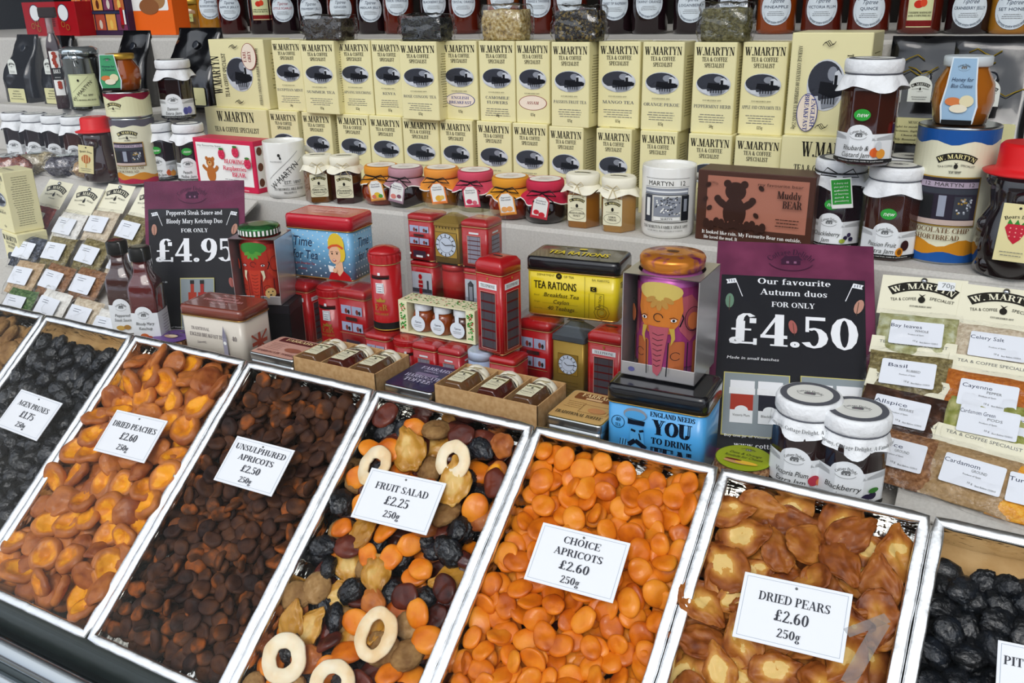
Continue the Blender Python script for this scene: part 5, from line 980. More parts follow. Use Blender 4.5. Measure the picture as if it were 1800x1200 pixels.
# ------------------------------------------------------------------ coffee bags, clip-top canister, syrup bottle, packs at the left
BAGM = bumpy(new('#090b10', .2, 0, .7), 16, .8, .012, detail=1); CL = mat('#dcd8a4', .5); CL2 = mat('#e8ece4', .5)
def bagring(w, d): n = 9; return [(w*(k/n-.5), -d/2) for k in range(n+1)]+[(w/2, 0)]+[(w*(.5-k/n), d/2) for k in range(n+1)]+[(-w/2, 0)]
def coffee_bag(px, pyt, Y, z, w, lab, lines, ay, ry, h=None, seed=0, fold=None):
    zt = onY(px, pyt, Y).z; h = zt-z; x = onY(px, pyt+60, Y).x; t = thing('coffee_bag', lab, 'coffee bag', (x, Y+.03, z), 0, 'black foil coffee bags'); b = B(); rings = []
    for k in range(15):
        f = k/14; d = .055*(1-sm(f, .32, 1.02))+.003; ww = w*(1-.10*f+.03*math.sin(f*5+seed)); rings.append([(a*1.0, .025-d/2+b_+.008*nz((a*14, f*3.4, seed), 1.5, seed)*(b_ < 0)*(.2+f), h*f) for a, b_ in bagring(ww, d)])
    b.loft(rings, BAGM, True); b.obj('foil_bag', t)
    p = P(); aw = .030; p.up(); p.poly([(-aw/2, -.016), (aw/2, -.016), (aw/2, .004)]+[(aw/2*math.cos(R_(a)), .004+aw/2*math.sin(R_(a))) for a in range(15, 180, 15)]+[(-aw/2, .004)], CL2); logo(p, 0, .007, aw*.85, INK, CL2); small_lines(p, 0, -.009, aw*.7, 2, .0007, .003, GREY); p.front('arch_label', t, -.0330, 0, onY(px, ay, Y).z-z)
    p = P(); p.rect(0, 0, w*.72, .036, CL, .003)
    for i, s in enumerate(lines): p.text(s, 0, .010-i*.0058, .0034 if i == 0 else .0026, INK, 's', w=min(w*.62, .0026*len(s)), slant=0 if i == 0 else .2)
    p.front('tasting_label', t, -.0345, 0, onY(px, ry, Y).z-z)
    b = B(); b.lathe([(.009, 0), (.009, .0012), (.006, .0016)], mat('#1c222c', .2, 0, 1), 20); o = b.obj('valve', t, (0, .006, h*.80), (R_(62), 0, 0))
    g_ = mat('#9c8420', .3, .5); b = B(); rg = random.Random(seed)
    if fold:
        for k in range(4): x0 = rg.uniform(-.4, .1)*w; zz = h*rg.uniform(.68, .93); b.tube([(x0+w*.09*j, .021-.055*(1-sm((zz+.005*math.sin(j*1.7+k))/h, .32, 1.02))-.003, zz+.005*math.sin(j*1.7+k)) for j in range(5)], .0009, g_, 4)
        b.obj('gold_crease', t)
coffee_bag(1622, 66, 1.40, Z1, .108, 'black foil coffee bag labelled MEXICAN behind the rhubarb jam jar', ['MEXICAN', 'Light to medium bodied', 'Delicious, lightly roasted', 'Choco flavour', 'Freshly Roasted at W Martyn', '200g beans'], 158, 230, seed=3, fold=True)
coffee_bag(1742, 66, 1.40, Z1, .112, 'black foil coffee bag behind the blue-carded honey pot, far right', ['MOCHA MATARI', 'a full mild coffee', 'strong aroma', 'Roasted at W Martyn', '200g'], 165, 240, seed=8, fold=True)
for px, yt, lab, s, w in ((24, 62, 'black foil coffee bag at the extreme left edge', 1, .09), (88, 64, 'black foil coffee bag behind the dark red syrup bottle', 4, .08), (215, 55, 'black foil coffee bag between the steel canister and the damson jar', 5, .10), (325, 50, 'black foil coffee bag behind the damson jar, beside the EARL GREY box', 6, .145)):
    coffee_bag(px, yt, 1.405 if px != 215 else 1.415, ZS, w, lab, ['GUATEMALA', 'Medium bodied', 'smooth finish', 'Roasted at W Martyn'], 118, 168, seed=s)
q = onZ(165, 198, ZS); 
t = thing('clip_top_canister', 'steel clip-top canister with a clear lid and cream slanted-lettering label', 'canister', (onY(161, 190, 1.385).x, 1.378, ZS), R_(42)); R, H = .040, .135
b = B(); b.lathe([(R*.97, 0), (R, .002), (R, H*.80), (R*1.03, H*.81), (R*1.03, H*.83), (R, H*.84), (R, H*.88)], mat('#8f979b', .18, 1), 40); b.obj('canister', t)
b = B(); b.lathe([(R*1.04, H*.885), (R*1.05, H*.90), (R*1.05, H*.95), (R*.95, H*.97), (R*.7, H*1.0)], mat('#c9d3d6', .1, .8), 40); b.obj('lid', t)
b = B(); b.tube([(-.012, -R-.004, H*.93), (-.014, -R-.007, H*.86), (-.008, -R-.007, H*.80), (.002, -R-.006, H*.80), (.003, -R-.007, H*.88), (-.003, -R-.006, H*.93)], .0012, SILV, 6); b.tube([(-.004, -R-.005, H*.82), (-.003, -R-.009, H*.70), (.003, -R-.008, H*.68)], .0014, SILV, 6); b.obj('wire_clip', t)
p = P(); p.rect(.004, 0, .060, .070, mat('#dfe4b4', .5)); p.frame(.004, 0, .056, .066, .0004, INK); p.text('W. MARTYN', .003, -.004, .0085, INK, 'b', w=.060, rot=42); p.line([(-.022, -.022), (.024, .022)], .0004, INK); p.line([(-.020, -.004), (.018, .030)], .0004, INK); p.text('Est. 1897', .012, -.012, .004, INK, 's', w=.02); p.text('135 MUSWELL HILL ROAD', .006, -.022, .003, INK, 's', w=.042); p.ell(-.004, .022, .0022, .003, INK, 8); p.wrap('label', t, R, .042, cols=16)
t = thing('syrup_bottle', 'tall dark red syrup bottle with a white strip label reading 1883', 'bottle', (onY(125, 190, 1.37).x, 1.355, ZS), R_(44)); b = B(); R = .0185; rf = polyr(4, .55)
b.lathe([(R*.95, 0), (R, .003), (R, .135), (R*.8, .150), (R*.42, .163), (R*.40, .165)], jam_mat('#2c0810'), 40, rf=rf); b.obj('glass_and_syrup', t); b = B(); b.lathe([(R*.42, .163), (R*.38, .170), (R*.38, .200), (R*.45, .202)], mat('#b8a0a0', .08, .3), 24); b.obj('neck', t)
b = B(); b.rbox(-.018, .018, -.010, .010, .196, .218, mat('#2a1c18', .4), .003, 2); b.obj('cap', t)
p = P(); p.rect(0, 0, .022, .036, WHT); p.rect(0, -.031, .022, .026, BLK); p.rect(0, -.061, .022, .034, WHT); p.text('1883', 0, -.030, .009, WHT, 's', w=.017); p.text('FRANCE', 0, -.040, .0025, WHT, 'b')
for k in range(5): p.ell(.002*math.sin(k*2), .013-.0065*k, .0055, .0042, mat('#a8381c', .5), 10, rot=20*k)
for k in range(3): p.ell(.002, -.050-.005*k, .005, .004, mat('#a8381c', .5), 10)
p.wrap('label', t, R, .108, rf=rf, cols=10)
for k, (px, py, cols, lab) in enumerate(((8, 313, ['#5a2418', '#8a3c24', '#a86a4c'], 'small cellophane pack of reddish loose tea at the far left'), (58, 306, ['#8a7a5c', '#b4a684', '#d2c8aa'], 'small cellophane pack of pale seeds at the far left'), (108, 311, ['#2a2630', '#4a4652', '#8a8a94'], 'small cellophane pack of dark blue-grey leaf tea'), (157, 316, ['#8a6a48', '#b89468', '#d8bc90'], 'small cellophane pack of tan spice beside the bear bottle'))):
    q = onZ(px, py-3, Z1); t = thing('tea_pack', lab, 'tea packet', (q.x, q.y+.018, Z1), R_(50), 'small cellophane packs at the left end'); b = pillow(.085, .050, .036, bag_mat(cols, 240), seed=k, rough=.2); b.xf(Matrix.Translation((0, 0, .018))); b.obj('contents', t); b = pillow(.096, .054, .040, FILM, seed=k+5, rough=.3); b.xf(Matrix.Translation((0, 0, .020))); b.obj('cellophane', t)
    p = P(); p.rect(0, 0, .036, .022, mat('#dfe8e6', .5)); small_lines(p, 0, .004, .026, 3, .0008, .004, GREY, k); p.top('label_sticker', t, .0395)

# ================================================================== lower level
# ------------------------------------------------------------------ lidded tea tins
def tin_outline(w, d, r, z, n=5): return [(x, y+d/2, z) for x, y in rrect(w, d, r, n)]
def tea_tin(name, lab, q, w, d, h, lidh, body, lid, rz, front, side=None, topd=None, g='lidded tea tins', r=.009):
    t = thing(name, lab, 'tin', q, rz, g); G = mat('#cfa85a', .25, .8); b = B()
    b.loft([tin_outline(w-.002, d-.002, r, 0), tin_outline(w, d, r, .002)], G, True); b.loft([tin_outline(w-.001, d-.001, r, .002), tin_outline(w-.001, d-.001, r, h-lidh)], mat(body, .28, 0, .3), True); b.obj('tin_body', t)
    b = B(); o = lambda e, z: [(x, y+d/2, z) for x, y in rrect(w+e, d+e, r+e/2, 5)]
    L_ = mat(lid, .2, 0, .5); b.loft([o(.0022, h-lidh), o(.0026, h-lidh+.0012)], G, True); b.loft([o(.002, h-lidh+.0012), o(.002, h-.005), o(-.001, h-.0015), o(-.008, h), o(-.012, h-.0008)], L_, True); b.obj('lid', t)
    hh = h-lidh; p = P(); front(p, w-.008, hh); p.front('front_print', t, .0002, 0, hh/2+.001)
    if side: p = P(); side(p, d-.010, hh); p.right('side_print', t, w/2-.0001, d/2, hh/2+.001)
    if topd: p = P(); topd(p, w, d); p.top('lid_print', t, h-.0003, 0, d/2)
    return t
SKY = '#6fa9cf'
def d_time(p, w, h):
    W5 = mat('#dcebf2', .4); rg = random.Random(1); p.up()
    for i in range(13):
        for j in range(7): p.ell(w*(-.48+.08*i), h*(-.45+.15*j+.07*(i % 2)), .0013, .0013, W5, 6); p.L -= 1
    p.up(); p.text('Time', -w*.27, h*.14, h*.21, NAVY, 'b', w=w*.32, slant=.2); p.text('for Tea', -w*.24, -h*.12, h*.19, NAVY, 'b', w=w*.42, slant=.2); p.text('English Breakfast Tea', -w*.27, -h*.24, h*.05, RED, 'b', w=w*.36, slant=.3); p.text('40 TEABAGS', -w*.3, -h*.35, h*.035, RED, 'b', w=w*.14)
    sk, hr = mat('#e8b795', .5), mat('#e3c23c', .5); p.poly([(w*.12, -h*.5), (w*.17, -h*.36), (w*.24, -h*.30), (w*.38, -h*.30), (w*.47, -h*.40), (w*.5, -h*.5)], RED); p.up(); p.poly([(w*.24, -h*.3), (w*.27, -h*.12), (w*.37, -h*.1), (w*.38, -h*.3), (w*.31, -h*.42)], sk)
    p.ell(w*.29, h*.22, w*.13, h*.24, hr, 22); p.ell(w*.36, h*.06, w*.07, h*.18, hr, 16); p.ell(w*.26, h*.02, w*.095, h*.19, sk, 22); p.line([(w*.16, h*.14), (w*.22, h*.20), (w*.32, h*.22), (w*.40, h*.16)], h*.045, mat('#d85a34', .5))
    p.ell(w*.22, h*.04, w*.013, h*.018, INK, 8); p.ell(w*.30, h*.05, w*.013, h*.018, INK, 8); p.ell(w*.25, -h*.09, w*.03, h*.022, RED, 10); p.ell(w*.25, -h*.085, w*.022, h*.010, WHT, 8); p.line([(w*.20, h*.08), (w*.24, h*.09)], h*.008, INK); p.line([(w*.28, h*.09), (w*.33, h*.085)], h*.008, INK)
    p.poly([(w*.14, -h*.2), (w*.24, -h*.22), (w*.22, -h*.34), (w*.16, -h*.34)], WHT); p.ell(w*.25, -h*.30, w*.035, h*.05, sk, 10)
def s_time(p, w, h):
    W5 = mat('#dcebf2', .4); p.up()
    for i in range(8):
        for j in range(7): p.ell(w*(-.45+.13*i), h*(-.42+.14*j), .0013, .0013, W5, 6); p.L -= 1
    p.up(); p.text('Time', -w*.05, h*.14, h*.2, NAVY, 'b', w=w*.55, slant=.2); p.text('for Tea', w*.02, -h*.12, h*.18, NAVY, 'b', w=w*.7, slant=.2)
LT = mat('#e5a8a8', .4)
def t_time(p, w, d): p.text('Time for Tea', 0, d*.02, d*.13, LT, 'b', w=w*.55, slant=.3); p.text('English Breakfast', w*.02, -d*.16, d*.08, LT, 'b', w=w*.45, slant=.3)
tea_tin('tea_tin', 'pale blue polka-dot tin with red lid and blonde woman, on red tins', (-.904, 1.010, -.3945), .118, .066, .098, .022, SKY, '#c0192c', R_(6), d_time, s_time, t_time)
YEL = '#e6cd1c'
def d_yel(p, w, h):
    K = mat('#2a2410', .5); p.text('DEPARTMENT', -w*.30, h*.38, h*.05, K, 'b', w=w*.21); p.ell(-w*.145, h*.40, w*.035, w*.035, K, 16); p.text('OT', -w*.145, h*.385, h*.04, mat(YEL, .4), 'b', w=w*.03); p.text('OF TEA', -w*.03, h*.38, h*.05, K, 'b', w=w*.12)
    p.text('TEA RATIONS', -w*.19, h*.10, h*.18, K, 'b', w=w*.50, bold=.035)
    for i, (a, t) in enumerate((('Blend', 'Breakfast Tea'), ('Origin', 'Ceylon'), ('Quantity', '40 Teabags'))): y = h*(-.07-.145*i); p.text(a, -w*.44, y, h*.04, mat('#8a7a20', .5), 'b', al='l'); p.line([(-w*.34, y), (w*.08, y)], .0003, mat('#8a7a20', .5)); p.text(t, -w*.12, y, h*.095, K, 'b', w=w*.032*len(t), slant=.25)
    p.line([(w*.16, -h*.46), (w*.16, h*.46)], .0004, K); p.line([(w*.21, -h*.46), (w*.21, h*.1)], .0004, K); p.text('BA 928577G', w*.34, h*.38, h*.05, K, 'b', w=w*.2); p.rect(w*.26, h*.20, w*.07, h*.10, K); p.text('C', w*.26, h*.17, h*.06, mat(YEL, .4), 'b')
    p.frame(w*.33, -h*.06, w*.10, h*.34, .0005, K); p.text('RATION', w*.35, -h*.06, h*.06, K, 'b', w=h*.28, rot=85)
    p.ring(w*.36, -h*.30, w*.09, w*.09, .0006, K, 8); p.ring(w*.36, -h*.30, w*.055, w*.055, .0006, K, 14); p.ell(w*.36, -h*.30, w*.03, w*.03, mat('#8a7a20', .5), 8)
def s_yel(p, w, h): K = mat('#2a2410', .5); p.text('TEA RATIONS', 0, h*.2, h*.14, K, 'b', w=w*.85, bold=.03); small_lines(p, 0, h*.05, w*.6, 6, .001, .007, mat('#8a7a20', .5))
def t_yel(p, w, d): Y_ = mat(YEL, .4); p.text('TEA RATIONS', 0, -d*.14, d*.24, Y_, 'b', w=w*.66, bold=.05); p.ell(0, d*.28, d*.09, d*.05, Y_, 14); p.text('DEPARTMENT OF TEA', 0, d*.34, d*.04, mat('#8a7a20', .5), 'b', w=w*.4, arc=-.4)
tea_tin('tea_tin', 'yellow tin with a black lid, standing on three London tins', (-.482, 1.012, -.3945), .126, .066, .080, .019, YEL, '#15151a', R_(7), d_yel, s_yel, t_yel)
def d_you(p, w, h):
    K = mat('#0c1626', .5); Bl = mat('#55a4dc', .4); p.text('ENGLAND NEEDS', w*.19, h*.37, h*.075, K, 's', w=w*.48, bold=.03); p.text('YOU', w*.19, h*.10, h*.23, K, 's', w=w*.42, bold=.05); p.text('TO DRINK', w*.19, -h*.05, h*.10, K, 's', w=w*.44, bold=.03); p.text('TEA"', w*.19, -h*.32, h*.22, K, 's', w=w*.44, bold=.04)
    p.ring(-w*.40, h*.20, w*.075, w*.075, .0007, K, 18); p.text('40', -w*.40, h*.21, h*.06, K, 's', w=w*.06); p.text('TEA', -w*.40, h*.13, h*.05, K, 's', w=w*.06)
    p.ell(-w*.21, h*.36, w*.13, h*.10, OV4, 16); p.ell(-w*.21, h*.34, w*.115, h*.075, Bl, 16); p.poly([(-w*.29, h*.20), (-w*.11, h*.20), (-w*.10, h*.27), (-w*.29, h*.30)], K); p.poly([(-w*.27, h*.18), (-w*.12, h*.18), (-w*.10, -h*.12), (-w*.16, -h*.22), (-w*.25, -h*.15)], Bl, p.L+1); p.L += 2
    p.line([(-w*.25, h*.12), (-w*.20, h*.10)], h*.035, K); p.line([(-w*.16, h*.11), (-w*.11, h*.13)], h*.035, K); p.line([(-w*.16, h*.08), (-w*.14, -h*.02)], h*.02, K); p.line([(-w*.27, -h*.12), (-w*.20, -h*.04), (-w*.15, -h*.08), (-w*.08, -h*.14)], h*.07, K); p.poly([(-w*.24, -h*.16), (-w*.12, -h*.14), (-w*.15, -h*.26), (-w*.22, -h*.26)], K)
    p.poly([(-w*.46, -h*.30), (-w*.34, -h*.06), (-w*.26, -h*.14), (-w*.27, -h*.32), (-w*.36, -h*.44), (-w*.44, -h*.44)], K); p.ell(-w*.33, -h*.12, w*.05, h*.10, Bl, 12); 
    for k in range(3): p.line([(-w*(.37-.03*k), -h*.16), (-w*(.36-.03*k), -h*.04)], h*.012, K)
def t_you(p, w, d): V = mat('#d8cfe0', .4); p.text('"ENGLAND NEEDS', 0, d*.22, d*.10, V, 's', w=w*.48, bold=.04); p.text('TEA', 0, -d*.10, d*.28, V, 's', w=w*.44, bold=.03)
tea_tin('tea_tin', 'bright blue tin with black lid and moustached man, behind the apricots', (-.304, .852, Z0), .113, .072, .100, .022, '#4aa0dc', '#0e0e14', R_(3), d_you, None, t_you)
def d_eng(p, w, h):
    K = mat('#6a6064', .5); p.text('TRADITIONAL', -w*.2, h*.24, h*.06, K, 's', w=w*.32, slant=.1); p.text('ENGLISH BREAKFAST TEA', -w*.1, h*.12, h*.07, K, 's', w=w*.6, slant=.1); p.text('40', w*.38, h*.12, h*.09, K, 's'); rb = mat('#a8242e', .5)
    for k in (-1, 0, 1): p.line([(-w*.2+w*.04*j, h*(.02+.012*math.sin(j*1.4+k))-k*h*.01) for j in range(-2, 3)], .0004, K)
    p.rect(-w*.26, -h*.30, w*.24, h*.28, rb, .001); p.rect(w*.01, -h*.30, w*.24, h*.28, rb, .001)
    for k in range(4): p.rect(-w*.34+w*.055*k, -h*.24, w*.035, h*.07, OV2); p.rect(-w*.34+w*.055*k, -h*.36, w*.035, h*.07, OV2); p.rect(-w*.07+w*.055*k, -h*.24, w*.035, h*.07, OV2); p.rect(-w*.07+w*.055*k, -h*.36, w*.035, h*.07, OV2)
    p.rect(w*.24, -h*.05, w*.07, h*.44, mat('#9a96a6', .5)); p.poly([(w*.20, h*.17), (w*.28, h*.17), (w*.24, h*.40)], mat('#8a8698', .5)); p.ell(w*.24, h*.08, w*.025, w*.025, WHT, 12); p.poly([(w*.2, -h*.25), (w*.3, -h*.2), (w*.46, -h*.5), (w*.2, -h*.5)], rb)
def s_eng(p, w, h):
    p.up(); c = mat('#b8523c', .5); p.rect(0, 0, w*.6, h*.36, mat('#cfc2b4', .5)); p.rect(0, 0, w*.6, h*.07, c); p.rect(0, 0, w*.10, h*.36, c)
    for s in (-1, 1): p.line([(-w*.3, -s*h*.18), (w*.3, s*h*.18)], h*.035, c)
def t_eng(p, w, d): p.text('TRADITIONAL', 0, d*.10, d*.08, LT, 's', w=w*.36); p.text('ENGLISH BREAKFAST TEA', 0, -d*.06, d*.10, LT, 's', w=w*.62); p.line([(w*(-.15+.03*j), -d*.2+d*.03*math.sin(j*1.6)) for j in range(11)], .0006, LT); p.line([(w*(-.15+.03*j), d*.26+d*.03*math.sin(j*1.6)) for j in range(11)], .0006, LT)
tea_tin('tea_tin', 'cream tin with brown lid and red buses, behind the dried peaches', (-.974, .846, Z0), .112, .066, .098, .016, '#cfc6b8', '#7c3a2a', R_(6), d_eng, s_eng, t_eng)

# ------------------------------------------------------------------ London-shaped tins
REDM = mat('#b01018', .25, 0, .4); GEDGE = mat('#d8ae74', .3, .6); WIN = mat('#8d8c9a', .35); WIND = mat('#4a464c', .35)
def sq_body(t, w, d, h, lidh, m, ml, dome=.004, r=.006):
    b = B(); b.loft([tin_outline(w, d, r, 0), tin_outline(w, d, r, h-lidh)], m, True); b.loft([tin_outline(w+.0008, d+.0008, r, .0), tin_outline(w+.0008, d+.0008, r, .0012)], GEDGE, True); b.obj('tin_body', t)
    b = B(); o = lambda e, z: [(x, y+d/2, z) for x, y in rrect(w+e, d+e, max(.001, r+e/2), 5)]
    b.loft([o(.0014, h-lidh), o(.0014, h-lidh+.001)], GEDGE, True); b.loft([o(.001, h-lidh+.001), o(.001, h-dome-.001), o(-w*.2, h-dome*.25), o(-w*.6, h)], ml, True); b.obj('lid', t)
def win_grid(p, w, h, x, y, ww, hh, cols=3, rows=6, m=None):
    p.frame(x, y, ww*1.04, hh*1.02, .0006, mat('#d8a090', .4)); p.rect(x, y, ww, hh, mat('#5a0c10', .4)); p.up()
    ws = [.18, .58, .18] if cols == 3 else [1/cols]*cols; u = x-ww/2+ww*.01
    for i in range(cols):
        cw = ww*ws[i]
        for j in range(rows): yy = y-hh/2+hh*(j+.5)/rows; p.poly([(u, yy-hh*.4/rows), (u+cw, yy-hh*.4/rows), (u+cw, yy+hh*.4/rows), (u, yy+hh*.4/rows)], m or WIND)
        u += cw+ww*.02
def phone_tin(q, w, h, rz, lab, big=True, g='red telephone-box tins', lidh=None, light=False):
    t = thing('telephone_box_tin', lab, 'tin', q, rz, g); lidh = lidh or h*.16; sq_body(t, w, w, h, lidh, REDM, REDM, h*.05, w*.1); hh = h-lidh
    for side in (0, 1):
        p = P(); p.frame(0, 0, w*.82, hh*.94, .0005, mat('#d0604a', .4)) if big else None
        if big: p.rect(0, hh*.36, w*.68, hh*.075, PAPER); p.text('TELEPHONE', 0, hh*.34, hh*.04, INK, 's', w=w*.56); p.ell(0, hh*.45, w*.03, w*.04, GOLD, 8)
        else: p.rect(0, hh*.36, w*.36, hh*.045, PAPER)
        win_grid(p, w, hh, w*(0 if big else 0), -hh*.08 if big else -hh*.05, w*(.55 if big else .48), hh*(.72 if big else .68), rows=6, m=WIN if light else None)
        if side == 0: p.front('front_print', t, 0, 0, hh/2)
        else: p.right('side_print', t, w/2, w/2, hh/2)
    if big: b = B(); b.rbox(-w*.16, w*.16, w*.47, w*.53, h-.0002, h+.0006, BLK, .0002); b.obj('coin_slot', t, None, (0, 0, 0))
    return t
def post_tin(q, R, h, rz, lab, big=True, g='red pillar-box tins', base=True):
    t = thing('pillar_box_tin', lab, 'tin', q, rz, g); b = B()
    b.lathe([(R*.98, 0), (R*1.01, .001), (R, .002), (R, h*.10)], BLK if base else REDM, 32, cap1=False); b.lathe([(R*1.012, .0005), (R*1.015, .0018)], GOLD, 32); b.lathe([(R, h*.10), (R, h*.80)], REDM, 32, cap0=False); b.obj('tin_body', t)
    n = 40; rf = lambda th: 1+.012*(1 if int(th/(2*math.pi)*n) % 2 else -1)
    b = B(); b.lathe([(R*1.03, h*.80), (R*1.03, h*.81)], GEDGE, 32); b.lathe([(R*1.05, h*.815), (R*1.07, h*.90), (R*1.05, h*.92)], REDM, 80, False, rf=rf); b.lathe([(R*1.05, h*.92), (R*.98, h*.95), (R*.6, h*.985), (R*.1, h)], REDM, 32); b.obj('lid', t)
    p = P(); s = R/.0215; p.rect(0, h*.66, .028*s, .0055*s, mat('#5a0a0c', .4)); p.rect(0, h*.65, .026*s, .0028*s, BLK); p.rect(0, h*.70, .0035*s, .004*s, PAPER); p.rect(0, h*.53, .0115*s, .0145*s, PAPER); p.frame(0, h*.53, .009*s, .011*s, .0004, NAVY); small_lines(p, 0, h*.545, .007*s, 3, .0008, .003*s, NAVY)
    p.poly([(-.006*s, h*.36), (-.007*s, h*.40), (-.003*s, h*.385), (0, h*.42), (.003*s, h*.385), (.007*s, h*.40), (.006*s, h*.36)], GOLD); p.text('E  R', 0, h*.26, .0085*s, GOLD, 's', w=.018*s); p.text('II', 0, h*.26, .005*s, GOLD, 's'); p.text('POST OFFICE', 0, h*.20, .003*s, GOLD, 's', w=.02*s); p.wrap('front_print', t, R, 0, cols=10)
    return t
def bus_tin(q, w, h, rz, lab, g='red bus tins'):
    t = thing('bus_tin', lab, 'tin', q, rz, g); sq_body(t, w, w, h, h*.14, REDM, REDM, h*.03); hh = h*.86; p = P()
    for j, y in enumerate((.30, .0)):
        for s in (-1, 1): p.rect(s*w*.2, hh*y, w*.36, hh*.16, mat('#aab4d0', .4)); p.ell(s*w*.2, hh*y-hh*.02, w*.05, hh*.05, mat('#8a3a34', .5), 8); p.ell(s*w*.2+w*.09, hh*y-hh*.03, w*.04, hh*.04, INK, 8)
    p.rect(0, hh*.15, w*.4, hh*.06, mat('#3a2424', .4)); p.rect(0, -hh*.12, w*.9, hh*.01, GEDGE); p.rect(0, -hh*.32, w*.5, hh*.16, mat('#3a2838', .4)); p.rect(0, -hh*.38, w*.26, hh*.05, PAPER)
    for s in (-1, 1): p.ell(s*w*.36, -hh*.32, w*.04, w*.04, WHT, 10)
    p.front('front_print', t, 0, 0, hh/2); return t
BENB = bumpy(mat('#9c7e34', .35, .4), 200, .3, .001)
def ben_tin(q, w, h, rz, lab, roof='gold', g='clock tower tins'):
    t = thing('clock_tower_tin', lab, 'tin', q, rz, g); hh = h*.78; b = B(); b.loft([tin_outline(w, w, .003, 0), tin_outline(w, w, .003, hh)], BENB, True); b.loft([tin_outline(w+.001, w+.001, .003, 0), tin_outline(w+.001, w+.001, .003, .0015)], GOLD, True); b.obj('tin_body', t); b = B(); rm = BENB if roof == 'gold' else mat('#4e565c', .35, .3)
    o = lambda e, z: [(x, y+w/2, z) for x, y in rrect(w+e, w+e, .003, 5)]
    b.loft([o(.001, hh), o(.002, hh+.001), o(.001, h*.85), o(-w*.72, h)], rm, False); b.obj('roof_lid', t)
    if roof != 'gold': b = B(); b.rbox(-w*.25, w*.25, w*.44, w*.56, h-.0003, h+.0008, BLK, .0003); b.obj('coin_slot', t)
    p = P(); cy = hh*.02 if roof == 'gold' else hh*.10; fr = w*(.42 if roof == 'gold' else .30)
    if roof == 'gold':
        for k in range(7): p.rect(-w*.39+w*.13*k, hh*.47, w*.04, hh*.05, mat('#4a3a14', .5))
    p.rect(0, cy, fr*2.15, fr*2.15, mat('#5a4416', .4)); p.rect(0, cy, fr*2.05, fr*2.05, GOLD); p.ell(0, cy, fr, fr, OV2, 32); p.ell(0, cy, fr*.96, fr*.96, mat('#c9d4e2', .4), 32); p.ring(0, cy, fr*.66, fr*.66, fr*.03, OV2, 24)
    for k in range(12): a = R_(30*k); p.line([(fr*.70*math.cos(a), cy+fr*.70*math.sin(a)), (fr*.92*math.cos(a), cy+fr*.92*math.sin(a))], fr*.07, INK)
    p.line([(-fr*.32, cy+fr*.25), (0, cy), (fr*.8, cy+fr*.12)], fr*.06, INK)
    if roof != 'gold':
        for k in range(4): p.rect(0, cy-hh*.30-k*hh*.06, w*.7, hh*.008, mat('#5a4416', .4))
    p.front('front_print', t, 0, 0, hh/2); return t
def guard_tin(q, w, h, rz, lab, kind):
    t = thing('guard_picture_tin', lab, 'tin', q, rz, 'picture tins in the London sets'); sq_body(t, w, w, h, h*.14, REDM, REDM, h*.03); hh = h*.86; p = P()
    if kind != 'plain':
        p.rect(0, -hh*.04, w*.82, hh*.74, mat('#b9c2cc', .4)); p.rect(0, -hh*.30, w*.82, hh*.2, OV4)
        if kind == 'hut': p.rect(-w*.18, -hh*.06, w*.22, hh*.50, OV2); p.rect(-w*.18, -hh*.08, w*.13, hh*.40, OV4); p.poly([(-w*.31, hh*.18), (-w*.05, hh*.18), (-w*.18, hh*.30)], OV2); x = w*.2
        else: p.rect(w*.24, -hh*.08, w*.08, hh*.36, OV2); p.rect(0, -hh*.22, w*.8, hh*.12, OV2); x = -w*.05
        p.rect(x, -hh*.02, w*.18, hh*.22, REDM, .001); p.ell(x, hh*.12, w*.045, w*.05, mat('#d8a888', .5), 10); p.ell(x, hh*.20, w*.075, hh*.08, BLK if kind == 'hut' else REDM, 12); p.rect(x, -hh*.24, w*.12, hh*.2, OV3 if kind == 'hut' else REDM); p.rect(x, -hh*.02, w*.17, hh*.02, WHT)
    p.front('front_print', t, 0, 0, hh/2) if kind != 'plain' else None
    return t
def plain_tin(q, R, h, lab):
    t = thing('round_tin', lab, 'tin', q, 0, 'picture tins in the London sets'); b = B(); b.lathe([(R, 0), (R, h*.84)], mat('#a81a1c', .4), 28); b.obj('tin_body', t); b = B(); b.lathe([(R*1.03, h*.84), (R*1.03, h*.98), (R*.9, h)], REDM, 28); b.obj('lid', t); return t
def clear_box(x0, x1, y0, y1, z0, z1, lab, base=None):
    t = thing('clear_box', lab, 'box', ((x0+x1)/2, y0, z0), 0, 'clear plastic gift boxes'); w, d, h = x1-x0, y1-y0, z1-z0; b = B(); b.rbox(-w/2, w/2, 0, d, 0, h, PLAS, .002); b.obj('plastic_shell', t)
    if base: b = B(); b.rbox(-w/2+.001, w/2-.001, .0008, d-.001, .0005, base, mat('#17141a', .35), .0005); b.obj('printed_base', t)
    return t
PLAS = clear('clear_plastic', (.97, .97, .98, 1), .10, .06)
# left set of three
clear_box(-.977, -.803, .985, 1.088, Z0, -.395, 'clear plastic box of three red tins under the polka-dot tin')
phone_tin((-.944, .990, Z0+.001), .050, .100, 0, 'small telephone-box tin, left of three under the polka-dot tin'); post_tin((-.888, 1.014, Z0+.001), .0235, .101, R_(8), 'small pillar-box tin, middle of three under the polka-dot tin', base=False); bus_tin((-.834, .990, Z0+.001), .052, .101, 0, 'small bus tin, right of three under the polka-dot tin')
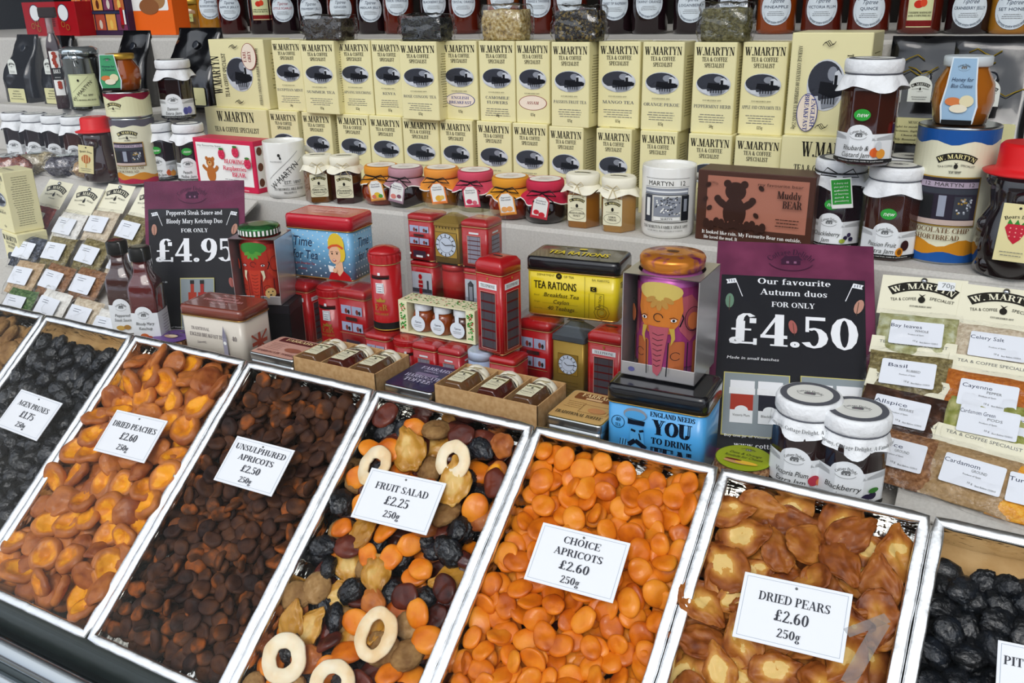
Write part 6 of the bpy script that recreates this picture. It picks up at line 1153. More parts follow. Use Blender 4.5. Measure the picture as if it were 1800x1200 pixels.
# right set of three
clear_box(-.556, -.398, .985, 1.085, Z0, -.395, 'clear plastic box of three London tins under the yellow tin')
bus_tin((-.527, .990, Z0+.001), .048, .101, 0, 'small bus tin, left of three under the yellow tin'); ben_tin((-.476, .990, Z0+.001), .046, .102, 0, 'clock tower tin with a grey slotted roof, under the yellow tin', 'grey'); phone_tin((-.425, .990, Z0+.001), .048, .101, 0, 'small telephone-box tin, right of three under the yellow tin')
# middle row of mini tins, its box carrying the pillar box, holly box and telephone box
clear_box(-.768, -.522, .925, 1.058, Z0, -.431, 'wide clear plastic box of mini tins in the middle of the lower level')
for k, (kd, ww) in enumerate((('bus', .040), ('post', .036), ('phone', .038), ('phone', .036), ('blue', .034), ('guard', .040))):
    x = -.745+.0405*k; q = (x, .929, Z0+.001); hh = .0665
    pos = ['far left', 'second from the left', 'third from the left', 'fourth from the left', 'fifth from the left', 'far right'][k]
    if kd == 'bus': bus_tin(q, ww, hh, 0, 'mini bus tin, %s in the wide clear box' % pos)
    elif kd == 'post': post_tin((x, .949, Z0+.001), .0185, hh, R_(25), 'mini pillar-box tin, %s in the wide clear box' % pos, base=False)
    elif kd == 'phone': phone_tin(q, ww, hh, R_(0 if k == 2 else 0), 'mini telephone-box tin, %s in the wide clear box' % pos, False, light=True)
    elif kd == 'blue':
        t = thing('round_tin', 'mini pale blue tin with a clock tower in the wide clear box', 'tin', (x, .947, Z0+.001), 0, 'picture tins in the London sets'); b = B(); b.lathe([(.0175, 0), (.0175, hh*.82)], mat('#9fb0cc', .4), 24); b.obj('tin_body', t); b = B(); b.lathe([(.018, hh*.82), (.018, hh*.97), (.016, hh)], mat('#b8c4d8', .35), 24); b.obj('lid', t); p = P(); p.rect(0, .022, .005, .028, OV2); p.poly([(-.003, .036), (.003, .036), (0, .044)], OV2); p.rect(0, .010, .018, .008, OV4); p.wrap('print', t, .0175, 0, cols=6)
    else: guard_tin(q, ww, hh, 0, 'mini guardsman tin, %s in the wide clear box' % pos, 'x')
# tall two-storey set
X0, X1, YY, ZB = -.738, -.601, 1.002, -.4305
clear_box(X0, X1, YY, YY+.052, ZB, -.270, 'tall clear plastic box holding two storeys of London tins', .030)
for k, (kd, lab) in enumerate((('bus', 'mini bus tin at the top left of the tall clear box'), ('ben', 'golden clock tower tin at the top middle of the tall clear box'), ('phone', 'mini telephone-box tin at the top right of the tall clear box'))):
    x = X0+.024+.0445*k; q = (x, YY+.004, ZB+.0885)
    (bus_tin(q, .042, .066, 0, lab) if kd == 'bus' else ben_tin(q, .040, .068, 0, lab) if kd == 'ben' else phone_tin(q, .042, .066, 0, lab, False, light=True, lidh=.010))
for k, (kd, lab) in enumerate((('walk', 'mini tin with a red-coated figure by a tower, lower left of the tall clear box'), ('plain', 'plain red round mini tin, lower middle of the tall clear box'), ('hut', 'mini tin with a guardsman and sentry box, lower right of the tall clear box'))):
    x = X0+.024+.0445*k
    if kd == 'plain': plain_tin((x, YY+.024, ZB+.0305), .019, .056, lab)
    else: guard_tin((x, YY+.004, ZB+.0305), .041, .057, 0, lab, kd)
t = [o for o in bpy.data.objects if o.get('label', '').startswith('tall clear plastic box')][0]; p = P(); p.ell(0, .0225, .008, .005, GOLD, 16); p.text('ENGLISH TEA COLLECTION', .0, .010, .005, GOLD, 's', w=.09)
for s in (-1, 1): p.ell(s*.060, .018, .003, .004, mat('#c06a5a', .5), 8)
p.front('base_print', t, .0006, 0, 0)
post_tin((-.744, .962, -.4305), .0215, .118, R_(12), 'large red pillar-box tin with a black base beside the polka-dot tin')
phone_tin((-.563, .936, -.4305), .043, .126, R_(-9), 'large red telephone-box tin with a coin slot, left of the yellow tin')
# holly gift box with three little jars
def d_holly():
    t = thing('holly_gift_box', 'cream gift box with holly borders holding three little jars', 'gift box', (-.655, .950, -.4305), R_(1)); w, d, h = .122, .036, .047; b = B(); m = mat('#e2dfb8', .5)
    b.rbox(-w/2, w/2, 0, d, 0, .002, m, .0004); b.rbox(-w/2, w/2, d-.001, d, .002, h, m, .0003); b.rbox(-w/2, w/2, 0, d, h-.0015, h, m, .0003); b.rbox(-w/2, -w/2+.014, 0, d, .002, h-.0015, m, .0003); b.rbox(w/2-.014, w/2, 0, d, .002, h-.0015, m, .0003); b.obj('carton', t)
    p = P(); rg = random.Random(4); p.up()
    for s in (-1, 1):
        for k in range(46): a, c = s*(w/2-.007)+rg.uniform(-.004, .004), rg.uniform(.004, h-.004); p.ell(a, c, .0018, .0009, GREEN if k % 5 else RED, 5, rot=rg.uniform(0, 180)); p.L -= 1
    p.front('holly_print', t, 0); p = P(); p.up()
    for k in range(110): p.ell(rg.uniform(-w*.47, w*.47), rg.uniform(.004, d-.004), .0018, .0009, GREEN if k % 5 else RED, 5, rot=rg.uniform(0, 180)); p.L -= 1
    p.top('holly_print', t, h); return t
d_holly()
for k in range(3):
    x = -.655-.032+.032*k; t = thing('mini_jar', 'little preserve jar, %s of three in the holly gift box' % ['left', 'middle', 'right'][k], 'jar', (x, .968, -.4280), 0, 'little jars in the holly gift box'); b = B(); b.lathe([(.0125, 0), (.0150, .002), (.0150, .024), (.011, .030)], jam_mat('#8a3c10' if k < 2 else '#4a2010'), 24); b.obj('glass_and_jam', t); b = B(); b.lathe([(.0125, .030), (.0128, .031), (.0128, .039), (.012, .040)], LIDW, 24); b.obj('lid', t)
    p = P(); p.ell(0, .013, .0115, .0115, LBL, 22); p.rect(0, .026, .006, .014, LBL); p.text('Tiptree', 0, .014, .003, NAVY, 'b', w=.011, slant=.3); small_lines(p, 0, .011, .014, 2, .0006, .0022, GREY); p.front('label', t, -.0152)

# ------------------------------------------------------------------ elephant tea canisters in silver display cartons
def elephant(q, lab, cols, rz=0, lidc='#d8842c', lid2='#8a2a6a', stripes=False, sc=1):
    skin, ear, head, leg, bg_, tusk = [mat(c, .3, .25) for c in cols[:6]]; W_, D_, H_ = .086, .076, .118
    t = thing('display_carton', 'silver open-fronted carton around the ' + lab, 'carton', q, rz, 'silver cartons of elephant canisters'); t.scale = (sc, sc, sc); SV = bumpy(mat('#c8c4c4', .28, .7), 30, .2, .002); b = B()
    b.rbox(-W_/2, -W_/2+.0012, 0, D_, 0, H_, SV, .0003); b.rbox(W_/2-.0012, W_/2, 0, D_, 0, H_, SV, .0003); b.rbox(-W_/2, W_/2, D_-.0012, D_, 0, H_, SV, .0003); b.rbox(-W_/2, W_/2, 0, D_, 0, .0012, SV, .0003); b.rbox(-W_/2, W_/2, 0, .0012, 0, .016, SV, .0003)
    ring = [( .0368*math.cos(a), .038+.0368*math.sin(a), H_) for a in [2*math.pi*k/32 for k in range(32)]]; sq = []
    for k in range(32):
        a = 2*math.pi*k/32; c, s = math.cos(a), math.sin(a); m_ = max(abs(c), abs(s)); sq.append((c/m_*W_/2, .038+s/m_*D_/2, H_))
    b.loft([sq, ring], SV, False, False, False); b.loft([[(x, y, z+.0008) for x, y, z in sq], [(x, y, z+.0008) for x, y, z in ring]], SV, False, False, False); b.obj('carton', t)
    p = P(); p.ell(-.03, .008, .004, .003, mat('#5a5a8a', .5), 10); p.text('tea', .0, .006, .003, mat('#5a5a8a', .5), 'b'); p.front('carton_print', t, 0)
    c = math.cos(rz); s = math.sin(rz); cq = (q[0]-s*.038*sc, q[1]+c*.038*sc, q[2]+.0013)
    t = thing('tea_canister', lab, 'canister', cq, rz, 'elephant tea canisters'); t.scale = (sc, sc, sc); R = .0360; b = B(); b.lathe([(R*.88, 0), (R*.95, .003), (R*1.0, .05), (R*1.03, .085), (R*.98, .108), (R*.85, .119)], bg_, 40); b.obj('canister', t)
    LM = mottle(new(lidc, .22, .5), [lid2, lidc, lidc], 60, 3, (.35, .6)); b = B(); b.lathe([(R*.92, .119), (R*.98, .121), (R*1.0, .131), (R*.95, .134), (R*.5, .1365)], LM, 40); b.obj('lid', t)
    p = P()
    if stripes:
        q_ = P(); 
        for k in range(26): q_.rect(-R*2.6+R*.2*k, .126, R*.1, .009, WHT); q_.L -= 1
        q_.wrap('lid_stripes', t, R*1.01, 0, cols=20)
    else: q_ = P(); q_.ell(0, 0, .007, .004, mat('#5a3018', .4)); q_.top('lid_print', t, .1368)
    # painted elephant: body, ears, forehead, trunk, legs, tusks, eyes
    p.rect(0, .060, R*4.0, .092, skin); 
    for s_ in (-1, 1):
        p.poly([(s_*.016, .094), (s_*.034, .098), (s_*.048, .082), (s_*.046, .056), (s_*.034, .044), (s_*.022, .058)], ear); p.line([(s_*.022, .094), (s_*.020, .085), (s_*.026, .072), (s_*.022, .062)], .0016, OV3)
        p.rect(s_*.020, .024, .017, .042, leg, .003); p.rect(s_*.046, .024, .015, .042, leg, .003)
        for k in range(3): p.ell(s_*.020-.005+.005*k, .0045, .0022, .002, tusk, 8)
    p.poly([(-.022, .106), (.022, .106), (.025, .080), (.020, .064), (.012, .054), (-.012, .054), (-.020, .064), (-.025, .080)], head); p.ell(0, .101, .024, .011, mat(cols[6], .3, .2), 20)
    for k in range(5): a = R_(-30-30*k); p.ell(.011*math.cos(a), .098+.012*math.sin(a), .006, .003, mat(cols[7], .3, .2), 10, rot=-30-30*k)
    p.poly([(-.011, .062), (.011, .062), (.007, .030), (.005, .012), (.001, .004), (-.004, .008), (-.006, .030)], ear); 
    for k in range(7): p.line([(-.006+.0004*k, .054-.006*k), (.0, .052-.006*k), (.006-.0004*k, .054-.006*k)], .0006, OV3)
    p.ring(0, .073, .005, .005, .0009, OV3, 14, 0, 300)
    for s_ in (-1, 1):
        p.ell(s_*.0150, .071, .0028, .0018, PAPER, 12); p.ell(s_*.0150, .071, .0014, .0016, OV3, 10); p.line([(s_*.011, .0735), (s_*.015, .0745), (s_*.019, .072)], .0007, OV3); p.ring(s_*.034, .072, .009, .014, .0007, OV3, 14, 60, 300); p.ell(s_*.034, .070, .006, .010, mat(cols[3], .3, .2), 12)
        p.poly([(s_*.011, .062), (s_*.016, .062), (s_*.017, .050), (s_*.013, .042), (s_*.0135, .052)], tusk); p.ring(s_*.018, .030, .005, .005, .0007, OV3, 12, 30, 330)
        p.line([(s_*.011, .046), (s_*.010, .006)], .0010, OV3); p.line([(s_*.029, .046), (s_*.029, .006)], .0010, OV3)
    if stripes: p.ell(.022, .020, .008, .010, mat('#c8a468', .4), 14); p.ell(.019, .023, .0012, .0012, INK, 6); p.ell(.025, .023, .0012, .0012, INK, 6); p.ell(.022, .017, .002, .0015, INK, 6)
    p.wrap('painted_elephant', t, R*1.025, 0, cols=24)
elephant((-.313, .878, -.3985), 'purple and gold elephant canister standing on the blue tin', ['#a03a78', '#b85a68', '#d88034', '#c06a3c', '#c264ac', '#c8a848', '#d8c068', '#c09048'], R_(1))
elephant((-.956, .925, -.4185), 'red elephant canister with green leaves and striped green lid', ['#b8342a', '#c8402c', '#b83426', '#c23c28', '#8a1c18', '#e0d8b8', '#3a8a3a', '#5aa040'], R_(20), '#2c7038', '#1c4a28', True, .84)
t = thing('black_box', 'black box supporting the silver carton of the red elephant canister', 'box', (-.952, .930, Z0), R_(20)); b = B(); b.rbox(-.04, .04, 0, .078, 0, .0808, mat('#121014', .4), .001); b.obj('box_body', t); b = B(); b.rbox(-.041, .041, -.001, .079, .066, .0812, mat('#1c181e', .35), .001); b.obj('box_lid', t)

# ------------------------------------------------------------------ kraft trays of three hexagonal jars, toffee tins, chutney rounds
KR = bumpy(mottle(new('#bf9767', .8), ['#b48c5c', '#c9a374'], 150), 400, .15, .0005)
def kraft(x0, x1, y0, d, zt, lab, which):
    w, h = x1-x0, zt-Z0; t = thing('kraft_box', lab, 'gift box', ((x0+x1)/2, y0, Z0), 0, 'kraft gift boxes'); b = B(); th = .0016
    b.rbox(-w/2, w/2, 0, th, 0, h, KR, .0003); b.rbox(-w/2, w/2, d-th, d, 0, h, KR, .0003); b.rbox(-w/2, -w/2+th, 0, d, 0, h, KR, .0003); b.rbox(w/2-th, w/2, 0, d, 0, h, KR, .0003); b.rbox(-w/2, w/2, 0, d, h-.034, h-.032, KR, .0003); b.obj('box_walls', t)
    b = B()
    for k in (1, 2): x = -w/2+w*k/3; b.rbox(x-.0007, x+.0007, th, d-th, h-.032, h-.001, KR, .0002)
    b.obj('divider', t)
    for k in range(3):
        x = (x0+x1)/2-w/2+w*(k+.5)/3; R = .0195; HH = .066
        j = thing('hex_jar', 'little hexagonal jar lying %s in the %s kraft box' % (['left', 'middle', 'right'][k], which), 'jar', (x, y0+.0035, zt-.032+R+.0005), 0, 'little jars lying in the kraft boxes', rx=R_(-90)); hb = HH-.014
        b = B(); b.lathe([(R*.92, 0), (R, .002), (R, hb-.010), (R*.9, hb-.004), (R*.78, hb)], jam_mat(['#6a4a2c', '#4a1c14', '#5a3c24'][k]), 48, rf=polyr(6, .92)); b.obj('glass_and_jam', j)
        b = B(); b.lathe([(R*.80, hb-.002), (R*.93, hb+.002), (R*.95, hb+.010), (R*.85, hb+.012)], CLOTHC, 30, cap0=False); cloth_skirt(b, R*.84, hb+.002, .004, R*1.0, CLOTHC, seed=k, pts=.004, amp=.001); b.obj('cloth_cap', j)
        b = B(); b.tube([(R*.87*math.cos(a), R*.87*math.sin(a), hb+.001) for a in [2*math.pi*i/20 for i in range(20)]], .0006, STR, 4, True); b.tube([(0, -R*.95, hb), (.008, -R*1.0, hb-.006), (.012, -R*.95, hb), (0, -R*.95, hb)], .0005, STR, 4); b.obj('raffia_bow', j)
        p = P(); fl = polyr(6, .92)(0); p.rect(0, .023, .0205, .034, mat('#e9e4c4', .5)); logo(p, 0, .034, .020, INK, CREAM, False); p.ell(0, .029, .0015, .002, INK, 8); p.ring(0, .016, .0085, .0055, .0003, INK, 18); p.text(['HONEY', 'PRESERVE', 'MARMALADE'][k], 0, .015, .002, INK, 's', w=.013); small_lines(p, 0, .025, .016, 2, .0005, .002, GREY); p.front('label', j, -R*fl)
kraft(-.800, -.664, .822, .075, -.437, 'kraft cardboard box of three hexagonal jars behind the brown apricots', 'left')
kraft(-.580, -.437, .829, .076, -.437, 'kraft cardboard box of three hexagonal jars behind the fruit salad', 'right')
def flat_tin(x0, x1, y0, d, z0, z1, topc, design, lab, rz=0):
    w, h = x1-x0, z1-z0; t = thing('toffee_tin', lab, 'tin', ((x0+x1)/2, y0, z0), rz, 'flat toffee tins'); b = B(); b.loft([tin_outline(w-.001, d-.001, .006, 0), tin_outline(w-.001, d-.001, .006, h*.62)], SILV, True); b.obj('tin_body', t)
    b = B(); o = lambda e, z: [(x, y+d/2, z) for x, y in rrect(w+e, d+e, .006, 5)]; b.loft([o(.001, h*.60), o(.0012, h*.64), o(.0012, h-.002), o(0, h-.0002)], SILV, True); b.obj('lid', t)
    if design: p = P(); p.rect(0, 0, w*.96, d*.96, mat(topc, .35, 0, .3), .005); design(p, w, d); p.top('lid_print', t, h-.0002, 0, d/2)
def ft_blue(p, w, d):
    V = mat('#b8b4cc', .4); p.text('FARRAHS', w*.02, d*.27, d*.11, V, 's', w=w*.6, bold=.02); p.text('ORIGINAL', 0, d*.18, d*.055, V, 's', w=w*.3); p.rect(0, d*.07, w*.46, d*.10, mat('#7a6e8c', .4), .003); p.text('HARROGATE', 0, -d*.09, d*.11, V, 's', w=w*.72, bold=.02); p.text('TOFFEE', 0, -d*.25, d*.12, V, 's', w=w*.55, bold=.02)
def ft_tan(p, w, d):
    Br = mat('#7a4424', .4); p.rect(w*.04, d*.31, w*.82, d*.22, Br, .003); p.text('FARRAHS', w*.03, d*.30, d*.11, mat('#e8cf9a', .4), 's', w=w*.6, bold=.02); p.rect(0, d*.24, w*.3, d*.06, mat('#e0b888', .4)); small_lines(p, -w*.22, d*.08, w*.35, 4, .0006, .005, Br); p.frame(w*.18, -d*.08, w*.5, d*.26, .0005, Br); p.ell(w*.22, -d*.1, w*.16, d*.08, mat('#c88a58', .4)); p.text('TRADITIONAL TOFFEE', 0, -d*.36, d*.09, INK, 's', w=w*.84)
def ft_pink(p, w, d):
    Br = mat('#5a1a1c', .4); p.rect(w*.04, d*.33, w*.84, d*.22, Br, .002); p.text('FARRAHS', w*.03, d*.30, d*.11, mat('#e8cf9a', .4), 's', w=w*.6, bold=.02); small_lines(p, -w*.22, d*.1, w*.35, 5, .0006, .005, Br); p.ell(w*.2, -d*.1, w*.18, d*.1, mat('#9a5a44', .4)); p.text('HARROGATE TOFFEE', 0, -d*.38, d*.08, Br, 's', w=w*.84)
flat_tin(-.893, -.812, .834, .068, Z0, Z0+.0245, '', None, 'plain flat steel tin under the pink toffee tin'); flat_tin(-.893, -.812, .834, .068, Z0+.025, -.450, '#cf9c8c', ft_pink, 'flat pink toffee tin with a maroon heading, left of the kraft boxes')
flat_tin(-.658, -.584, .828, .080, Z0, Z0+.0245, '', None, 'plain flat steel tin under the navy toffee tin'); flat_tin(-.658, -.584, .828, .080, Z0+.025, -.450, '#1f1c48', ft_blue, 'flat navy blue toffee tin between the two kraft boxes')
flat_tin(-.432, -.362, .838, .082, Z0, Z0+.0245, '', None, 'plain flat steel tin under the tan toffee tin'); flat_tin(-.432, -.362, .838, .082, Z0+.025, -.450, '#cda468', ft_tan, 'flat tan toffee tin between the right kraft box and the blue tin')
def chutney(x, y, z1, R, col, lines, lab, tilt=12, yel=True):
    t = thing('fruit_round', lab, 'fruit cheese', (x, y, Z0), 0, 'round fruit pastes with printed discs'); h = z1-Z0; b = B(); b.lathe([(R*1.02, 0), (R*1.05, h*.5), (R*1.0, h*.92), (R*.9, h)], bumpy(mottle(new('#7a5236', .8), ['#4a2c1c', '#8a6040', '#b89068'], 220), 300, 1, .003), 36); b.obj('fruit_paste', t)
    p = P(); p.ell(0, 0, R, R*.99, mat('#4a5a18', .5) if yel else mat('#3a2048', .5), 36); p.ell(0, 0, R*.97, R*.96, mat(col, .4), 36); cottage(p, 0, R*.62, R*.6, INK)
    for i, s in enumerate(lines): p.text(s, 0, R*(.14-.26*i), R*.17, INK, 'b', w=R*(1.15+.2*i), slant=.2)
    if yel: p.ell(-R*.1, -R*.46, R*.5, R*.14, mat('#c89468', .5)); p.ell(R*.2, -R*.44, R*.40, R*.12, mat('#e8b83c', .5)); p.ell(-R*.28, -R*.36, R*.3, R*.06, mat('#6a2c18', .5))
    else: p.ell(0, -R*.1, R*.4, R*.2, mat('#b89a80', .5)); p.ell(R*.1, 0, R*.3, R*.14, mat('#d8c4a8', .5))
    p.top('disc_label', t, h+.0002)
chutney(-.205, .858, -.461, .0300, '#9aa81c', ['Date & Orange', 'Roulade for Cheese'], 'round fruit paste with a lime green disc label beside the plum jam jar')
chutney(-1.078, .860, -.468, .0290, '#6a4a8c', ['Fig & Pecan', ''], 'round fruit paste with a purple disc label left of the cream tin', yel=False)

# ------------------------------------------------------------------ sauce bottles and shrink-wrapped jam pair
SBL = polyr(4, .72)
def sauce(q, c, lines, lab, rz, ic):
    t = thing('sauce_bottle', lab, 'bottle', q, rz, 'square sauce bottles'); R = .0275; H = .145; m = jam_mat(c); b = B()
    b.lathe([(R*.92, 0), (R, .003), (R, H*.56), (R*.9, H*.63), (R*.62, H*.70), (R*.50, H*.76), (R*.46, H*.86)], m, 48, rf=SBL); b.obj('glass_and_sauce', t)
    b = B(); b.lathe([(.0145, H*.86), (.0155, H*.87), (.0155, H*.985), (.013, H)], BLK, 30); b.obj('cap', t)
    b = B(); b.lathe([(R*1.03, 0), (R*1.03, H*.57), (R*.93, H*.64), (R*.66, H*.72), (.0165, H*.80), (.0170, H*.99), (.013, H*1.005)], SHRINK, 40, rf=lambda a: 1 if False else SBL(a)); b.obj('shrink_wrap', t)
    p = P(); p.rect(0, .0245, R*4.6, .046, PAPER); p.ell(0, .046, .0155, .012, PAPER, 22); cottage(p, 0, .045, .024)
    for i, s in enumerate(lines): p.text(s, 0, .029-.0075*i, .0050, INK, 'b', w=min(.031, .0034*len(s)), slant=.2)
    for dx, dy, rx, ry, cc in ic: p.ell(dx, .011+dy, rx, ry, mat(cc, .5), 12)
    small_lines(p, R*1.55, .040, .024, 7, .0007, .0045, GREY); p.wrap('label', t, R*1.035, 0, rf=SBL, cols=28)
sauce((-1.186, .873, -.4775), '#3c1410', ['Peppered', 'Steak Sauce'], 'peppered steak sauce bottle, left of the shrink-wrapped pair', R_(28), [(-.006, 0, .008, .004, '#c8a050'), (.006, .001, .006, .004, '#a87c3c')])
sauce((-1.122, .862, -.4775), '#5a0e10', ['Bloody Mary', 'Ketchup'], 'bloody mary ketchup bottle, right of the shrink-wrapped pair', R_(28), [(-.003, 0, .008, .005, '#c8602c'), (.006, -.002, .005, .003, '#a83424')])
q1 = onY(1424, 690, .868); q2 = onY(1508, 716, .862)
jam_jar((q1.x, .868, Z0), ['Victoria Plum', 'Extra Jam'], '#241012', 'victoria plum jam jar, left of the pair leaning near the price poster', [(-.004, 0, .006, .006, '#b83a4c'), (.004, -.002, .006, .005, '#d8784c')], R=.0330, H=q1.z-Z0+.003, rz=R_(2), seed=4, lblh=.042, lz=.022, sk=1.07)
jam_jar((q2.x, .862, Z0), ['Blackberry', 'Jam'], '#1c0a0c', 'blackberry jam jar, right of the pair beside the spice packets', [(-.004, -.004, .005, .004, '#2a2440'), (.003, -.003, .005, .004, '#2a2440'), (.004, .003, .006, .003, '#3a7a30')], R=.0330, H=q2.z-Z0+.003, rz=R_(8), seed=7, lblh=.042, lz=.022, sk=1.07)

# ------------------------------------------------------------------ price posters
PUR = bumpy(mottle(new('#6a2c48', .5), ['#5a2440', '#783654'], 20), 60, .1); NIGHT = mat('#17181f', .45); PW = mat('#eef0f4', .45)
def leaf(p, x, y, s, c, rot=0): p.ell(x, y, s*.5, s, mat(c, .6), 12, rot=rot); p.line([(x-s*.9*math.sin(R_(-rot)), y-s*1.3*math.cos(R_(rot))), (x, y+s*.6)], s*.08, mat('#5a4438', .6))
def flag(p, x, y, s, d=1):
    p.line([(x+d*s*.5, y-s*1.3), (x-d*s*.15, y+s*.4)], s*.06, PW); p.poly([(x-d*s*.15, y+s*.4), (x-d*s*.9, y+s*.25), (x-d*s*.75, y+s*.05), (x-d*s*.8, y-s*.15), (x-d*s*.0, y)], PW); p.up()
    for k in range(3): p.poly([(x-d*s*(.2+.2*k), y+s*.28), (x-d*s*(.3+.2*k), y+s*.26), (x-d*s*(.25+.2*k), y+s*.02), (x-d*s*(.15+.2*k), y+s*.04)], OV4)
def poster(q, rz, tilt, w, h, lab, price, head, two):
    t = thing('price_poster', lab, 'poster', q, rz, 'autumn price posters', rx=tilt); b = B(); b.rbox(-w/2, w/2, 0, h, -.0015, 0, PUR, .0006); b.obj('board', t)
    b = B(); b.rbox(-.02, .02, h*.35, h*.36, -.0035, -.0018, mat('#4a3440', .6), .0003); b.obj('back_strut', t)
    p = P(); up = h*.835; x = 0; PI_ = mat('#3c1c34', .6)
    cottage(p, -w*.02, h*.915, w*.34, PI_); p.rect(-w*.01, up/2+h*.02, w*.90, up-h*.055, NIGHT)
    y = up-h*.045
    for i, s in enumerate(head): p.text(s, 0, y-i*h*.052, h*.028, PW, 's', w=w*(.56 if not two else [.46, .42][i]))
    p.text('FOR ONLY', 0, y-h*.108-(0 if two else .0), h*.024, PW, 's', w=w*.27); flag(p, -w*.36, y, w*.08, 1); flag(p, w*.36, y, w*.08, -1)
    p.text(price, 0, y-h*.29, h*.145, PW, 's', w=w*.80, bold=.01)
    leaf(p, -w*.40, y-h*.09, w*.055, '#6a8a74' if two else '#b98a78'); leaf(p, w*.40, y-h*.09, w*.055, '#b98a78', -20); leaf(p, w*(.0 if two else .36), y-h*(.20 if two else .42), w*.05, '#a8605a', 15); leaf(p, -w*.36, y-h*.60, w*.05, '#3c6a54')
    p.text('Made in small batches', -w*.24, y-h*.36, h*.013, PW, 'b', w=w*.32, slant=.2) if two else p.text('Made in', -w*.34, y-h*.42, h*.013, PW, 'b', w=w*.12, slant=.2)
    bk = mat('#8d979c', .5); ye = mat('#c8c070', .5)
    for cx, pw in (((-.21, .40), (.25, .40)) if two else ((.02, .34),)):
        ph = .27*h if two else .33*h; cy = up-h*.60 if two else up-h*.60; p.rect(w*cx, cy, w*pw, ph, ye); p.rect(w*cx, cy, w*pw*.97, ph*.97, bk)
        for k, c in ((-1, '#a83420'), (1, '#1a1a28' if two else '#a02018')):
            xx = w*cx+k*w*pw*.21
            if two: p.rect(xx, cy-ph*.03, w*pw*.34, ph*.50, mat(c, .3)); p.rect(xx, cy+ph*.30, w*pw*.37, ph*.14, PW); p.rect(xx, cy+ph*.20, w*pw*.39, ph*.10, CAPW); p.rect(xx, cy-ph*.20, w*pw*.34, ph*.20, PAPER); p.ell(xx, cy-ph*.10, w*pw*.10, ph*.07, PAPER); p.text('Victoria Plum' if k < 0 else 'Blackberry', xx, cy-ph*.20, ph*.04, INK, 'b', w=w*pw*.26)
            else: p.rect(xx*.7+w*cx*.3, cy-ph*.02, w*pw*.24, ph*.50, mat(c, .3)); p.rect(xx*.7+w*cx*.3, cy+ph*.30, w*pw*.10, ph*.2, mat(c, .3)); p.rect(xx*.7+w*cx*.3, cy+ph*.42, w*pw*.12, ph*.07, BLK); p.rect(xx*.7+w*cx*.3, cy-ph*.32, w*pw*.26, ph*.24, PAPER); p.text('Peppered' if k < 0 else 'Bloody Mary', xx*.7+w*cx*.3, cy-ph*.32, ph*.03, INK, 'b', w=w*pw*.2)
    p.text('www.cottagedelight.co.uk', -w*.05, h*.050, h*.020, PW, 's', w=w*.56); p.text('Buy one jar of Victoria Plum Extra Jam and one of Blackberry Jam', 0, h*.090, h*.011, PW, 'b', w=w*.78)
    p.ell(w*.30, h*.057, w*.022, w*.022, mat('#3a5aa8', .5)); p.ell(w*.36, h*.057, w*.022, w*.022, mat('#3aa0d8', .5)); p.top('poster_print', t, 0)
def pbase(bl, w, rz): return (bl[0]+math.cos(R_(rz))*w/2, bl[1]+math.sin(R_(rz))*w/2, Z0+.002)
poster(pbase((-.262, .905), .190, 16), R_(16), R_(42), .190, .300, 'large dark price poster reading £4.50 behind the two jam jars', '£4.50', ['Our favourite', 'Autumn duos'], True)
TLp = onY(253, 321, .95); tl, rz_ = R_(72), R_(27); hh = (TLp.z-Z0)/math.sin(tl)
bl = (TLp.x+math.sin(rz_)*math.cos(tl)*hh, TLp.y-math.cos(rz_)*math.cos(tl)*hh)
poster(pbase(bl, .160, 27), rz_, tl, .160, hh, 'smaller dark price poster reading £4.95 behind the sauce bottles', '£4.95', ['Peppered Steak Sauce and', 'Bloody Mary Ketchup Duo'], False)

# ------------------------------------------------------------------ cartons at the far left of the lower level
def low_carton(x, y, z, w, h, rz, lab):
    t = thing('tea_carton', lab, 'tea box', (x, y, z), rz, 'cartons at the far left of the lower level'); carton_body(w, TBD, h).obj('carton', t); f = link('front_print', _tbf, t, (0, 0, h/2)); f.scale = (w/TBW, 1, h/TBH); link('side_print', _tbs, t, (w/2, TBD/2, h/2)); link('top_print', _tbt, t, (0, TBD*.45, h))
    p = P(); p.text('BREAKFAST', 0, .006, .004, INK, 's', w=.03); p.text('125g', 0, -.020, .0042, INK, 's'); p.front('flavour_print', t, 0, 0, h*.25)
low_carton(-1.620, .97, Z0, .068, .112, R_(-12), 'cream tea carton at the far left, lower of two stacked beside the spice packets')
low_carton(-1.632, .975, Z0+.1125, .068, .112, R_(-12), 'cream tea carton at the far left, upper of two stacked beside the spice packets')

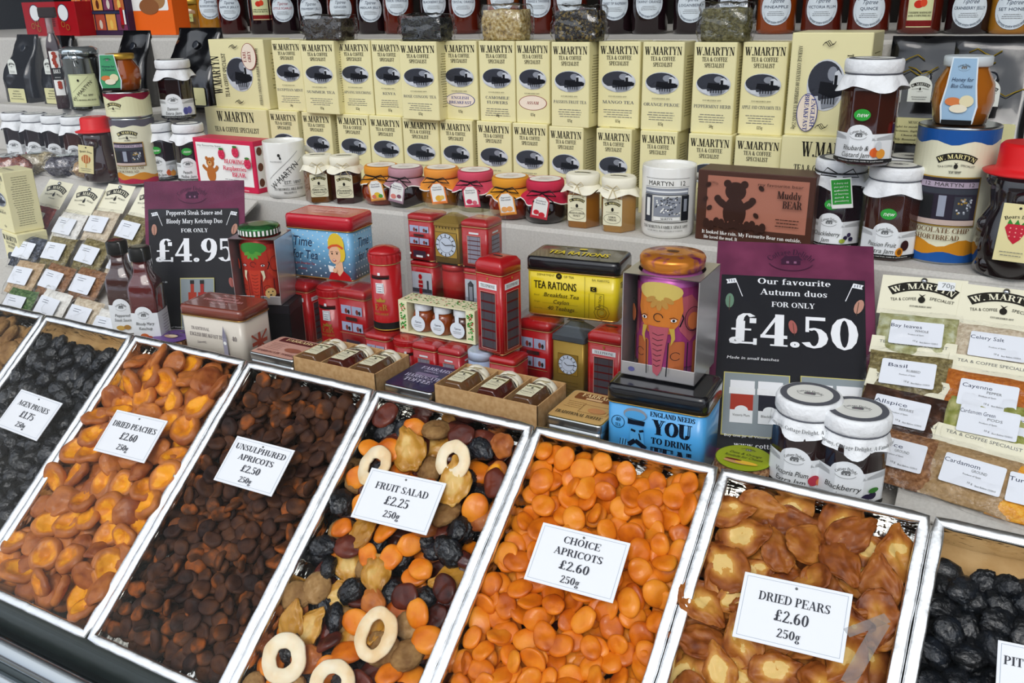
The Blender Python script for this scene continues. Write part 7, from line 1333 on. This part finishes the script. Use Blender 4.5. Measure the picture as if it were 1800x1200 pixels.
# ------------------------------------------------------------------ spice packets pinned over the slanted boards
BA, BB = Vector((0, 1.19, -.333)), Vector((0, .872, -.492)); BU = (BB-BA).normalized(); BS = math.atan2(BA.z-BB.z, BA.y-BB.y); BN = Vector((0, -math.sin(BS), math.cos(BS)))
def onB(px, py, h=.008): r = ray(px, py); w = r*(((BA+BN*h).dot(BN))/r.dot(BN)); return w
for x0, x1, nm in ((-1.86, -1.20, 'trim_6'), (-.055, .36, 'trim_7')):
    b = B(); L_ = (BB-BA).length; b.rbox(0, x1-x0, -L_, 0, -.006, -.001, CLOTH, .001); o = b.obj(nm); o['kind'] = 'structure'; o['label'] = 'slanted cloth-covered board under the spice packets'; o.location = (x0, BA.y, BA.z+CZ); o.rotation_euler = (BS, 0, 0)
HC = mat('#ece8cf', .5)
def header(q, w, h, lab=None, rz=0, par=None, y=0, sticker=False, plain=False):
    b = B(); b.rbox(-w/2, w/2, y-h, y, .001, .0018, HC, .0003); o = b.obj('header_card', par)
    p = P(); p.text('TEA & COFFEE SPECIALIST', 0, y-h*.4, w*.045, GREY, 'b', w=w*.8) if plain else logo(p, 0, y-h*.30, w*.84, INK, HC); p.top('header_print', o, .0018)
    if plain: return
    b = B(); b.lathe([(.0035, .0018), (.004, .003), (.003, .0052), (.001, .006)], mat('#b9bcc0', .15, 1), 14, c=(0, y-.006)); b.obj('drawing_pin', par)
    if sticker: p = P(); p.rect(w*.26, y-h*.2, w*.2, h*.22, PAPER); p.text('70p', w*.28, y-h*.24, h*.12, GREY, 'b'); p.top('price_sticker', par, .0026)
def pouch(px, py, cols, name, lab, lw=.060, w=.092, h=.074, sc=200, rz=0, header_=False, lift=.004, lt=None, lh=.029, seed=0, hw=None, stick=False, ex=R_(10), strip=True):
    q = onB(px, py, lift+.006); t = bpy.data.objects.new('spice_packet', None); COL.objects.link(t); t.matrix_world = Matrix.Translation((q.x-BN.x*.006, q.y-BN.y*.006, q.z-BN.z*.006+CZ)) @ Matrix.Rotation(BS+ex, 4, 'X') @ Matrix.Rotation(rz, 4, 'Z'); tag(t, lab, 'spice packet', 'pinned packets of spices')
    M = bag_mat(cols, sc, .8); b = pillow(w*.92, h*.86, .013, M, 18, 14, seed, .25); b.xf(Matrix.Translation((0, 0, .0045))); b.obj('spice', t)
    b = pillow(w*1.02, h*1.02, .0165, FILM2, 20, 16, seed+1, .40); b.xf(Matrix.Translation((0, 0, .0050))); b.obj('cellophane', t)
    p = P(); p.rect(0, 0, lw, lh, mat('#e6eaf2', .4), .002)
    if lt: p.text(lt[0], -lw*.20, lh*.20, lh*.15, NAVY, 'b', w=min(lw*.6, lw*.075*len(lt[0]))); p.text(lt[1], lw*.1, lh*.05, lh*.10, GREY, 'b', w=lw*.26); p.text('Produce of Spain', 0, -lh*.10, lh*.06, GREY, 'b', w=lw*.3); p.text('10 g', 0, -lh*.36, lh*.07, GREY, 'b'); p.text('Best Before 12/2015', lw*.26, -lh*.40, lh*.06, GREY, 'b', w=lw*.34)
    else: small_lines(p, -lw*.3, lh*.3, lw*.4, 2, .0009, .004, NAVY, seed, 'l'); small_lines(p, lw*.1, -lh*.36, lw*.3, 1, .0006, .003, GREY, seed)
    p.top('label_sticker', t, .0142)
    if header_: header(None, hw or w*.98, .058, par=t, y=h*.5+.054, sticker=stick)
    elif strip: header(None, w*.98, .024, par=t, y=h*.5+.018, plain=True)
    return t
RD = {'red': ['#6a1c14', '#8a2c1c', '#a84a34'], 'wht': ['#d8d4cc', '#e8e6e0', '#f2f0ea'], 'bei': ['#b8a48a', '#cdbda4', '#ded2bc'], 'olv': ['#5c5030', '#7c7048', '#a09468'], 'dkb': ['#1c2028', '#343a48', '#6a7080'], 'tan': ['#a88a64', '#bea280', '#d0b896'], 'brn': ['#6a4428', '#8a6040', '#a87c58'], 'grn': ['#2c4a2c', '#4c6c3c', '#7c9460'], 'cay': ['#a85a20', '#b86828', '#c87a34'], 'bay': ['#7c7a48', '#a8a878', '#c8ccb0'], 'blk': ['#24160f', '#3a241a', '#5a3c2c'], 'car': ['#6a7030', '#94984c', '#bcb880'], 'tnb': ['#9a7c54', '#a88a62', '#b89a72'], 'org': ['#d88a20', '#e8a030', '#f0b850']}
LP = [(66, 386, 'red', 'dark red spice', 1), (120, 399, 'wht', 'white powder', 1), (176, 396, 'bei', 'beige powder', 1), (231, 406, 'olv', 'grey-green herbs, half behind the £4.95 poster', 1), (49, 441, 'dkb', 'dark seeds', 0), (101, 443, 'olv', 'olive-brown spice', 0), (160, 449, 'olv', 'pale olive herbs', 0), (218, 462, 'bei', 'spice, behind the sauce bottles', 0),
      (43, 486, 'tan', 'tan powder', 0), (97, 493, 'brn', 'brown powder', 0), (152, 501, 'brn', 'coarse brown spice', 0), (31, 536, 'grn', 'dark green herbs', 0), (90, 540, 'wht', 'white salt', 0), (145, 556, 'bei', 'pale flakes, just left of the sauce bottles', 0), (190, 576, 'wht', 'white powder, partly behind the sauce bottles', 0)]
rows = ['first row', 'first row', 'first row', 'first row', 'second row', 'second row', 'second row', 'second row', 'third row', 'third row', 'third row', 'bottom row', 'bottom row', 'bottom row', 'bottom row']
for k, (px, py, c, nm, hd) in enumerate(LP): pouch(px, py, RD[c], nm, 'packet of %s on the left board, %s' % (nm, rows[k]), lw=.052, w=.078, h=.074, lh=.033, rz=R_(-4+k % 3*2), header_=hd, lift=.012+.0022*(3-k//4), seed=k*2.3, hw=.075, ex=R_(22), strip=False)
RP = [(1610, 592, 'bay', 'bay leaves', ('Bay leaves', 'WHOLE'), 1), (1752, 615, 'bei', 'celery salt', ('Celery Salt', ''), 1), (1595, 662, 'olv', 'basil', ('Basil', 'RUBBED'), 0), (1735, 701, 'cay', 'orange cayenne pepper', ('Cayenne', 'PEPPER'), 0), (1582, 729, 'blk', 'dark allspice berries', ('Allspice', 'BERRIES'), 0), (1736, 748, 'car', 'green cardamom pods', ('Cardamom Green', 'PODS'), 0), (1574, 801, 'brn', 'ground allspice', ('Allspice', 'GROUND'), 0), (1708, 838, 'tnb', 'ground cardamom', ('Cardamom', 'GROUND'), 0), (1838, 770, 'olv', 'olive seeds, cut off by the right edge', ('Caraway', 'SEEDS'), 0), (1826, 872, 'org', 'orange spice, cut off by the right edge', ('Turmeric', 'GROUND'), 0)]
for k, (px, py, c, nm, lt, hd) in enumerate(RP): pouch(px, py, RD[c], nm, 'packet of %s pinned on the right-hand board' % nm, lw=.056, lh=.033, rz=R_([3, 0, 2, -1, -3, -2, -4, -6, 0, -3][k]), header_=hd, lift=.006+.0022*(3-k//2), seed=k*1.7+20, lt=lt, sc=90 if c in ('blk', 'car', 'bay') else 240, hw=.094, stick=(k == 0))
